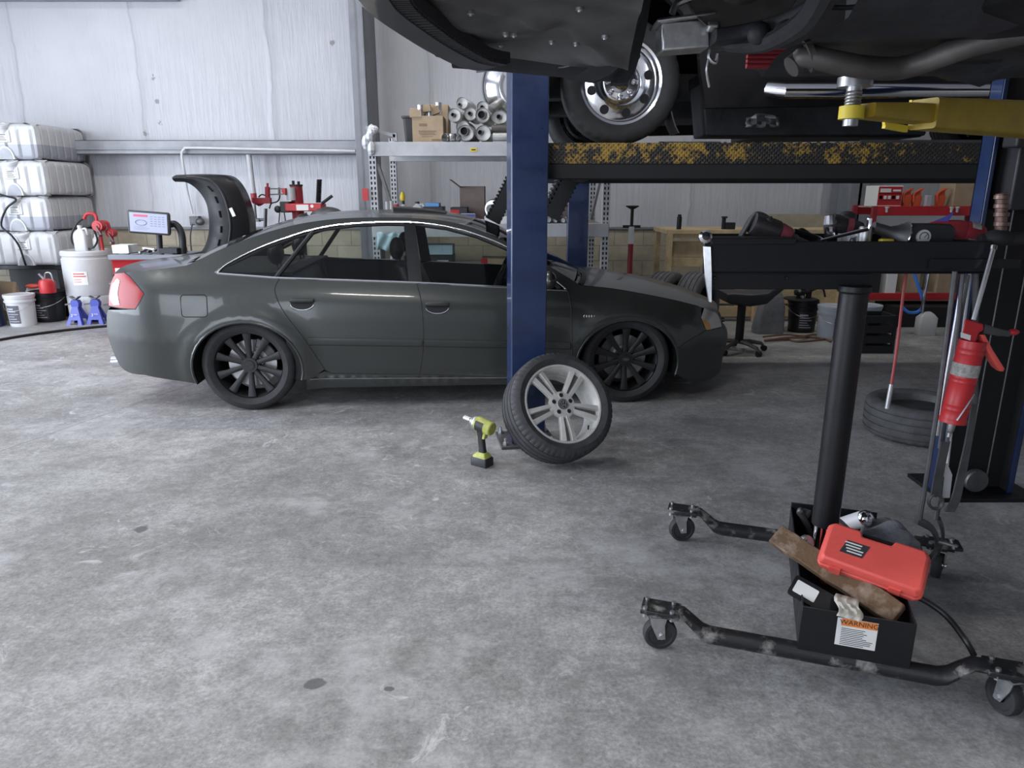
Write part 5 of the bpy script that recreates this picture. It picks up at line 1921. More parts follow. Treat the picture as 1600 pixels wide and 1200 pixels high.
# tall curved wheel guard standing open
GY = 7.75
gd = MB()
gc = PY(283, 343, GY)
def gpt(px, py, Y):
    return PY(px, py, Y)
inner = [(272, 284), (285, 284), (298, 289), (311, 301), (321, 318), (325, 340), (325, 362), (320, 382), (311, 396), (302, 402)]
outer = [(271, 273), (300, 272), (330, 272), (351, 275), (366, 289), (377, 311), (385, 338), (387, 360), (386, 385), (384, 402)]
def cvs(l):
    return [(p.x, p.y) for p in chain([(a, b_, 0) for a, b_ in l], 4)]
inn_, out2 = cvs(inner), cvs(outer)
rows = []
for (a, b_), (c, d) in zip(inn_, out2):
    row = []
    for k in range(9):
        t = k / 8
        p = PY(a + (c - a) * t, b_ + (d - b_) * t, GY)
        p.y += 0.02 - 0.06 * math.sin(PI * t) + (0.10 * max(0, t - 0.62) if t > 0.62 else 0)
        row.append(p)
    rows.append(row)
gd.loft([[p for p in r] + [p + V((0, 0.30 - 0.10 * (i in (0, 8)), 0)) for i, p in reversed(list(enumerate(r)))] for r in rows])
go = gd.build('wheel_guard', K['black'], bal, smooth=50)
rb = MB()
rr_ = [r[5] + V((0, -0.012, 0)) for r in rows]
rb.tube(rr_[4:], 0.012, 6)
rb.build('rib', K['plastic'], go)
for i in (12, 16, 20, 24, 28, 32):
    p, q = rows[i][3], rows[min(i + 1, len(rows) - 1)][3]
    d = (q - p).normalized()
    MB().bar(p + V((0, -0.010, 0)), p + d * 0.07 + V((0, -0.010, 0)), 0.02, 0.008).build('slot', K['blackm'], go)
tg = MB()
p, q = PY(360, 325, GY - 0.05), PY(366, 338, GY - 0.05)
tg.bar(p, q, 0.035, 0.006, UY)
tg.build('tag_label', K['paper'], go)
ar = MB()
ar.tube(chain([PY(266, 351, BY + 0.12), PY(273, 350, BY + 0.12), PY(281, 358, BY + 0.12), PY(285, 372, BY + 0.12), PY(286, 392, BY + 0.12), PY(287, 404, BY + 0.12)], 5), 0.035, 12)
ar.build('guard_arm', K['plastic'], bal)
# things lying on the balancer
def box_thing(name, label, cat, px0, px1, pyt, pyb, Y, dep, mtl, z0=None, group=None, bands=(), open_=False, rz=0.0, bandm=None):
    a, b_ = PY(px0, pyb, Y), PY(px1, pyt, Y)
    z0 = a.z if z0 is None else z0
    t = thing(name, label, cat, ((a.x + b_.x) / 2, Y + dep / 2, z0), rz, group)
    w2, d2, h = (b_.x - a.x) / 2, dep / 2, b_.z - z0
    m = MB()
    if open_:
        th = 0.006
        m.bx(-w2, w2, -d2, d2, 0, th).bx(-w2, w2, -d2, -d2 + th, th, h).bx(-w2, w2, d2 - th, d2, th, h).bx(-w2, -w2 + th, -d2 + th, d2 - th, th, h).bx(w2 - th, w2, -d2 + th, d2 - th, th, h)
    else:
        m.bx(-w2, w2, -d2, d2, 0, h)
    m.build('carton' if mtl in (K['card'], K['carddk']) else 'case', mtl, t, local=True, bevel=0.004)
    if bands:
        bm2 = MB()
        for i, (x0, x1, z0_, z1_, mi) in enumerate(bands):
            bm2.mi = mi
            bm2.bx(-w2 + 2 * w2 * x0, -w2 + 2 * w2 * x1, -d2 - 0.0015 - 0.0006 * (i % 3), -d2 + 0.001, h * z0_, h * z1_)
        bm2.build('print', bandm, t, local=True)
    return t
box_thing('carton', 'small open white box at the corner of the balancer tray', 'box', 176, 200, 383, 397, BY + 0.05, 0.2, K['paper'], z0=bzt + 0.0085)
wt = MB()
random.seed(11)
for k in range(9):
    p = PY(222 + k * 5, 392 - (k % 3) * 3, BY + 0.1 + 0.03 * (k % 4))
    p.z = bzt + 0.026 + 0.012 * (k % 3)
    a = random.uniform(0, PI)
    d = V((math.cos(a), math.sin(a) * 0.6, 0.1)) * 0.07
    wt.mi = k % 2
    wt.bar(p - d, p + d, 0.022, 0.02)
tag(wt.build('weight_pliers', [K['steel'], K['plastic']]), 'jumble of pliers and clip weights on the balancer tray', 'tools', kind='stuff')
box_thing('tool_tray', 'black tray of odds and ends beside the balancer monitor post', 'tray', 248, 276, 388, 397, BY + 0.02, 0.25, K['plastic'], z0=bzt + 0.0085)

# conduit and outlet on the wall, grey air pipe
cm = MB()
cm.tube(chain([PY(555, 236, 9.6), PY(400, 233, 9.6), PY(300, 231, 9.6), PY(288, 233, 9.6), PY(284, 242, 9.6), PY(287, 262, 9.62), PY(293, 300, 9.8), PY(301, 334, 9.84)], 6), 0.016, 8)
cdt = cm.build('conduit', K['white'])
tag(cdt, 'thin white conduit bending from the girt down to a wall outlet', 'pipe')
oc = PY(303, 344, 9.8)
om = MB()
om.bx(oc.x - 0.06, oc.x + 0.06, 9.80, 9.90, oc.z - 0.07, oc.z + 0.05).ell((oc.x + 0.08, 9.80, oc.z - 0.02), 0.06, 0.05, 0.05)
om.tube(chain([(oc.x - 0.02, 9.78, oc.z - 0.05), (oc.x - 0.06, 9.76, oc.z - 0.25), (oc.x - 0.06, 9.76, oc.z - 0.6)], 5), 0.01, 6)
tag(om.build('wall_outlet', K['dsteel']), 'wall outlet box with a hanging cord on the concrete block ledge', 'outlet')
pm = MB()
pa, pb = PY(388, 236, 9.7), PY(396, 302, 9.7)
pm.tube([pa, pb], 0.036, 12)
pm.mi = 1
pm.cyl(pb, pb + (pb - pa) * 0.22, 0.040, n=12)
pm.mi = 2
pm.cyl(pb + (pb - pa) * 0.22, PY(400, 345, 9.7), 0.015, n=10)
pm.box(PY(398, 344, 9.7), (0.14, 0.10, 0.04)).cyl(PY(390, 343, 9.68), PY(412, 343, 9.68), 0.018)
tag(pm.build('air_drop_pipe', [K['greylt'], K['redm'], K['dsteel']]), 'grey air drop pipe hanging from the girt above the tyre changer', 'pipe')

# ------------------------------------------------------------------ tyre changer (red)
QY = 8.2
chg = thing('tyre_changer', 'red tyre changer with pillar, swing arm and spring post showing above the sedan roof', 'machine', PY(465, 500, QY).to_tuple()[:2] + (0,))
q = lambda px, py, Y=QY: PY(px, py, Y)
b = MB()
a, c = q(446, 400), q(500, 400)
b.bx(a.x, c.x + 0.1, QY - 0.1, QY + 0.5, 0.0, 0.75)
b.build('cabinet', K['red'], chg, bevel=0.02)
b = MB()
tx = (q(447, 290).x + q(466, 290).x) / 2
tr_ = (q(466, 290).x - q(447, 290).x) / 2
b.cyl((tx, QY + 0.15, 0.75), (tx, QY + 0.15, q(456, 291).z), tr_, n=24)
b.mi = 1
b.cyl((tx, QY + 0.15, q(456, 291).z), (tx, QY + 0.15, q(456, 288).z), tr_ * 1.08, n=24)
b.cyl((tx - 0.03, QY + 0.15, q(456, 288).z), (tx - 0.03, QY + 0.15, q(456, 282).z), 0.016, n=8).cyl((tx + 0.03, QY + 0.15, q(456, 288).z), (tx + 0.03, QY + 0.15, q(456, 283).z), 0.016, n=8)
b.mi = 2
b.cyl((tx - tr_ * 0.5, QY + 0.04, q(456, 313).z), (tx - tr_ * 0.5, QY + 0.04, q(456, 293).z), 0.05, n=14)
b.build('pillar', [K['redm'], K['blackm'], K['greylt']], chg)
b = MB()
a, c = q(448, 330), q(504, 318)
b.bx(a.x, c.x, QY - 0.06, QY + 0.16, a.z, c.z)
b.build('head_arm', K['red'], chg, bevel=0.01)
b = MB()
a2, c2_ = q(466, 330), q(484, 319)
b.bx(a2.x, c2_.x, QY - 0.066, QY - 0.06, a2.z + 0.01, c2_.z - 0.005)
p = q(490, 322)
b.cyl((p.x, QY - 0.06, p.z), (p.x, QY - 0.068, p.z), 0.018, n=14)
b.build('decal', K['paper'], chg)
b = MB()
a, c = q(440, 332), q(453, 315)
b.bx(a.x, c.x, QY - 0.05, QY + 0.15, a.z, c.z)
b.ell(q(434, 327), 0.04, 0.03, 0.04).cyl(q(434, 327), q(442, 327), 0.014)
b.build('valve_block', K['plastic'], chg, bevel=0.01)
b = MB()
s0, s1 = q(497.5, 316), q(499, 281)
b.cyl(s0, s1, 0.022, n=12)
for k in range(26):
    p = s0 + (s1 - s0) * (k / 25)
    b.lathe([(0.022, -0.005), (0.036, 0.0), (0.022, 0.005)], p, UZ, 12)
b.build('spring_post', K['blackm'], chg)
MB().cyl(q(503, 318), q(519, 306), 0.017, n=10).build('lever', K['blackm'], chg)
b = MB()
b.cyl((tx + 0.0, QY + 0.15, 0.75), (tx, QY + 0.15, q(456, 345).z), tr_ * 1.02, n=24)
b.cyl(q(478, 332), q(479, 345), 0.012, n=10).cyl(q(491, 332), q(492, 345), 0.012, n=10)
b.ell(q(512, 340), 0.20, 0.18, 0.12)
b.build('turntable', K['dsteel'], chg)
b = MB()
b.tube(chain([q(400, 312), q(404, 318), q(412, 314), q(422, 313)], 4), 0.03, 8)
a, c = q(396, 318), q(423, 309)
b.bx(a.x, c.x, QY - 0.03, QY + 0.03, a.z, c.z)
b.cyl(q(418.5, 317), q(418, 292), 0.028, n=14).cyl(q(418, 292), q(418, 286), 0.012, n=10)
b.build('helper_arm', K['redm'], chg, bevel=0.006)
b = MB()
b.bar(q(420, 304), q(449, 303), 0.014, 0.014).bar(q(420, 295), q(446, 295), 0.014, 0.014)
b.bar(q(436, 293), q(436, 305), 0.016, 0.02)
b.build('parallel_link', K['dsteel'], chg)
b = MB()
b.prism([(q(441, 295).x, q(441, 295).z), (q(447, 294).x, q(447, 294).z), (q(447, 305).x, q(447, 305).z), (q(441, 300).x, q(441, 300).z)], (0, QY - 0.03, 0), UX, UZ, UY, 0.06)
b.build('bracket', K['red'], chg)
b = MB()
b.tube(chain([q(437, 295), q(437, 308), q(433, 315), q(424, 318), q(421, 326)], 5), 0.008, 6)
b.tube(chain([q(404, 308), q(409, 304), q(416, 306)], 5), 0.008, 6)
b.tube(chain([q(437, 330), q(436, 345), q(434, 360)], 4), 0.006, 6)
b.tube(chain([q(444, 332), q(446, 345), q(447, 360)], 4), 0.006, 6)
b.build('air_hose', K['blackm'], chg)
b = MB()
b.cyl(q(415, 326, 8.5), q(414, 362, 8.5), 0.022, n=8)
tag(b.build('tyre_iron', K['dsteel']), 'dark steel tyre iron standing left of the tyre changer', 'tool')

# ------------------------------------------------------------------ pallet rack
F, Bk = 7.60, 8.90
rack = thing('pallet_rack', 'grey steel pallet rack with perforated uprights along the back wall', 'shelf', (-0.25, 8.25, 0))
def upright(cx, cy, top, wd=0.075):
    b = MB()
    th = 0.008
    # face with a double row of teardrop slots: build as strips between the holes
    z = 0.0
    pitch = 0.051
    n = int(top / pitch)
    hw = wd / 2
    for x0, x1 in ((-hw, -hw + 0.012), (-0.010, 0.010), (hw - 0.012, hw)):
        b.bx(cx + x0, cx + x1, cy, cy + th, 0, top)
    for k in range(n):
        b.bx(cx - hw + 0.012, cx - 0.010, cy, cy + th, k * pitch, k * pitch + 0.022)
        b.bx(cx + 0.010, cx + hw - 0.012, cy, cy + th, k * pitch, k * pitch + 0.022)
    b.bx(cx - hw, cx - hw + th, cy + th, cy + 0.07, 0, top)
    b.bx(cx + hw - th, cx + hw, cy + th, cy + 0.07, 0, top)
    b.mi = 1
    b.bx(cx - hw + th, cx + hw - th, cy + 0.06, cy + 0.066, 0, top)
    return b.build('upright', [K['greylt'], K['plastic']], rack)
uL = PY(582, 260, F)
uR = PY(947, 330, F)
utop = PY(580, 201, F).z
upright(uL.x, F, utop)
upright(uR.x, F, utop)
upright(uL.x, Bk, utop)
upright(uR.x, Bk, utop)
z_t, z_b = PY(650, 222, F).z, PY(650, 244, F).z
z2t, z2b = PY(880, 349, F).z, PY(880, 370, F).z
def beam(y, za, zb):
    b = MB()
    b.bx(uL.x - 0.03, uR.x + 0.03, y, y + 0.05, za, zb)
    b.bx(uL.x - 0.03, uR.x + 0.03, y + 0.05, y + 0.065, za, zb - 0.04)
    return b.build('beam', K['greylt'], rack, bevel=0.003)
beam(F - 0.03, z_b, z_t)
beam(Bk - 0.05, z_b, z_t)
beam(F - 0.03, z2b, z2t)
beam(Bk - 0.05, z2b, z2t)
beam(F - 0.03, 0.52, 0.63)
beam(Bk - 0.05, 0.52, 0.63)
for zz in (z_t, z2t, 0.63):
    MB().bx(uL.x + 0.04, uR.x - 0.04, F + 0.036, Bk - 0.052, zz - 0.03, zz - 0.002).build('deck', K['ply'], rack)
b = MB()
b.bar((uL.x + 0.03, F + 0.06, z_b - 0.02), (uL.x + 0.03, Bk, z2t - 0.05), 0.03, 0.035)
b.bar((uL.x + 0.02, F + 0.06, 0.3), (uL.x + 0.02, Bk, 1.1), 0.03, 0.035)
b.build('brace', K['greylt'], rack)
b = MB()
b.bar((uR.x - 0.02, F + 0.06, z_b - 0.02), (uR.x - 0.02, Bk, z2t - 0.05), 0.03, 0.035)
b.build('brace', K['greylt'], rack)
st = MB()
p = PY(740, 234, F - 0.03)
st.mi = 0
st.bx(p.x - 0.035, p.x + 0.035, F - 0.034, F - 0.031, p.z - 0.018, p.z + 0.018)
st.mi = 1
st.bx(p.x - 0.022, p.x + 0.022, F - 0.036, F - 0.034, p.z - 0.006, p.z + 0.006)
st.build('sticker', [K['yellowlt'], K['ink']], rack)
st = MB()
p = PY(571, 304, F - 0.02)
st.bx(p.x - 0.03, p.x + 0.03, F - 0.03, F - 0.001, p.z - 0.06, p.z + 0.06)
tag(st.build('red_tag', K['red']), 'small red tag box fixed on the rack upright above the sedan roof', 'tag')
# clamp wrapped in clear plastic on top of the front upright
cl = thing('clamp_arm', 'grey clamp arm wrapped in crumpled plastic on the rack upright top', 'clamp', (uL.x, F, z_t))
b = MB()
random.seed(5)
for k in range(7):
    b.ell((uL.x + random.uniform(-0.05, 0.04), F - 0.01 + random.uniform(-0.03, 0.05), utop - 0.05 + random.uniform(-0.14, 0.06)), 0.045, 0.05, random.uniform(0.04, 0.08), n=8, m=5)
b.build('plastic_wrap', K['wrap'], cl, smooth=20)
b = MB()
b.bar(PY(572, 199, F + 0.05), PY(618, 213, F + 0.05), 0.05, 0.03)
b.bar(PY(617, 208, F + 0.05), PY(618, 221, F + 0.05), 0.05, 0.04)
b.build('arm', K['grey'], cl)

# upper shelf: bin, cartons, mufflers
UZ0 = z_t - 0.002
b0, b1 = PY(634, 221, 8.15), PY(668, 179, 8.15)
bn = MB()
cx, w2 = (b0.x + b1.x) / 2, (b1.x - b0.x) / 2
bn.loft([[V((cx + x * s, 8.15 + y * s, UZ0 + z)) for x, y in rrect(w2, 0.22, 0.03, 3)] for z, s in ((0, 0.82), (0.26, 0.96), (0.265, 1.06), (0.285, 1.06), (0.28, 0.95), (0.02, 0.8))])
tag(bn.build('storage_bin', K['plastic'], smooth=50), 'black plastic bin behind the carton on the upper rack shelf', 'bin')
zc = PY(670, 181, 7.68).z
ct = box_thing('carton', 'tall tan carton of scrap on the upper rack shelf', 'box', 645, 692, 181, 222, 7.68, 0.34, K['card'], z0=UZ0, open_=True,
               bands=((0.22, 0.48, 0.62, 0.72, 0), (0.2, 0.78, 0.42, 0.455, 0), (0.2, 0.72, 0.36, 0.385, 0), (0.24, 0.76, 0.30, 0.325, 0), (0.3, 0.66, 0.23, 0.25, 0), (0.62, 0.95, 0.08, 0.14, 0)), bandm=mat('brown print', (0.22, 0.15, 0.10), 0.8))
jk = MB()
random.seed(9)
for k in range(6):
    p = PY(650 + k * 7, 178 - (k % 3) * 4, 7.72 + 0.03 * k)
    jk.mi = k % 2
    if k % 2:
        jk.cyl(p - UZ * 0.05, p + UZ * 0.06, 0.035, n=12)
    else:
        jk.box(p, (0.12, 0.10, 0.07), M.Rotation(random.uniform(-0.5, 0.5), 3, 'Y'))
jk.build('scrap', [K['card'], K['zinc']], ct)
box_thing('carton', 'tilted flat carton lying on the tall carton of scrap', 'box', 641, 664, 169, 178, 8.0, 0.3, K['card'])
box_thing('carton', 'open topped carton behind the scrap carton beside the mufflers', 'box', 664, 700, 163, 222, 8.12, 0.3, K['card'], z0=UZ0)
def muffler(px, py, rpx, Y, L_, label, oval=1.0, neck=0.4, dx=0.10, black=True, off=(0, 0)):
    c = PY(px, py, Y)
    r = PY(px + rpx, py, Y).x - c.x
    ax = V((dx, 1, 0.0)).normalized()
    t = thing('muffler', label, 'muffler', (c.x, Y + L_ / 2, c.z - r), 0, 'mufflers piled on the upper rack shelf')
    u, v = UX, UZ
    b = MB()
    ls = []
    for h, s in ((0.02, 0.0), (0.012, 0.86), (0.0, 0.90), (-0.006, 0.97), (0.006, 1.0), (L_ - 0.006, 1.0), (L_, 0.95), (L_ - 0.01, 0.0)):
        ls.append([c + ax * h + u * (r * s * oval * math.cos(2 * PI * k / 28)) + v * (r * s * math.sin(2 * PI * k / 28)) for k in range(28)])
    b.loft(ls)
    b.build('shell', K['muffler'], t)
    n_ = MB()
    o = c + u * (off[0] * r) + v * (off[1] * r)
    n_.lathe([(r * neck, 0.02), (r * neck, -0.05), (r * neck * 0.86, -0.05), (r * neck * 0.84, 0.012), (0, 0.012)], o, ax, 20)
    n_.build('inlet', [K['dsteel']], t)
    n2 = MB()
    n2.cyl(o - ax * 0.012, o - ax * 0.010, r * neck * 0.85, n=18)
    n2.build('bore', K['blackm'], t)
    return t
mufs = [(721, 170, 10.5, 7.75, 0.45, 'muffler can on the left at mid height of the pile', 1, 0.28, 0.15, (-0.05, 0)),
        (723, 198, 10.0, 7.85, 0.45, 'muffler can low on the left, behind the two front ones', 1.05, 0.30, 0.1, (0, -0.2)),
        (722, 161, 9.0, 8.05, 0.45, 'muffler can at the top of the pile', 1, 0.25, 0.15, (-0.3, -0.3)),
        (735, 178, 10.0, 7.85, 0.45, 'muffler can in the middle of the pile', 1, 0.30, 0.1, (0, 0)),
        (754, 180, 11.5, 7.75, 0.50, 'muffler with a wide black inlet right of the middle', 1, 0.55, 0.1, (-0.05, 0.0)),
        (754, 168, 9.5, 8.0, 0.45, 'muffler hidden behind the wide black inlet one', 1, 0.3, 0.1, (0, 0)),
        (780, 183, 10.5, 7.8, 0.50, 'oval muffler at the right end by the blue post', 1.25, 0.34, 0.1, (0, 0)),
        (727, 208, 12.5, 7.66, 0.50, 'muffler with a large black inlet at the bottom of the pile', 1.1, 0.52, 0.1, (-0.05, 0.2)),
        (755, 208, 12.0, 7.64, 0.50, 'pale round muffler at the bottom right of the pile', 1, 0.30, 0.06, (-0.35, 0.05)),
        (700, 181, 10, 7.9, 0.45, 'muffler can nearest the tall carton', 1, 0.26, 0.2, (0.1, 0))]
for (px, py, r_, Y, L_, lb_, ov, nk, dx, off) in mufs:
    if px == 721:
        px, py = 707.5 + 2, 180
    if px == 700:
        continue
    muffler(px, py, r_, Y, L_, lb_, ov, nk, dx, off=off)
pp = MB()
pp.cyl(PY(768, 202, 7.7), PY(845, 202, 7.7), 0.045, n=18)
tag(pp.build('exhaust_pipe', K['exhaust']), 'grey exhaust pipe lying across the right of the muffler pile', 'pipe')
pp = MB()
pp.cyl(PY(770, 214, 7.64), PY(845, 214, 7.64), 0.040, n=18)
tag(pp.build('exhaust_pipe', K['muffler']), 'brighter exhaust pipe on the shelf under the grey one', 'pipe')
cl2 = MB()
for k in range(3):
    p = PY(697 + k * 8, 214 - (k == 1) * 3, 7.62)
    cl2.lathe([(0.04, -0.03), (0.045, -0.02), (0.045, 0.02), (0.04, 0.03), (0.034, 0.03), (0.034, -0.03)], V((p.x, 7.66, UZ0 + 0.046)), V((1 if k % 2 else 0.3, 0.4, 0)), 18)
tag(cl2.build('pipe_couplings', K['zinc']), 'three short pipe couplings between the carton and the mufflers', 'couplings', kind='stuff')
# large shiny curved duct hanging over the shelf end
dk = MB()
rows = []
c0 = PY(815, 135, 8.5)
for k in range(15):
    a = R(150 + 110 * k / 14)
    rr_ = 0.445
    rows.append([V((c0.x + (rr_ + s) * math.cos(a), 8.5 + y, c0.z + (rr_ + s) * math.sin(a))) for y, s in ((0.0, 0.0), (-0.10, -0.05), (-0.14, -0.20), (0.0, -0.24), (0.25, -0.1), (0.3, 0.0))])
dk.loft(rows, True, True)
dks = tag(dk.build('metal_hood', K['chrome'], smooth=50), 'shiny curved metal hood on the upper shelf beside the blue post', 'hood')

# lower shelf
LZ = z2t - 0.002
def lower(px0, px1, pyt, Y=7.75):
    a, b_ = PY(px0, 345, Y), PY(px1, pyt, Y)
    return a.x, b_.x, b_.z
def can(name, label, cat, px, wpx, pyt, Y, mtl, capm=None, z0=LZ, capr=0.6, caph=0.12, group=None, neck=False):
    c = PY(px, pyt, Y)
    r = (PY(px + wpx / 2, pyt, Y).x - PY(px - wpx / 2, pyt, Y).x) / 2
    h = c.z - z0
    t = thing(name, label, cat, (c.x, Y, z0), 0, group)
    hb = h * (1 - caph) if capm else h
    prof = [(0, 0), (r * 0.94, 0), (r, 0.006), (r, hb * (0.8 if neck else 0.97)), (r * (capr if neck else 0.94), hb), (0, hb)]
    MB().lathe(prof, (c.x, Y, z0), UZ, 20).build('body', mtl, t)
    if capm:
        MB().lathe([(0, 0), (r * capr, 0), (r * capr, h - hb - 0.004), (r * capr * 0.8, h - hb), (0, h - hb)], (c.x, Y, z0 + hb), UZ, 16).build('cap', capm, t)
    return t
can('caulk_tube', 'white tube at the left end of the lower shelf, first of two', 'tube', 605, 6, 315, 7.75, K['white'])
can('caulk_tube', 'second white tube, beside the red bottle on the lower shelf', 'tube', 611.5, 6, 314, 7.75, K['white'])
can('red_bottle', 'red bottle between the white tubes and the yellow-nozzle bottle', 'bottle', 619.5, 8, 319, 7.75, K['red'])
sb = can('spray_bottle', 'white bottle with a yellow nozzle on the lower shelf', 'bottle', 630, 14, 312, 7.8, K['white'], K['plastic'], capr=0.3, caph=0.2, neck=True)
c = PY(629, 306, 7.8)
MB().lathe([(0.0, 0.0), (0.022, 0.0), (0.03, 0.03), (0.022, 0.07), (0.010, 0.09), (0, 0.09)], (c.x, 7.8, PY(629, 312, 7.8).z - 0.01), UZ, 12).build('nozzle', K['yellowlt'], sb)
jug('white_jug', 'white jug with dark handle left of the blue lid on the shelf', 653, 348, 315, 7.8, LZ, 20, K['white'], K['plastic'])
box_thing('crate', 'black crate under the blue lidded tub on the lower shelf', 'box', 661, 692, 323, 336, 7.7, 0.3, K['plastic'], z0=LZ)
tb_ = box_thing('tub', 'white tub with a light blue lid on the black crate', 'tub', 665, 686, 317, 323, 7.74, 0.2, K['gbluelid'])
box_thing('parts_box', 'red and black parts box beside the open carton on the shelf', 'box', 704, 730, 324, 345, 7.72, 0.25, K['ink'], z0=LZ, bands=((0, 0.52, 0, 0.85, 0), (0.08, 0.4, 0.3, 0.6, 1)), bandm=[K['red'], K['paper']])
box_thing('small_box', 'low blue and white box before the open carton', 'box', 720, 742, 334, 345, 7.64, 0.1, K['white'], z0=LZ, bands=((0.02, 0.98, 0.72, 0.98, 0),), bandm=[K['bluejs']])
oc_ = box_thing('carton', 'brown carton with a raised flap on the lower rack shelf', 'box', 719, 757, 291, 345, 8.05, 0.32, K['carddk'], z0=LZ, open_=True)
b = MB()
a, c = PY(720, 293, 8.05), PY(704, 281, 8.05)
b.bar(a, c, 0.006, 0.30, UY)
b.build('flap', K['carddk'], oc_)
al = thing('alternator', 'aluminium alternator lying in a white tray on the lower shelf', 'alternator', PY(776, 340, 7.75).to_tuple()[:2] + (LZ + 0.04,))
ap = PY(776, 330, 7.75)
b = MB()
b.lathe([(0, 0), (0.09, 0), (0.105, 0.03), (0.105, 0.07), (0.10, 0.075), (0.10, 0.10), (0.105, 0.105), (0.09, 0.15), (0, 0.15)], V((ap.x - 0.04, 7.70, LZ + 0.145)), V((0.4, 1, 0)), 28)
b.build('casing', K['alu'], al)
b = MB()
b.lathe([(0.0, -0.06), (0.05, -0.06), (0.045, -0.045), (0.05, -0.03), (0.045, -0.015), (0.05, 0), (0, 0)], V((ap.x - 0.04, 7.70, LZ + 0.145)), V((0.4, 1, 0)), 24)
b.lathe([(0.0, -0.065), (0.02, -0.065), (0.02, 0)], V((ap.x - 0.04, 7.70, LZ + 0.145)), V((0.4, 1, 0)), 12)
b.build('pulley', K['dsteel'], al)
b = MB()
b.prism([(0.08, 0.0), (0.16, 0.02), (0.16, 0.06), (0.08, 0.08)], V((ap.x - 0.02, 7.75, LZ + 0.10)), UX, UZ, UY, 0.03)
b.build('lug', K['alu'], al)
trx = box_thing('parts_tray', 'shallow white tray holding the alternator on the lower shelf', 'tray', 757, 802, 338, 346, 7.62, 0.30, K['white'], z0=LZ)
# beyond the post: red jug, box, pipe ends
rj = thing('red_jug', 'red plastic jug on the lower shelf right of the blue post', 'jug', PY(876, 322, 7.8).to_tuple())
p = PY(876, 322, 7.8)
b = MB()
b.loft([[V((p.x + x * s + o, 7.8 + y, p.z + z)) for x, y in rrect(0.07, 0.06, 0.02, 3)] for z, s, o in ((0, 1, 0), (0.08, 1, 0), (0.14, 0.5, 0.03), (0.16, 0.4, 0.03))])
b.build('body', K['red'], rj)
MB().tube(chain([(p.x - 0.04, 7.8, p.z + 0.09), (p.x - 0.01, 7.8, p.z + 0.16), (p.x + 0.05, 7.8, p.z + 0.16)], 4), 0.014, 8).build('handle', K['red'], rj)
box_thing('carton', 'dark box under the red jug on the lower shelf', 'box', 866, 888, 322, 345, 7.75, 0.25, K['carddk'], z0=LZ)
for k, (px, py, r_, lb_) in enumerate(((856, 341, 6, 'silver pipe end nearest the blue post on the lower shelf'), (867, 344, 5, 'silver pipe end in the middle below the red jug'), (879, 344, 5, 'silver pipe end at the right below the red jug'))):
    p = PY(px, py, 7.6)
    r = 0.034 if k else 0.042
    pe = MB()
    pe.lathe([(r, 0), (r, 0.14), (r * 0.75, 0.14), (r * 0.75, 0.0)], V((p.x, 7.58, LZ + r + 0.001)), V((0.25, 1, 0)), 20)
    pe.lathe([(0, 0.05), (r * 0.75, 0.05)], V((p.x, 7.58, LZ + r + 0.001)), V((0.25, 1, 0)), 20)
    tag(pe.build('pipe_fitting', K['alu']), lb_, 'pipe', 'pipe ends on the lower shelf')
hf = MB()
p = PY(853, 330, 7.62)
hf.tube(chain([p + V((-0.06, 0, 0.0)), p + V((0, 0, 0.06)), p + V((0.05, 0, 0)), p + V((0.0, 0, -0.06))], 6), 0.022, 8)
tag(hf.build('pipe_elbow', K['alu']), 'curved silver pipe elbow beside the blue post on the lower shelf', 'pipe')
# bottom shelf, seen through the sedan's windows
bands_ = ((0.05, 0.95, 0.1, 0.3, 0),)
box_thing('carton', 'pale blue carton seen through the front side window', 'box', 664, 707, 383, 398, 7.72, 0.3, K['teal'])
box_thing('tool_case', 'black tool case under the pale blue carton', 'case', 672, 708, 398, 417, 7.74, 0.3, K['plastic'], bands=((0.3, 0.8, 0.4, 0.55, 0),), bandm=[lab_t])
box_thing('carton', 'tan and red carton seen beside the steering wheel', 'box', 752, 790, 404, 424, 7.74, 0.3, K['card'], bands=((0, 0.25, 0, 1, 0),), bandm=[K['red']])
box_thing('carton', 'brown carton low on the rack behind the sedan', 'box', 664, 760, 420, 446, 7.75, 0.4, K['carddk'])
sh = MB()
p0, p1 = PY(588, 364, 7.5), PY(628, 391, 7.5)
rows = []
for i in range(13):
    rows.append([V((p0.x + (p1.x - p0.x) * i / 12, 7.52 + 0.015 * math.sin(i * 1.3 + j), p0.z + (p1.z - p0.z) * j / 6 + 0.012 * math.sin(i * 0.9))) for j in range(7)])
sh.grid(rows)
so = tag(sh.build('shop_towel', K['teal'], smooth=60), 'pale blue cloth hanging on the rack behind the rear window', 'towel')
md = so.modifiers.new('thick', 'SOLIDIFY')
md.thickness = 0.004

# ------------------------------------------------------------------ back right
ss = thing('support_stand', 'tall red under-hoist stand with white collar and screw top by the wall', 'stand', (PY(985, 420, 8.3).x, 8.3, 0))
sx = PY(984, 420, 8.3).x
def zy(py, Y=8.3):
    return PY(985, py, Y).z
b = MB()
b.cyl((sx, 8.3, 0.02), (sx, 8.3, zy(381)), 0.030, n=16)
b.build('lower_tube', K['redm'], ss)
MB().cyl((sx, 8.3, zy(381)), (sx, 8.3, zy(354)), 0.033, n=16).build('collar', K['white'], ss)
b = MB()
b.cyl((sx, 8.3, zy(354)), (sx, 8.3, zy(325)), 0.018, n=12)
b.bar((sx - 0.10, 8.3, zy(354)), (sx + 0.10, 8.3, zy(354)), 0.022, 0.03)
b.lathe([(0.02, 0), (0.04, 0.01), (0.075, 0.03), (0.075, 0.04), (0, 0.03)], (sx, 8.3, zy(327)), UZ, 20)
b.build('screw_top', K['blackm'], ss)
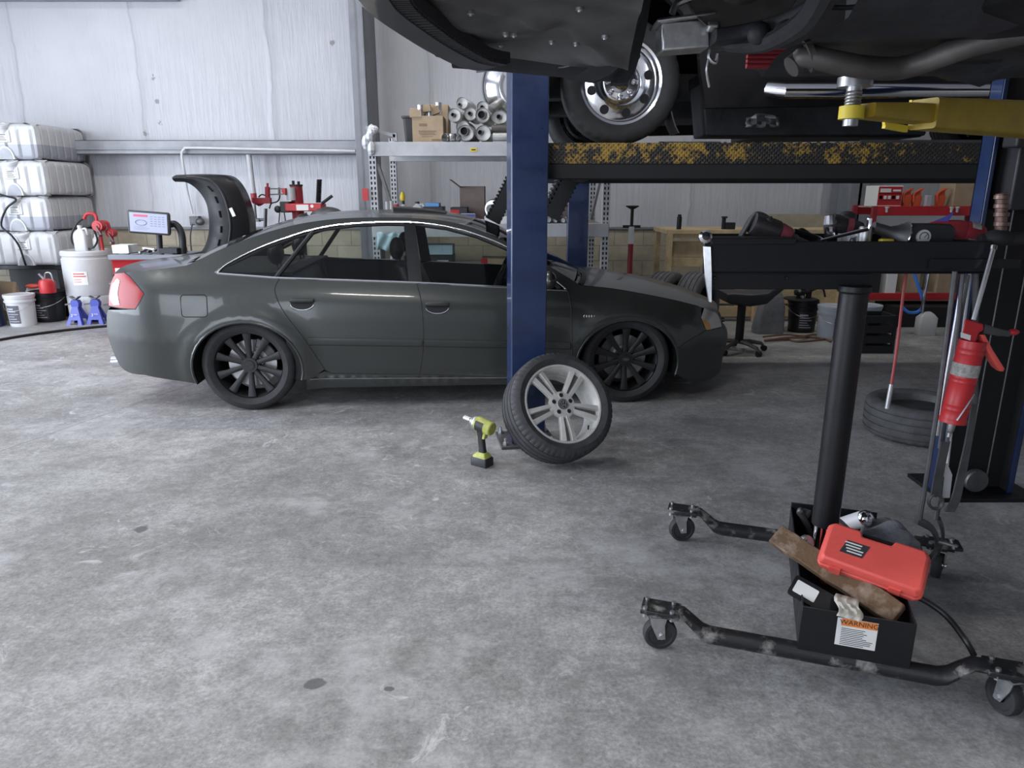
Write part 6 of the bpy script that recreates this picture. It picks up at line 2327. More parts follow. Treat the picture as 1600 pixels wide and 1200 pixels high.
MB().cyl((sx, 8.3, 0), (sx, 8.3, 0.02), 0.16, n=24).build('foot', K['redm'], ss)

bench = thing('workbench', 'rough pine workbench along the back wall behind the tool cart', 'bench', (PY(1180, 400, 8.6).x, 8.9, 0))
WX0, WX1, WY = PY(1042, 400, 8.5).x, PY(1330, 400, 8.5).x, 8.5
wz = PY(1060, 359, 8.5).z
MB().bx(WX0 - 0.02, WX1, WY, 9.3, wz - 0.05, wz).build('worktop', K['wood'], bench, bevel=0.004)
b = MB()
b.bx(WX0 + 0.03, WX1, WY + 0.02, WY + 0.05, wz - 0.10, wz - 0.05)
b.build('apron', K['wood'], bench, bevel=0.003)
for x in (WX0, (WX0 + WX1) / 2, WX1 - 0.09):
    for y in (WY + 0.0, 9.2):
        MB().bx(x, x + 0.06, y, y + 0.09, 0, wz - 0.05).build('leg', K['wood'], bench, bevel=0.003)
for zt, zb in ((PY(1060, 378, 8.5).z, PY(1060, 402, 8.5).z), (PY(1060, 404, 8.5).z, PY(1060, 418, 8.5).z), (0.42, 0.22), (0.19, 0.06)):
    MB().bx(WX0 + 0.06, WX1, WY + 0.09, WY + 0.115, zb, zt).build('board', K['wood'], bench, bevel=0.003)
can('spray_can', 'black spray can standing at the left end of the workbench', 'can', 1062, 7.5, 335, 8.62, K['black'], K['blackm'], z0=wz, capr=0.75, caph=0.16)
b = MB()
p = PY(1130, 358, 8.6)
b.bx(p.x - 0.02, p.x + 0.02, 8.58, 8.62, wz, wz + 0.15)
b.bx(p.x - 0.025, p.x + 0.035, 8.57, 8.63, wz + 0.13, wz + 0.15)
b.box((p.x + 0.075, 8.6, wz + 0.04), (0.11, 0.08, 0.08))
tag(b.build('bench_clamp', K['blackm'], bevel=0.006), 'small black clamp standing on the bench above the tool cart corner', 'clamp')
pl = MB()
a, c = PY(1195, 371, 8.9), PY(1330, 342, 8.9)
pl.box(((a.x + c.x) / 2, 9.15, wz + (c.z - wz) / 2 + 0.02), (c.x - a.x, 0.015, c.z - wz + 0.06), M.Rotation(R(8), 3, 'X'))
tag(pl.build('plywood_sheet', K['ply']), 'plywood sheet leaning on the wall behind the air tools', 'board')

def loose_tyre(name, label, c, axis, Ro=0.32, Rr=0.205, wd=0.215, mtl=None, group=None, grooves=(-0.3, -0.1, 0.1, 0.3)):
    u, v, a = frame(axis)
    t = MB()
    tyre(t, c, axis, Ro, Rr, wd, grooves, n=144)
    hw = wd / 2
    t.lathe([(Rr, -hw * 0.8), (Rr + 0.02, -hw * 0.82), (Ro - 0.03, -hw * 0.85), (Ro - 0.025, 0), (Ro - 0.03, hw * 0.85), (Rr + 0.02, hw * 0.82), (Rr, hw * 0.8)], c, axis, 72)
    return tag(t.build(name, mtl or K['dustyrubber']), label, 'tyre', group)
ty = 7.32
p = PY(1036, 430, ty)
loose_tyre('tyre', 'upright loose tyre behind the bonnet, the one further left', (PY(1040, 460, ty).x, ty, 0.372), (0.80, -0.60, 0), 0.372, 0.24, 0.25, group='loose tyres behind the sedan')
loose_tyre('tyre', 'upright loose tyre behind the bonnet, next to the cart tray', (PY(1088, 460, ty).x, ty - 0.02, 0.372), (0.80, -0.60, 0), 0.372, 0.24, 0.25, group='loose tyres behind the sedan')

# shop stool
SY = 6.9
stl = thing('shop_stool', 'low black shop stool with worn padded seat beside the sedan nose', 'stool', PZ(1150, 528).to_tuple()[:2] + (0,))
q = lambda px, py, Y=SY: PY(px, py, Y)
b = MB()
b.loft([[p + V((0, y, z)) for y, z in rrect(0.17, h_, 0.025, 3)] for p, h_ in [(q(1128, 462) , 0.04), (q(1136, 463), 0.055), (q(1165, 466), 0.06), (q(1190, 463), 0.055), (q(1204, 452), 0.045), (q(1216, 444), 0.035)]])
b.build('seat', K['plastic'], stl, smooth=50)
sb_ = PZ(1152, 528)
b = MB()
b.cyl((q(1160, 470).x, SY, q(1160, 472).z), (q(1160, 470).x, SY, 0.09), 0.04, n=14)
b.build('post', K['blackm'], stl)
for k in range(5):
    a = 2 * PI * k / 5 + 0.15
    d = V((math.cos(a), math.sin(a), 0))
    c = V((q(1160, 470).x, SY, 0.10))
    l = MB()
    l.tube([c, c + d * 0.10 + V((0, 0, 0.0)), c + d * 0.24 - V((0, 0, 0.025)), c + d * 0.27 - V((0, 0, 0.06))], [0.022, 0.022, 0.018, 0.012], 8)
    l.build('leg', K['dsteel'], stl)
    w_ = MB()
    w_.cyl(c + d * 0.27 + V((-d.y * 0.02, d.x * 0.02, -0.073)), c + d * 0.27 + V((d.y * 0.02, -d.x * 0.02, -0.073)), 0.027, n=14)
    w_.build('caster', K['blackm'], stl)
# dark canvas bag / radiator
bg = MB()
a = PZ(1206, 524)
bg.loft([[V((a.x + x * s + o, a.y + 0.15 + y * s, z)) for x, y in rrect(0.16, 0.10, 0.05, 3)] for z, s, o in ((0, 1, 0), (0.05, 1.02, 0), (0.30, 0.85, 0.02), (0.42, 0.6, 0.03), (0.50, 0.3, 0.04), (0.53, 0.2, 0.02))])
tag(bg.build('canvas_bag', K['rag'], smooth=50), 'slumped dark canvas bag between the stool and black pail', 'bag')
pail('pail', 'black pail with pale printed label next to the canvas bag', 1250, 526, 7.98, 0.14, 0.16, 0.36, K['black'], [K['plastic'], lab_t], lid=False)
pail('pail', 'grey plastic pail with dark label left of the cart post', 1297, 530, 7.55, 0.135, 0.152, 0.36, K['greypail'], [lab_d, lab_t], ang=(-15, 45))
pail('pail', 'grey plastic pail with dark label right of the cart post', 1347, 528, 7.6, 0.135, 0.152, 0.36, K['greypail'], [lab_d, lab_t], ang=(0, 50))
pu = thing('oil_pump', 'black pump head with fittings standing on the black pail', 'pump', (PY(1250, 470, 7.98).x, 7.98, 0.34))
p = PY(1250, 470, 7.98)
b = MB()
b.cyl((p.x, 7.98, 0.02), (p.x, 7.98, 0.52), 0.045, n=16).ell((p.x, 7.98, 0.50), 0.07, 0.06, 0.06).cyl((p.x - 0.08, 7.95, 0.44), (p.x + 0.10, 7.95, 0.46), 0.03).cyl((p.x + 0.09, 7.98, 0.36), (p.x + 0.09, 7.98, 0.56), 0.03)
b.build('pump_head', K['blackm'], pu)
MB().lathe([(0.18, 0), (0.18, 0.012), (0, 0.02)], (p.x, 7.98, 0.362), UZ, 28).build('cover', K['plastic'], pu)
b = MB()
for dx, dz in ((-0.05, 0.47), (0.02, 0.53), (0.09, 0.57), (-0.01, 0.40)):
    b.cyl((p.x + dx, 7.89, dz), (p.x + dx, 7.95, dz), 0.016, n=8)
b.build('fittings', K['steel'], pu)
b = MB()
b.tube(chain([(p.x + 0.10, 7.95, 0.46), (p.x + 0.20, 7.91, 0.50), (p.x + 0.24, 7.89, 0.40)], 5), 0.012, 6)
b.build('hose', K['black'], pu)
cr = MB()
random.seed(21)
for k in range(4):
    base = [PZ(1200 + 26 * j + random.uniform(-8, 8), 529 + random.uniform(-4, 7), 0.012) for j in range(5)]
    cr.tube(chain([(p.x, p.y, 0.012 + 0.02 * (k % 2)) for p in base], 5), 0.010, 6)
tag(cr.build('extension_cord', mat('brown cord', (0.16, 0.08, 0.05), 0.6)), 'tangle of brown extension cord on the floor under the pails', 'cord', kind='stuff')
ck = thing('tool_crate', 'black plastic crate on the floor under the lower red shelf', 'crate', PZ(1370, 552).to_tuple())
p = PZ(1370, 552)
b = MB()
for z in (0.0, 0.10, 0.20, 0.30):
    b.bx(p.x - 0.16, p.x + 0.16, p.y, p.y + 0.02, z, z + 0.07).bx(p.x - 0.16, p.x - 0.14, p.y + 0.02, p.y + 0.30, z, z + 0.07).bx(p.x + 0.14, p.x + 0.16, p.y + 0.02, p.y + 0.30, z, z + 0.07)
b.bx(p.x - 0.16, p.x + 0.16, p.y + 0.28, p.y + 0.30, 0, 0.37).bx(p.x - 0.14, p.x + 0.14, p.y + 0.02, p.y + 0.28, 0.0, 0.02)
for x in (-0.16, 0.13):
    b.bx(p.x + x, p.x + x + 0.03, p.y - 0.004, p.y + 0.026, 0, 0.375)
b.build('crate_body', K['blackm'], ck)

# red shelf unit
RSY = 8.4
rs = thing('red_shelf', 'red steel shelf unit at the right with boxes on two levels', 'shelf', (PY(1440, 460, RSY).x, RSY + 0.25, 0))
sx0, sx1 = PY(1354, 460, RSY).x, PY(1532, 460, RSY).x
for pyt, pyb in ((322, 337), (458, 469)):
    zt, zb = PY(1440, pyt, RSY).z, PY(1440, pyb, RSY).z
    b = MB()
    b.bx(sx0, sx1, RSY, RSY + 0.03, zb, zt)
    b.bx(sx0, sx1, RSY + 0.5, RSY + 0.53, zb, zt)
    b.build('beam', K['red'], rs, bevel=0.004)
    MB().bx(sx0, sx1, RSY + 0.03, RSY + 0.5, zt - 0.02, zt - 0.005).build('deck', K['ply'], rs)
for x in (sx0 - 0.05, sx1):
    for y in (RSY + 0.0, RSY + 0.48):
        MB().bx(x, x + 0.05, y, y + 0.05, 0, PY(1440, 322, RSY).z).build('upright', K['redm'], rs)
zt1 = PY(1440, 322, RSY).z - 0.005
zt2 = PY(1440, 458, RSY).z - 0.005
box_thing('parts_box', 'red and white printed box at the left on the upper red shelf', 'box', 1369, 1412, 290, 323, RSY + 0.02, 0.3, K['paper'], z0=zt1,
          bands=((0.02, 0.98, 0.06, 0.95, 0), (0.08, 0.52, 0.68, 0.86, 1), (0.6, 0.92, 0.72, 0.82, 1)) + tuple((0.08 + 0.17 * k, 0.20 + 0.17 * k, 0.36, 0.52, 1) for k in range(5)) + ((0.02, 0.98, 0.28, 0.31, 2), (0.02, 0.98, 0.60, 0.63, 2)), bandm=[K['red'], K['paper'], K['ink']])
for k, (px, lb_) in enumerate(((1421, 'orange funnel beside the printed box on the upper red shelf'), (1437, 'orange funnel in the middle of the upper red shelf'), (1474, 'orange funnel leaning beside the brown carton'))):
    p = PY(px, 318, RSY + 0.02)
    b = MB()
    b.loft([[V((p.x + x * s + o, RSY + 0.10 + y * s, zt1 + z)) for x, y in rrect(0.055, 0.045, 0.02, 3)] for z, s, o in ((0, 0.75, 0.0), (0.10, 0.9, 0.0), (0.13, 0.8, -0.01), (0.17, 0.5, 0.01), (0.20, 0.35, 0.05), (0.205, 0.25, 0.07))])
    b.tube(chain([(p.x - 0.05, RSY + 0.06, zt1 + 0.05), (p.x - 0.055, RSY + 0.06, zt1 + 0.14), (p.x + 0.01, RSY + 0.06, zt1 + 0.19)], 4), 0.012, 6)
    tag(b.build('funnel', mat('orange plastic', (0.62, 0.09, 0.03), 0.45)), lb_, 'funnel', 'orange plastic funnels')
box_thing('booklet', 'grey card standing between the orange funnels', 'card', 1446, 1457, 305, 323, RSY + 0.03, 0.05, K['greylt'], z0=zt1)
box_thing('carton', 'brown carton at the right on the upper red shelf', 'box', 1488, 1526, 284, 323, RSY + 0.06, 0.32, K['card'], z0=zt1)
box_thing('carton', 'brown carton half hidden by the blue column', 'box', 1530, 1552, 305, 345, RSY + 0.3, 0.3, K['card'])
hkm = MB()
for px in (1386, 1487, 1496):
    p = PY(px, 326, RSY - 0.02)
    hkm.lathe([(0.0, -0.045), (0.014, -0.04), (0.016, 0.0), (0.024, 0.01), (0.024, 0.02), (0, 0.022)], p, UZ, 12)
tag(hkm.build('bulb_row', K['white']), 'three small white bulbs hung along the upper red beam', 'bulbs', kind='stuff')
box_thing('storage_bin', 'black bin at the left on the lower red shelf', 'bin', 1358, 1378, 424, 459, RSY + 0.02, 0.3, K['plastic'], z0=zt2)
box_thing('paper_box', 'white paper box on the lower red shelf', 'box', 1383, 1404, 422, 459, RSY + 0.02, 0.3, K['paper'], z0=zt2)
box_thing('carton', 'tan carton behind the blue hose on the lower red shelf', 'box', 1410, 1440, 422, 459, RSY + 0.05, 0.3, K['card'], z0=zt2)
box_thing('carton', 'tan carton right of the blue hose on the lower red shelf', 'box', 1462, 1494, 420, 459, RSY + 0.05, 0.3, K['card'], z0=zt2)
box_thing('carton', 'narrow tan carton behind the pry bars on the lower red shelf', 'box', 1497, 1516, 422, 459, RSY + 0.05, 0.3, K['carddk'], z0=zt2)
# dark machine under the red shelf
box_thing('battery_charger', 'black cabinet on the floor under the lower red shelf', 'cabinet', 1390, 1530, 480, 552, RSY - 0.2, 0.5, K['blackm'], z0=0.0)
# oil can with blue hose
oj = thing('fluid_jug', 'cloudy white jug with chrome tube under the lower red shelf', 'jug', (PY(1445, 520, 7.75).x, 7.75, 0))
p, p2 = PY(1445, 518, 7.75), PY(1445, 487, 7.75)
p.z = 0.0
b = MB()
b.loft([[V((p.x + x * s, 7.75 + y * s, p.z + (p2.z - p.z) * f)) for x, y in rrect(0.10, 0.06, 0.025, 3)] for f, s in ((0, 0.92), (0.05, 1), (0.75, 1), (0.92, 0.6), (1.0, 0.3))])
b.build('body', K['jug'], oj, smooth=50)
b = MB()
b.tube(chain([PY(1441, 487, 7.75), PY(1443, 470, 7.74), PY(1447, 445, 7.74), PY(1451, 425, 7.74)], 5), 0.020, 10)
b.build('tube', K['chrome'], oj)
b = MB()
b.tube(chain([PY(1428, 425, 7.85), PY(1434, 445, 7.84), PY(1441, 466, 7.83), PY(1442, 478, 7.82), PY(1434, 487, 7.82), PY(1420, 488, 7.82), PY(1410, 480, 7.83)], 6), 0.017, 8)
tag(b.build('air_hose', K['hoseblue']), 'bright blue air hose looped in front of the red shelf', 'hose')
# spare tyre lying on the floor at the right
lt = PZ(1482, 697)
ltc = V((2.66, 4.42, 0.115))
flat = loose_tyre('tyre', 'tyre lying flat on the floor left of the blue column', ltc, (0, 0, 1), 0.33, 0.21, 0.23, K['dustyrubber'])
rmm = MB()
rmm.lathe([(0.215, 0.095), (0.21, 0.10), (0.19, 0.06), (0.12, 0.05), (0.05, 0.07), (0, 0.07)], V((2.66, 4.42, 0.115)), UZ, 40)
rmm.lathe([(0.208, 0.09), (0.20, -0.09), (0.208, -0.1)], V((2.66, 4.42, 0.115)), UZ, 40)
rmm.build('rim', K['dsteel'], flat)

# ------------------------------------------------------------------ loose alloy wheel leaning on the blue post
wn = V((0.32, -0.74, 0.53)).normalized()
wu = (V((0, 0, 1)) - wn * wn.z).normalized()          # up within the wheel
wr = wn.cross(wu) * -1                                # right within the wheel, seen from the front
wr = wu.cross(wn)
WR, WW = 0.318, 0.225
hubc = PY(881, 615, 3.88)
zmid = WR * wu.z + WW / 2 * 0.86 * wn.z - 0.004
wmid = hubc - wn * (WW / 2 - 0.02)
wmid.z = zmid
aw = thing('alloy_wheel', 'loose five twin-spoke alloy wheel with tyre leaning on the blue post', 'wheel', (wmid.x, wmid.y, 0))
t = MB()
tyre(t, wmid, wn, WR, 0.234, WW, (-0.31, -0.11, 0.10, 0.29), n=240)
t.build('tyre', mat('worn tyre rubber', (0.042, 0.042, 0.045), 0.66, var=0.3, vscale=22, bump=0.12, bscale=140), aw)
rim = MB()
fc = wmid + wn * (WW / 2 - 0.022)
rim.lathe([(0.234, -0.020), (0.238, 0.002), (0.234, 0.008), (0.226, 0.006), (0.222, -0.006), (0.216, -0.016), (0.212, -0.06), (0.208, -0.12), (0.216, -0.17), (0.234, -0.178)], fc, wn, 72)
rim.lathe([(0.210, -0.10), (0.206, -0.105), (0.204, -0.165), (0.21, -0.17)], fc, wn, 72)
wheelmat = mat('machined wheel silver', (0.66, 0.65, 0.62), 0.42, 0.30, var=0.10, vscale=16)
rimo = rim.build('rim', wheelmat, aw)
hb = MB()
hb.lathe([(0.0, -0.045), (0.075, -0.045), (0.082, -0.03), (0.078, -0.016), (0.066, -0.012), (0.036, -0.012), (0.034, -0.008), (0, -0.008)], fc, wn, 48)
hb.build('hub', wheelmat, rimo)
pocket = mat('grey wheel pocket paint', (0.16, 0.155, 0.15), 0.5, 0.3)
for k in range(5):
    th = R(90 - 4 + 72 * k - 36)
    d = wr * math.cos(th) + wu * math.sin(th)
    e = wr * -math.sin(th) + wu * math.cos(th)
    s = MB()
    for sg in (-1, 1):
        ls = []
        for r_, off, hwid, h0, thk in ((0.046, 0.0150, 0.0105, -0.014, 0.024), (0.085, 0.0175, 0.0115, -0.010, 0.026), (0.13, 0.022, 0.013, -0.004, 0.026), (0.18, 0.0265, 0.0145, -0.002, 0.026), (0.220, 0.030, 0.0175, -0.003, 0.028)):
            p = fc + d * r_ + e * (off * sg) + wn * h0
            iw, ow = hwid * 0.72, hwid * 1.15
            ls.append([p - e * (sg * iw) + wn * 0.0, p + e * (sg * ow) - wn * 0.006, p + e * (sg * (ow + 0.004)) - wn * thk, p - e * (sg * (iw + 0.003)) - wn * thk])
        s.loft(ls)
    s.mi = 1
    ls = []
    for r_, off, h0 in ((0.050, 0.014, -0.030), (0.10, 0.018, -0.030), (0.16, 0.024, -0.028), (0.217, 0.029, -0.028)):
        p = fc + d * r_ + wn * h0
        ls.append([p - e * off, p + e * off, p + e * off - wn * 0.012, p - e * off - wn * 0.012])
    s.loft(ls)
    s.build('spoke', [wheelmat, pocket], rimo, bevel=0.0025)
    lg = MB()
    th2 = th + R(36)
    p = fc + (wr * math.cos(th2) + wu * math.sin(th2)) * 0.054 + wn * -0.0095
    lg.lathe([(0.0160, -0.012), (0.0160, 0.0), (0.0135, 0.0008), (0.0125, -0.012), (0, -0.012)], p, wn, 20)
    lg.mi = 1
    lg.lathe([(0.0128, -0.001), (0, -0.0009)], p, wn, 16)
    lg.build('lug_hole', [wheelmat, K['blackm']], rimo)
cp = MB()
cp.lathe([(0.031, -0.012), (0.031, -0.004), (0.027, -0.002), (0.0, -0.001)], fc, wn, 36)
cp.mi = 1
cp.tube([fc + wn * -0.001 + (wr * math.cos(a) + wu * math.sin(a)) * 0.0255 for a in [2 * PI * k / 36 for k in range(36)]], 0.0022, 6, closed=True)
def cl(pts):
    for a, b in zip(pts, pts[1:]):
        cp.bar(fc + wn * 0.0 + wr * a[0] + wu * a[1], fc + wn * 0.0 + wr * b[0] + wu * b[1], 0.0050, 0.004, wn)
cl([(-0.0085, 0.0215), (0.0, 0.002), (0.0085, 0.0215)])
cl([(-0.0185, 0.0150), (-0.0085, -0.0200), (0.0, -0.002), (0.0085, -0.0200), (0.0185, 0.0150)])
cp.build('centre_cap', [K['plastic'], K['chrome']], rimo)
vl = MB()
p = fc + (wr * math.cos(R(-52)) + wu * math.sin(R(-52))) * 0.206 - wn * 0.025
vl.cyl(p, p + wn * 0.03 - (wr * math.cos(R(-52)) + wu * math.sin(R(-52))) * 0.015, 0.005, n=10)
vl.build('valve', K['blackm'], rimo)

# ------------------------------------------------------------------ lime cordless impact wrench standing on its battery
dpos = PZ(752, 726)
IW = M.Translation(V((dpos.x, dpos.y, 0))) @ M.Rotation(R(180 - 36), 4, 'Z')   # +x is the nose
iw = thing('impact_wrench', 'lime green cordless impact wrench standing on its battery beside the alloy wheel', 'power tool', (dpos.x, dpos.y, 0), R(180 - 36))
b = MB()
hx0 = -0.085
b.lathe([(0, 0), (0.034, 0.0), (0.040, 0.006), (0.042, 0.03), (0.043, 0.10), (0.040, 0.115), (0.0, 0.115)], V((hx0, 0, 0.232)), V((1, 0, 0.16)), 24)
b.prism([(-0.02, -0.02), (0.035, -0.02), (0.025, 0.02), (-0.03, 0.02)], V((-0.015, -0.016, 0.185)), UX, UZ, UY, 0.032)
b.build('housing', K['lime'], iw, local=True, bevel=0.003)
b = MB()
b.lathe([(0.0445, 0.045), (0.0445, 0.100), (0.043, 0.102)], V((hx0, 0, 0.232)), V((1, 0, 0.16)), 24, a0=R(-42), a1=R(42))
b.lathe([(0.0445, 0.045), (0.0445, 0.100), (0.043, 0.102)], V((hx0, 0, 0.232)), V((1, 0, 0.16)), 24, a0=R(138), a1=R(222))
b.build('side_panel', K['plastic'], iw, local=True)
b = MB()
ax = V((1, 0, 0.16)).normalized()
o = V((hx0, 0, 0.232)) + ax * 0.115
b.lathe([(0.040, 0.0), (0.038, 0.012), (0.030, 0.020), (0.026, 0.034), (0.0, 0.036)], o, ax, 24)
b.build('gear_case', K['zinc'], iw, local=True)
b = MB()
b.lathe([(0.011, 0.034), (0.011, 0.044), (0.0165, 0.046), (0.0165, 0.092), (0.012, 0.094), (0.011, 0.08), (0, 0.08)], o, ax, 18)
b.build('socket', K['steel'], iw, local=True)
b = MB()
b.loft([[V((xc + x, y, z)) for x, y in rrect(a, c, 0.012, 4)] for z, xc, a, c in ((0.075, -0.012, 0.024, 0.018), (0.10, -0.010, 0.021, 0.016), (0.15, -0.004, 0.021, 0.016), (0.205, -0.004, 0.026, 0.020))])
b.build('grip', K['plastic'], iw, local=True)
b = MB()
b.loft([[V((0.018 + x, y, z)) for x, y in rrect(0.007, 0.008, 0.003, 2)] for z in (0.155, 0.185)])
b.build('trigger', K['lime'], iw, local=True)
b = MB()
b.loft([[V((xc + x, y, z)) for x, y in rrect(a, c, 0.010, 3)] for z, xc, a, c in ((0.052, -0.006, 0.048, 0.034), (0.062, -0.006, 0.046, 0.032), (0.082, -0.012, 0.028, 0.021))])
b.build('foot', K['lime'], iw, local=True)
b = MB()
b.loft([[V((-0.006 + x, y, z)) for x, y in rrect(a, c, 0.008, 3)] for z, a, c in ((0.0, 0.054, 0.036), (0.004, 0.057, 0.039), (0.046, 0.057, 0.039), (0.052, 0.050, 0.036))])
b.build('battery', K['plastic'], iw, local=True)

# ------------------------------------------------------------------ rolling tool cart (tray on a single post, four casters)
OX, OY, CYAW = 1.129, 2.380, R(-18.2)
cart = thing('tool_cart', 'black rolling tool cart with one post, wide top tray and four casters', 'cart', (OX, OY, 0), CYAW)
CM = ROOTM[cart.name]
TZ = 0.085
oldblack = mat('chipped black paint', (0.016, 0.016, 0.018), 0.45, col2=(0.26, 0.25, 0.235), thresh=0.60, soft=0.07, vscale=13, bump=0.15, bscale=60)
for sy in (-1, 1):
    y = sy * 0.414
    b = MB()
    pts = [(-0.455, y, 0.150), (-0.440, y, 0.150), (-0.410, y, 0.125), (-0.375, y, TZ + 0.008), (-0.35, y, TZ), (0.33, y, TZ), (0.355, y, TZ + 0.008), (0.39, y, 0.125), (0.42, y, 0.150), (0.46, y, 0.150)]
    n = 12
    ls = []
    for (x, yy, z), s in zip(pts, (0.5, 0.55, 0.75, 0.95, 1, 1, 0.95, 0.75, 0.55, 0.5)):
        ls.append([V((x, yy + 0.030 * (1.15 if s < 1 else 1) * math.cos(2 * PI * k / n), z + 0.030 * s * math.sin(2 * PI * k / n))) for k in range(n)])
    b.loft(ls)
    for sx in (-1, 1):
        b.box((sx * 0.515, y, 0.152), (0.13, 0.085, 0.014))
        b.box((sx * 0.505, y, 0.139), (0.105, 0.075, 0.006))
    b.build('base_tube', oldblack, cart, local=True, bevel=0.002)
def caster(x, y, ang):
    c = MB()
    ca, sa = math.cos(ang), math.sin(ang)
    tr_ = lambda px, py, pz: V((x + px * ca - py * sa, y + px * sa + py * ca, pz))
    wz = 0.058
    # fork
    for sd in (-1, 1):
        c.loft([[tr_(px, sd * 0.026, pz), tr_(px + w_, sd * 0.026, pz), tr_(px + w_, sd * 0.022, pz), tr_(px, sd * 0.022, pz)] for px, w_, pz in ((-0.036, 0.060, 0.132), (-0.030, 0.046, 0.10), (-0.006, 0.026, wz - 0.012))])
    c.loft([[tr_(px, sy_, pz) for px, sy_ in ((-0.036, -0.026), (0.024, -0.026), (0.024, 0.026), (-0.036, 0.026))] for pz in (0.128, 0.134)])
    c.cyl(tr_(0.0, 0, 0.130), tr_(0.0, 0, 0.140), 0.026, n=18)
    c.cyl(tr_(0.006, -0.032, wz), tr_(0.006, 0.032, wz), 0.009, n=10)
    for ex in (-1, 1):
        for ey in (-1, 1):
            q = V((x + ex * 0.045, y + ey * 0.030, 0.160))
            c.cyl(q - UZ * 0.03, q + UZ * 0.008, 0.008, n=6)
    co = c.build('caster', K['zinc'], cart, local=True)
    w_ = MB()
    w_.lathe([(0.018, -0.016), (0.040, -0.014), (0.044, -0.018), (0.054, -0.017), (0.058, -0.010), (0.058, 0.010), (0.054, 0.017), (0.044, 0.018), (0.040, 0.014), (0.018, 0.016)], tr_(0.006, 0, wz), V((-sa, ca, 0)), 36)
    w_.build('caster_wheel', K['rubber'], co, local=True)
caster(-0.520, -0.414, R(20))
caster(-0.520, 0.414, R(25))
caster(0.520, -0.414, R(118))
caster(0.510, 0.414, R(70))

BX0, BX1, BY0, BY1, BZ0, BZ1 = -0.075, 0.250, -0.435, 0.345, 0.10, 0.262
b = MB()
th = 0.005
b.bx(BX0, BX1, BY0, BY1, BZ0 + 0.012, BZ0 + 0.017)
b.bx(BX0, BX1, BY0, BY0 + th, BZ0 - 0.002, BZ1).bx(BX0, BX1, BY1 - th, BY1, BZ0 - 0.002, BZ1 + 0.02)
b.bx(BX0, BX0 + th, BY0 + th, BY1 - th, BZ0 + 0.01, BZ1).bx(BX1 - th, BX1, BY0 + th, BY1 - th, BZ0 + 0.01, BZ1)
b.build('tool_box', K['black'], cart, local=True, bevel=0.002)
# warning label
lb = MB()
lx, ly = 0.088, BY0 - 0.0008
lz = BZ0 + 0.092
def lrect(x0, x1, z0, z1, lift):
    lb.add([V((lx + x0, ly - lift, lz + z0)), V((lx + x1, ly - lift, lz + z0)), V((lx + x1, ly - lift, lz + z1)), V((lx + x0, ly - lift, lz + z1))], [(0, 1, 2, 3)])
lrect(-0.058, 0.058, -0.045, 0.052, 0.0)
lb.mi = 1
lrect(-0.046, 0.057, 0.026, 0.051, 0.0004)
lb.mi = 2
lb.text('WARNING', (lx + 0.005, ly - 0.0004, lz + 0.0385), UX, UZ, 0.017, 0.0006)
random.seed(4)
for k in range(10):
    z = 0.018 - k * 0.0062
    lrect(-0.044, -0.044 + random.uniform(0.06, 0.095), z - 0.0022, z, 0.0006)
lb.build('warning_label', [K['paper'], K['orange'], K['ink']], cart, local=True, recalc=False)
# post, with its lower sleeve
PX_, PY_ = 0.022, 0.035
b = MB()
b.lathe([(0.0, 0.34), (0.046, 0.34), (0.047, 0.35), (0.047, 1.20), (0.055, 1.205), (0.055, 1.225), (0, 1.225)], (PX_, PY_, 0), UZ, 32)
b.build('post', K['black'], cart, local=True, bevel=0.002)
b = MB()
b.cyl((PX_ - 0.022, PY_ - 0.012, 0.11), (PX_ - 0.022, PY_ - 0.012, 0.35), 0.016, n=16)
b.build('piston_rod', K['chrome'], cart, local=True)
b = MB()
b.cyl((PX_ + 0.024, PY_ - 0.02, 0.11), (PX_ + 0.024, PY_ - 0.02, 0.35), 0.020, n=16)
b.build('pump_cylinder', K['redp'], cart, local=True)
b = MB()
b.cyl((PX_, PY_ + 0.05, 0.11), (PX_, PY_ + 0.05, 0.36), 0.022, n=16)
b.build('support_tube', K['black'], cart, local=True)
# top tray (turned square to the shop)
TQ = M.Rotation(-CYAW, 4, 'Z')
def tl(x, y, z):                                  # world -> cart
    return CM.inverted() @ V((x, y, z))
X0_, X1_ = PY(1099, 400, 2.40).x, PY(1546, 400, 2.40).x
zt_, zb_ = PY(1300, 377, 2.40).z, PY(1300, 428, 2.40).z
DEP = 0.46
def tray_part(fn, name, mtl, bevel=0.003):
    m = MB(CM.inverted())
    fn(m)
    return m.build(name, mtl, cart, local=True, bevel=bevel)
def f_tray(m):
    t_ = 0.006
    k_ = 0.135                                     # the tray narrows towards the back
    fl = [(X0_, 2.40), (X1_, 2.40), (X1_ - k_, 2.40 + DEP), (X0_ + k_, 2.40 + DEP)]
    m.loft([[V((x, y, z)) for x, y in fl] for z in (zb_, zb_ + t_)])
    for a_, b_, oy in ((fl[0], fl[1], (0, t_)), (fl[1], fl[2], (-t_, 0)), (fl[2], fl[3], (0, -t_)), (fl[3], fl[0], (t_, 0))):
        m.loft([[V((a_[0], a_[1], z)), V((b_[0], b_[1], z)), V((b_[0] + oy[0], b_[1] + oy[1], z)), V((a_[0] + oy[0], a_[1] + oy[1], z))] for z in (zb_ + t_, zt_)])
    m.bx(X0_ + 0.02, X0_ + 0.30, 2.385, 2.40 + 0.10, zt_ - 0.01, zt_ + 0.012)
tray_part(f_tray, 'top_tray', K['black'])
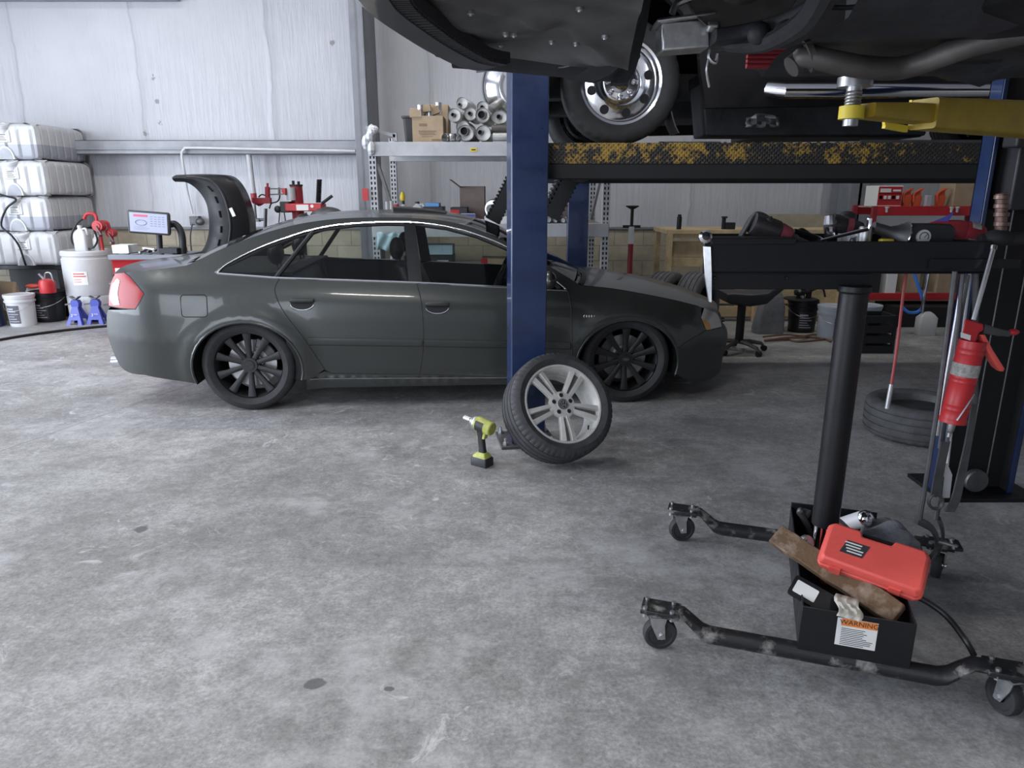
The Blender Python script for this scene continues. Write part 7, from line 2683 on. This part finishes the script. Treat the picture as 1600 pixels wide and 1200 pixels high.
def f_low(m):
    m.loft([[V((x0, y, z)) for x0, y in ((X0_ + 0.02 + i, 2.41), (1.215, 2.41), (1.215, 2.78), (X0_ + 0.13 + i, 2.78))] for z, i in ((PY(1300, 453, 2.40).z, 0.03), (zb_, 0.0))])
    for px in (1117, 1230):
        p = PY(px, 434, 2.405)
        m.cyl(p, p + V((0, -0.006, 0)), 0.006, n=8)
tray_part(f_low, 'lower_bin', K['black'])
def f_corner(m):
    m.loft([[p, p + V((0.022 * s, -0.012, 0)), p + V((0.026 * s, 0.006, 0)), p + V((0.002, 0.02, 0))] for p, s in ((PY(1099, 385, 2.392), 1.0), (PY(1101, 428, 2.392), 0.95), (PY(1108, 472, 2.394), 0.25))])
tray_part(f_corner, 'corner_plate', K['zinc'], 0.001)
def f_knob(m):
    p = PY(1102, 370, 2.385)
    m.lathe([(0, -0.012), (0.016, -0.012), (0.022, -0.004), (0.022, 0.004), (0.014, 0.012), (0, 0.013)], p, V((0, -1, 0.3)), 20)
tray_part(f_knob, 'corner_knob', K['chrome'], 0)
# air hose running from the tool box down to the near tube
b = MB(CM.inverted())
b.tube(chain([PZ(1405, 925, 0.25), PZ(1440, 936, 0.24), PZ(1478, 962, 0.21), PZ(1508, 1000, 0.17), PZ(1522, 1024, 0.13)], 6), 0.0095, 10)
b.build('hose', K['black'], cart, local=True)

# things in the cart's tool box (cart frame -> world)
def cw(x, y, z):
    return CM @ V((x, y, z))
def in_box(name, label, cat):
    return thing(name, label, cat, cw(0.1, 0, BZ0 + 0.02))

# grimy board lying across
bd_ = MB()
pA, pB = PZ(1213, 836, 0.33), PZ(1404, 962, 0.240)
d = (pB - pA).normalized()
up = V((-0.35, -0.62, 0.70))
up = (up - d * up.dot(d)).normalized()
sd_ = d.cross(up)
ls = []
L_ = (pB - pA).length
for k in range(9):
    f = k / 8
    p = pA + d * (L_ * f)
    j = 0.002 * math.sin(k * 2.1)
    w2, h2 = 0.038 + j, 0.021
    ls.append([p + sd_ * w2 + up * h2, p - sd_ * w2 + up * h2, p - sd_ * w2 - up * h2, p + sd_ * w2 - up * h2])
bd_.loft(ls)
tag(bd_.build('timber_block', K['oldwood'], bevel=0.004), 'grimy wooden board lying slantwise across the cart tool box', 'board')

# red blow moulded case
rcs = thing('tool_case', 'red plastic tool case lying tilted on top of the cart tool box', 'case', PZ(1365, 880, 0.27))
n_up = V((-0.22, -0.50, 0.84)).normalized()
c00, c10 = PZ(1282, 866, 0.335), PZ(1392, 918, 0.275)
ca = PZ(1292, 850, 0.35)
ex_ = (PZ(1420, 845, 0.345) - PZ(1300, 842, 0.345))
ctr = PZ(1364, 876, 0.350)
xv = V((0.80, -0.54, -0.06)).normalized()
xv = (xv - n_up * xv.dot(n_up)).normalized()
yv = n_up.cross(xv)
def case_half(lo, hi, mtl, name, notch):
    m = MB()
    ls = []
    for z, s in ((lo, 0.0 if lo < 0 else 0.0),):
        pass
    prof = [(-0.175, -0.075), (0.165, -0.085), (0.185, -0.07), (0.185, 0.06), (0.17, 0.085), (0.06, 0.085), (0.05, 0.062), (-0.06, 0.062), (-0.07, 0.085), (-0.17, 0.085), (-0.185, 0.07), (-0.185, -0.06)]
    for z, s in notch:
        ls.append([ctr + xv * (x * s * 0.86) + yv * (y * (1 - (1 - s) * 1.6)) + n_up * z for x, y in prof])
    m.loft(ls)
    return m.build(name, mtl, rcs, bevel=0.006)
case_half(0, 0.04, K['redp'], 'lid', ((0.0, 1.0), (0.012, 1.0), (0.036, 0.93)))
case_half(-0.04, 0, K['redp'], 'base', ((-0.002, 1.0), (-0.014, 1.0), (-0.038, 0.95)))
m = MB()
q = ctr + xv * -0.06 + yv * -0.0 + n_up * 0.0368
m.add([q + xv * a + yv * b_ for a, b_ in ((-0.042, -0.028), (0.028, -0.028), (0.042, 0.024), (-0.028, 0.024))], [(0, 1, 2, 3)])
m.mi = 1
for k in range(4):
    m.add([q + n_up * 0.0006 + xv * (a + 0.004 * k - 0.008) + yv * b_ for a, b_ in ((-0.026, 0.013 - k * 0.011), (0.026 - 0.006 * (k % 2), 0.013 - k * 0.011), (0.028 - 0.006 * (k % 2), 0.018 - k * 0.011), (-0.024, 0.018 - k * 0.011))], [(0, 1, 2, 3)])
m.build('label_sheet', [K['ink'], K['paper']], rcs, recalc=False)
for sx in (-0.10, 0.08):
    m = MB()
    p = ctr + xv * sx + yv * -0.082
    m.bar(p + n_up * 0.016, p - n_up * 0.016, 0.035, 0.01, yv)
    m.build('latch', K['redp'], rcs)
m = MB()
m.bar(ctr + xv * -0.05 + yv * 0.078, ctr + xv * 0.05 + yv * 0.078, 0.012, 0.018)
m.build('handle', K['plastic'], rcs)

# grey rag, spray can, blister pack, paper, oddments
rg = MB()
pa = PZ(1385, 828, 0.33)
rows = []
random.seed(8)
for i in range(19):
    row = []
    for j in range(13):
        u_, v_ = i / 18, j / 12
        p = PZ(1342 + 100 * u_, 846 - 40 * v_ * math.sin(PI * min(1, 0.25 + 0.75 * u_)), 0.30)
        z = 0.285 + 0.030 * math.sin(PI * u_) * math.sin(PI * v_) + 0.010 * math.sin(9 * u_ + 4 * v_) + 0.008 * math.sin(17 * v_ - 6 * u_)
        if j in (0, 12) or i in (0, 18):
            z -= 0.03
        row.append(V((p.x, p.y, z)))
    rows.append(row)
rg.grid(rows)
ro = tag(rg.build('rag', K['rag'], smooth=80), 'crumpled dark grey rag behind the red tool case', 'rag')
md = ro.modifiers.new('thick', 'SOLIDIFY')
md.thickness = 0.012
md.offset = -1
scn = thing('spray_can', 'spray can with a silver domed top lying in the cart tool box', 'can', PZ(1348, 815, 0.25))
pc = PZ(1352, 810, 0.31)
axs = V((0.30, -0.72, 0.60)).normalized()
m = MB()
m.lathe([(0, -0.17), (0.033, -0.17), (0.033, 0.0), (0.031, 0.003)], pc, axs, 28)
m.build('body', K['white'], scn)
m = MB()
m.lathe([(0.034, 0.0), (0.034, 0.006), (0.028, 0.018), (0.017, 0.024), (0.0155, 0.021), (0.012, 0.021), (0.012, 0.028), (0.006, 0.031), (0, 0.031)], pc, axs, 28)
m.build('top', K['chrome'], scn)
bp_ = thing('blister_pack', 'small black packet with a pale label under the wooden board', 'packet', PZ(1268, 930, 0.26))
m = MB()
q = PZ(1272, 931, 0.262)
xa = V((0.70, -0.52, -0.25)).normalized()
na = V((-0.2, -0.6, 0.75))
na = (na - xa * na.dot(xa)).normalized()
ya = na.cross(xa)
m.loft([[q + xa * x + ya * y + na * z for x, y in rrect(0.075, 0.036, 0.008, 3)] for z in (-0.012, 0.0)])
m.mi = 1
m.loft([[q + xa * (x - 0.028) + ya * y + na * z for x, y in rrect(0.036, 0.022, 0.004, 3)] for z in (-0.004, 0.0015)])
m.build('pack_body', [K['black'], K['paper']], bp_)
m = MB()
pw_ = PZ(1330, 945, 0.268)
rows = []
for i in range(9):
    rows.append([PZ(1307 + 38 * i / 8 + 4 * math.sin(j), 962 - 34 * j / 6 + 10 * i / 8, 0.270 + 0.003 * math.sin(1.9 * i + 1.3 * j)) for j in range(7)])
m.grid(rows)
po = tag(m.build('crumpled_paper', mat('stained paper', (0.50, 0.48, 0.42), 0.8, var=0.2, vscale=30), smooth=30), 'scrap of crumpled pale paper over the board and box edge', 'paper')
md = po.modifiers.new('thick', 'SOLIDIFY')
md.thickness = 0.003
m = MB()
p = PZ(1260, 848, 0.275)
m.lathe([(0.012, -0.012), (0.026, -0.012), (0.030, 0.0), (0.026, 0.012), (0.012, 0.012)], p, V((0.4, -0.8, 0.5)), 24)
m.lathe([(0.0, -0.008), (0.012, -0.006), (0.012, 0.014), (0, 0.014)], p, V((0.4, -0.8, 0.5)), 16)
tag(m.build('idler_pulley', K['steel']), 'small steel idler pulley in the box against the post foot', 'pulley')
m = MB()
m.mi = 0
m.tube([PZ(1250, 800, 0.28), PZ(1262, 822, 0.22), PZ(1270, 850, 0.15)], 0.012, 8)
m.bar(PZ(1256, 806, 0.262), PZ(1262, 798, 0.275), 0.03, 0.018)
m.ell(PZ(1251, 800, 0.272), 0.016, 0.016, 0.02)
tag(m.build('ratchet', K['dsteel']), 'dark steel ratchet standing in the far corner of the tool box', 'tool')
m = MB()
m.tube(chain([PZ(1298, 830, 0.24), PZ(1310, 818, 0.25), PZ(1322, 824, 0.25), PZ(1335, 838, 0.22)], 5), 0.020, 10)
tag(m.build('rubber_hose', K['rubber']), 'short length of black rubber hose in the box beside the red cylinder', 'hose')
m = MB()
m.bar(PZ(1300, 815, 0.25), PZ(1335, 850, 0.24), 0.05, 0.03)
tag(m.build('plane_tool', K['redp'], bevel=0.006), 'red handled tool half buried under the rag', 'tool')

# things lying on the top tray
TT = zb_ + 0.008
def air_tool(name, label, px0, py0, px1, py1, Y, r0, r1, mats, grip, cat='air tool', seg=None):
    a, b_ = PY(px0, py0, Y), PY(px1, py1, Y)
    t = thing(name, label, cat, (a + b_) / 2)
    return t, a, b_
t, a, b_ = air_tool('air_hammer', 'black air hammer with a dull red collar lying at the left of the cart tray', 1180, 350, 1258, 380, 2.52, 0, 0, 0, 0)
d = (b_ - a).normalized()
m = MB()
L_ = (b_ - a).length
m.lathe([(0, -0.01), (0.036, -0.01), (0.040, 0.005), (0.040, L_ * 0.42), (0.034, L_ * 0.46)], a, d, 24)
m.build('barrel', mat('scuffed grey black metal', (0.055, 0.052, 0.055), 0.4, 0.5, var=0.3, vscale=15), t)
m = MB()
m.lathe([(0.036, L_ * 0.45), (0.037, L_ * 0.50), (0.032, L_ * 0.66), (0.022, L_ * 0.70)], a, d, 24)
m.build('collar', mat('worn dull red', (0.22, 0.045, 0.06), 0.5, var=0.4, vscale=18), t)
m = MB()
m.lathe([(0.020, L_ * 0.69), (0.017, L_ * 0.82), (0.013, L_ * 0.84), (0.012, L_ * 1.05), (0.009, L_ * 1.06), (0.009, L_ * 1.22), (0, L_ * 1.22)], a, d, 16)
m.build('chisel', K['dsteel'], t)
m = MB()
gp_ = [PY(1156, 372, 2.54), PY(1163, 360, 2.54), PY(1172, 345, 2.54), PY(1182, 337, 2.54), PY(1192, 339, 2.53), PY(1200, 344, 2.52)]
m.loft([[p + V((0, y, z)) for y, z in rrect(0.018, 0.014, 0.008, 3)] for p in chain(gp_, 3)])
m.cyl(PY(1200, 340, 2.5), PY(1203, 350, 2.5), 0.014, n=12)
m.build('handle', K['plastic'], t)
m = MB()
m.tube(chain([PY(1240, 362, 2.6), PY(1262, 368, 2.6), PY(1278, 374, 2.6), PY(1290, 382, 2.58)], 5), 0.012, 8)
m.tube(chain([PY(1246, 366, 2.66), PY(1252, 360, 2.66), PY(1262, 366, 2.66), PY(1270, 372, 2.66)], 4), 0.010, 8)
tag(m.build('hose_coil', K['black']), 'short black hose whip lying on the tray behind the chisel', 'hose')
t, a, b_ = air_tool('air_ratchet', 'second air tool with a faint red mark in the middle of the tray', 1297, 350, 1345, 358, 2.66, 0, 0, 0, 0)
d = (b_ - a).normalized()
L_ = (b_ - a).length
m = MB()
m.lathe([(0, -0.01), (0.034, -0.008), (0.038, 0.01), (0.040, L_ * 0.6), (0.030, L_ * 0.75), (0.024, L_), (0, L_)], a, d, 24)
m.ell(a + d * 0.06 + UZ * 0.03, 0.035, 0.028, 0.026)
m.build('barrel', mat('scuffed grey black metal', (0.055, 0.052, 0.055), 0.4, 0.5), t)
m = MB()
m.lathe([(0.0405, L_ * 0.42), (0.041, L_ * 0.5), (0.0405, L_ * 0.62)], a, d, 20, a0=0.5, a1=3.6)
m.build('mark', mat('worn dull red', (0.22, 0.045, 0.06), 0.5), t)
m = MB()
m.cyl(PY(1297, 350, 2.63), PY(1297, 336, 2.63), 0.024, 0.018, n=12)
m.cyl(PY(1297, 354, 2.63), PY(1297, 372, 2.63), 0.02, n=12)
tag(m.build('socket_set', K['chrome'], smooth=20), 'bright chrome fitting standing by the second air tool', 'fitting')
m = MB()
a, b_ = PY(1282, 376, 2.46), PY(1356, 358, 2.46)
m.tube([a, b_, PY(1358, 352, 2.46), PY(1359, 341, 2.46)], [0.005, 0.007, 0.008, 0.008], 8)
tag(m.build('breaker_bar', K['chrome']), 'bright chrome bar with a bent end lying across the tray items', 'tool')
m = MB()
p = PY(1333, 382, 2.5)
m.lathe([(0.02, -0.03), (0.022, 0.0), (0.022, 0.035), (0.018, 0.04), (0, 0.04)], PY(1351, 372, 2.5), UZ, 16)
tag(m.build('deep_socket', K['steel']), 'dark steel deep socket standing on the tray left of the work light', 'socket')
m = MB()
for k in range(5):
    q = PY(1318 + 5 * k, 372 + 3 * (k % 2), 2.56)
    m.box(q, (0.03, 0.03, 0.03), M.Rotation(k * 0.7, 3, 'Z') @ M.Rotation(0.4 * k, 3, 'X'))
tag(m.build('crumpled_foil', K['zinc'], smooth=0), 'crumpled bright foil between the air tool and deep socket', 'foil')
# trouble light / drill with cone
t = thing('work_light', 'dark spot lamp with a bright conical rim on the right half of the tray', 'lamp', PY(1395, 372, 2.5))
m = MB()
a, b_ = PY(1368, 356, 2.5), PY(1408, 369, 2.5)
d = (b_ - a).normalized()
L_ = (b_ - a).length
m.lathe([(0, -0.01), (0.018, -0.01), (0.020, L_ * 0.5), (0.030, L_ * 0.72), (0.046, L_), (0.050, L_ * 1.02), (0.044, L_ * 1.0), (0.02, L_ * 0.7), (0, L_ * 0.7)], a, d, 32)
m.build('reflector', K['dsteel'], t)
m = MB()
m.tube([b_ + d * 0.004 + (frame(d)[0] * math.cos(x) + frame(d)[1] * math.sin(x)) * 0.049 for x in [2 * PI * k / 36 for k in range(36)]], 0.0028, 6, closed=True)
m.build('rim_ring', K['chrome'], t)
m = MB()
c = PY(1384, 380, 2.47)
m.box(c, (0.045, 0.03, 0.03))
tag(m.build('yellow_block', K['yellowlt'], bevel=0.006), 'small yellow plastic piece under the spot lamp', 'fitting')
t = thing('test_gauge', 'black gauge body with a round white dial on the tray', 'gauge', PY(1446, 372, 2.47))
m = MB()
c = PY(1448, 368, 2.50)
m.loft([[c + V((x, yy, z)) for x, z in rrect(0.085 - i, 0.040 - i * 0.5, 0.03, 4)] for yy, i in ((0.06, 0.01), (0.05, 0.0), (-0.02, 0.0), (-0.03, 0.01))])
m.build('body', K['plastic'], t)
m = MB()
c = PY(1443, 370, 2.466)
m.lathe([(0.024, -0.004), (0.024, 0.003), (0.021, 0.004), (0, 0.004)], c, V((0, -1, 0)), 28)
m.mi = 1
m.bar(c + V((0, -0.005, -0.002)), c + V((0.009, -0.005, 0.008)), 0.002, 0.001)
m.tube([c + V((0.015 * math.cos(x), -0.0045, 0.015 * math.sin(x))) for x in [R(-30 + 240 * k / 16) for k in range(17)]], 0.0015, 4)
m.build('dial', [K['jug'], K['ink']], t)
t = thing('impact_driver', 'red and black air driver with a faded label at the right of the tray', 'air tool', PY(1490, 372, 2.5))
m = MB()
a, b_ = PY(1452, 352, 2.62), PY(1522, 368, 2.60)
d = (b_ - a).normalized()
L_ = (b_ - a).length
m.lathe([(0, 0), (0.012, 0.0), (0.022, L_ * 0.15), (0.036, L_ * 0.45), (0.042, L_ * 0.62), (0.042, L_ * 0.72), (0, L_ * 0.72)], a, d, 28)
m.build('housing', K['redm'], t)
m = MB()
m.lathe([(0.043, L_ * 0.72), (0.044, L_ * 0.74), (0.044, L_ * 1.05), (0.036, L_ * 1.15), (0, L_ * 1.16)], a, d, 28)
m.build('motor_cover', K['redm'], t)
m = MB()
m.lathe([(0.0448, L_ * 0.80), (0.0448, L_ * 1.0)], a, d, 16, a0=R(200), a1=R(330))
m.lathe([(0.0448, L_ * 0.80), (0.0448, L_ * 1.0)], a, d, 16, a0=R(20), a1=R(150))
m.build('label_sheet', mat('faded label', (0.30, 0.29, 0.27), 0.6, var=0.5, vscale=60), t)
m = MB()
m.loft([[p + V((0, y, z)) for y, z in rrect(0.020, 0.018, 0.01, 3)] for p in (PY(1462, 378, 2.62), PY(1478, 373, 2.62), PY(1495, 369, 2.62))])
m.build('grip', K['plastic'], t)
m = MB()
m.loft([[PY(1456, 347, 2.62), PY(1460, 350, 2.62), PY(1460, 350, 2.66), PY(1456, 347, 2.66)], [PY(1478, 338, 2.60), PY(1480, 349, 2.60), PY(1480, 349, 2.66), PY(1478, 338, 2.66)], [PY(1491, 331, 2.60), PY(1490, 333, 2.60), PY(1490, 333, 2.64), PY(1491, 331, 2.64)]])
tag(m.build('blue_pouch', mat('blue vinyl', (0.08, 0.09, 0.42), 0.45)), 'blue pointed vinyl pouch sticking up behind the red air driver', 'pouch')
t = thing('hose_reel_fitting', 'black air fitting with worn copper collars at the tray right end', 'fitting', PY(1562, 375, 2.45))
m = MB()
m.cyl(PY(1565, 302, 2.45), PY(1563, 380, 2.45), 0.018, n=14)
for py in (308, 322, 335, 350):
    m.lathe([(0.018, -0.008), (0.023, -0.006), (0.023, 0.006), (0.018, 0.008)], PY(1565, py, 2.45), UZ, 14)
m.build('stem', mat('worn copper brown', (0.16, 0.10, 0.085), 0.45, 0.6, var=0.4, vscale=30), t)
m = MB()
m.ell(PY(1560, 372, 2.45), 0.05, 0.04, 0.03).cyl(PY(1530, 376, 2.46), PY(1600, 372, 2.44), 0.022, n=12)
m.build('coupler', K['blackm'], t)

# ------------------------------------------------------------------ things hanging from the right end of the tray
hook = MB(CM.inverted())
hook.bx(X1_ - 0.20, X1_ + 0.10, 2.386, 2.398, zb_ + 0.02, zb_ + 0.05)
hook.build('hanging_rail', K['black'], cart, local=True)
def rod(name, label, pts, r, mtl, cat='tool'):
    m = MB()
    m.tube(chain(pts, 4) if len(pts) > 2 else pts, r, 8)
    return tag(m.build(name, mtl), label, cat)
HY = 2.37
rod('pry_bar', 'long black pry bar hanging from the tray, leftmost of the hanging rods', [PY(1492, 424, HY), PY(1470, 600, HY), PY(1452, 720, HY), PY(1437, 812, HY)], 0.0085, K['dsteel'], 'pry bar')
rod('steel_rod', 'thin bright steel rod hanging left of the red grease gun', [PY(1504, 442, HY + 0.05), PY(1484, 560, HY + 0.05), PY(1464, 680, HY + 0.05)], 0.0075, K['steel'], 'rod')
rod('steel_rod', 'dark steel rod just behind the bright one beside the grease gun', [PY(1512, 430, HY + 0.075), PY(1490, 560, HY + 0.075), PY(1468, 700, HY + 0.075)], 0.0075, K['dsteel'], 'rod')
m = MB()
pts = chain([PY(1524, 628, HY + 0.08), PY(1514, 690, HY + 0.08), PY(1502, 745, HY + 0.08), PY(1494, 780, HY + 0.07), PY(1484, 800, HY + 0.05)], 5)
m.loft([[p + V((-0.010 - 0.008 * (i / len(pts)), 0, 0)), p + V((0.010 + 0.010 * (i / len(pts)), 0, 0)), p + V((0.010 + 0.010 * (i / len(pts)), 0.008, 0)), p + V((-0.010 - 0.008 * (i / len(pts)), 0.008, 0))] for i, p in enumerate(pts)])
m.cyl(PY(1524, 424, HY + 0.08), PY(1524, 630, HY + 0.08), 0.010, n=10)
tag(m.build('tyre_spoon', K['dsteel']), 'flat ended steel spoon bar hanging behind the grease gun', 'pry bar')
m = MB()
pts = [PY(1478, 690, HY + 0.02), PY(1470, 730, HY + 0.02), PY(1462, 772, HY + 0.02)]
m.loft([[p + V((-0.016, 0, 0)), p + V((0.016, 0, 0)), p + V((0.016, 0.006, 0)), p + V((-0.016, 0.006, 0))] for p in pts])
m.tube([PY(1462 + 11 * math.cos(x), 784 + 11 * math.sin(x), HY + 0.022) for x in [2 * PI * k / 16 for k in range(16)]], 0.006, 6, closed=True)
m.cyl(PY(1480, 690, HY + 0.022), PY(1504, 428, HY + 0.04), 0.007, n=8)
tag(m.build('ring_spanner', K['dsteel']), 'flat steel spanner hanging below the grease gun nozzle', 'spanner')
m = MB()
pts = chain([PY(1478, 728, HY + 0.10), PY(1474, 745, HY + 0.10), PY(1473, 775, HY + 0.10), PY(1480, 780, HY + 0.10)], 4)
m.loft([[PY(1476, 724, HY + 0.10), PY(1480, 724, HY + 0.10), PY(1480, 724, HY + 0.11), PY(1476, 724, HY + 0.11)], [PY(1474, 748, HY + 0.10), PY(1488, 742, HY + 0.10), PY(1488, 742, HY + 0.13), PY(1474, 748, HY + 0.13)], [PY(1472, 778, HY + 0.10), PY(1484, 778, HY + 0.10), PY(1484, 778, HY + 0.13), PY(1472, 778, HY + 0.13)]])
m.cyl(PY(1480, 728, HY + 0.105), PY(1516, 424, HY + 0.09), 0.005, n=8)
tag(m.build('plastic_scraper', K['white']), 'white plastic scraper hanging between the spanner and the spoon bar', 'scraper')
# bar clamps hanging low on the cart's far caster
t = thing('caliper_tool', 'black brake tool with curved jaws hanging behind the grey rag', 'tool', PY(1465, 850, 2.45))
m = MB()
m.tube(chain([PY(1471, 745, 2.45), PY(1466, 790, 2.45), PY(1462, 812, 2.45)], 4), 0.009, 8)
m.loft([[p + V((0, y, z)) for y, z in rrect(0.012, 0.016, 0.006, 2)] for p in chain([PY(1432, 812, 2.44), PY(1444, 818, 2.44), PY(1456, 826, 2.44), PY(1464, 842, 2.44), PY(1462, 862, 2.44), PY(1452, 876, 2.44)], 4)])
m.loft([[p + V((0, y, z)) for y, z in rrect(0.010, 0.014, 0.005, 2)] for p in chain([PY(1467, 812, 2.45), PY(1472, 826, 2.45), PY(1473, 842, 2.45), PY(1466, 862, 2.45)], 4)])
m.build('jaws', K['dsteel'], t)
m = MB()
m.cyl(PY(1466, 846, 2.43), PY(1488, 852, 2.42), 0.007, n=10).cyl(PY(1484, 842, 2.43), PY(1490, 858, 2.42), 0.005, n=8)
m.build('screw', K['steel'], t)
# grease gun
gg = thing('grease_gun', 'red grease gun with lever and pale label hanging from the tray', 'grease gun', PY(1506, 590, 2.34))
GY_ = 2.33
top, bot = PY(1520, 532, GY_), PY(1488, 659, GY_)
d = (bot - top).normalized()
L_ = (bot - top).length
m = MB()
rB = 0.041
prof = [(0, 0), (rB, 0), (rB, L_ * 0.04)]
for f in (0.10, 0.16, 0.45, 0.50, 0.78, 0.84):
    prof += [(rB, L_ * f - 0.003), (rB + 0.0015, L_ * f), (rB, L_ * f + 0.003)]
prof += [(rB, L_ * 0.95), (rB + 0.002, L_ * 0.96), (rB + 0.002, L_), (rB * 0.8, L_ * 1.01), (0, L_ * 1.01)]
m.lathe(prof, top, d, 36)
m.build('barrel', K['red'], gg)
m = MB()
m.lathe([(rB + 0.001, L_ * 0.27), (rB + 0.001, L_ * 0.42)], top, d, 32)
m.build('label_sheet', mat('faded label', (0.30, 0.29, 0.27), 0.6), gg)
m = MB()
m.lathe([(0.0, 0.0), (0.014, 0.0), (0.012, 0.03), (0.008, 0.04), (0, 0.04)], bot, d, 16)
m.cyl(bot + d * 0.04, bot + d * 0.055, 0.007, n=10)
m.build('nozzle', K['steel'], gg)
m = MB()
hd_ = [(1508, 498), (1536, 506), (1537, 516), (1529, 520), (1524, 536), (1502, 528)]
m.loft([[PY(px, py, GY_ + yy) for px, py in hd_] for yy in (-0.028, 0.028)])
m.build('head', K['red'], gg, bevel=0.004)
m = MB()
m.loft([[PY(px, py, GY_ - 0.030) for px, py in ((1501, 519), (1517, 524), (1516, 532), (1501, 527))], [PY(px, py, GY_ - 0.028) for px, py in ((1501, 519), (1517, 524), (1516, 532), (1501, 527))]])
m.build('head_label', K['paper'], gg)
m = MB()
m.loft([[p + V((0, y, z)) for y, z in rrect(h_, h_ * 0.8, 0.004, 2)] for p, h_ in ((PY(1532, 512, GY_), 0.020), (PY(1555, 518, GY_), 0.016), (PY(1575, 521, GY_), 0.012))])
m.mi = 1
m.ell(PY(1583, 519, GY_), 0.020, 0.012, 0.011)
m.build('lever', [K['dsteel'], K['red']], gg)
m = MB()
m.loft([[p + V((y, z * 1.2, 0)) for y, z in rrect(0.011 * s, 0.014 * s, 0.005, 2)] for p, s in ((PY(1532, 522, GY_), 0.8), (PY(1542, 545, GY_), 1.0), (PY(1552, 563, GY_), 1.15), (PY(1559, 574, GY_), 1.15), (PY(1562, 579, GY_), 0.7))])
m.build('handle', K['redp'], gg)
m = MB()
m.tube([PY(1521, 500, GY_ + 0.0), PY(1538, 440, GY_ + 0.02), PY(1553, 386, GY_ + 0.05)], 0.0075, 8)
m.cyl(PY(1552, 390, GY_ + 0.045), PY(1553, 384, GY_ + 0.05), 0.010, n=10)
m.build('plunger_rod', K['steel'], gg)
m = MB()
m.tube([PY(1495, 657, GY_ - 0.04), PY(1512, 632, GY_ - 0.04), PY(1522, 616, GY_ - 0.03)], 0.004, 6)
m.build('wire', K['steel'], gg)
# thin red cable with a steel end, hanging below the tray
m = MB()
m.tube(chain([PY(1416, 424, 2.55), PY(1410, 470, 2.55), PY(1402, 540, 2.55), PY(1393, 600, 2.55)], 5), 0.0055, 8)
m.mi = 1
m.cyl(PY(1393, 600, 2.55), PY(1386, 638, 2.55), 0.009, n=10)
tag(m.build('grease_hose', [K['hosered'], K['steel']]), 'thin red hose with a steel coupler hanging under the tray', 'hose')
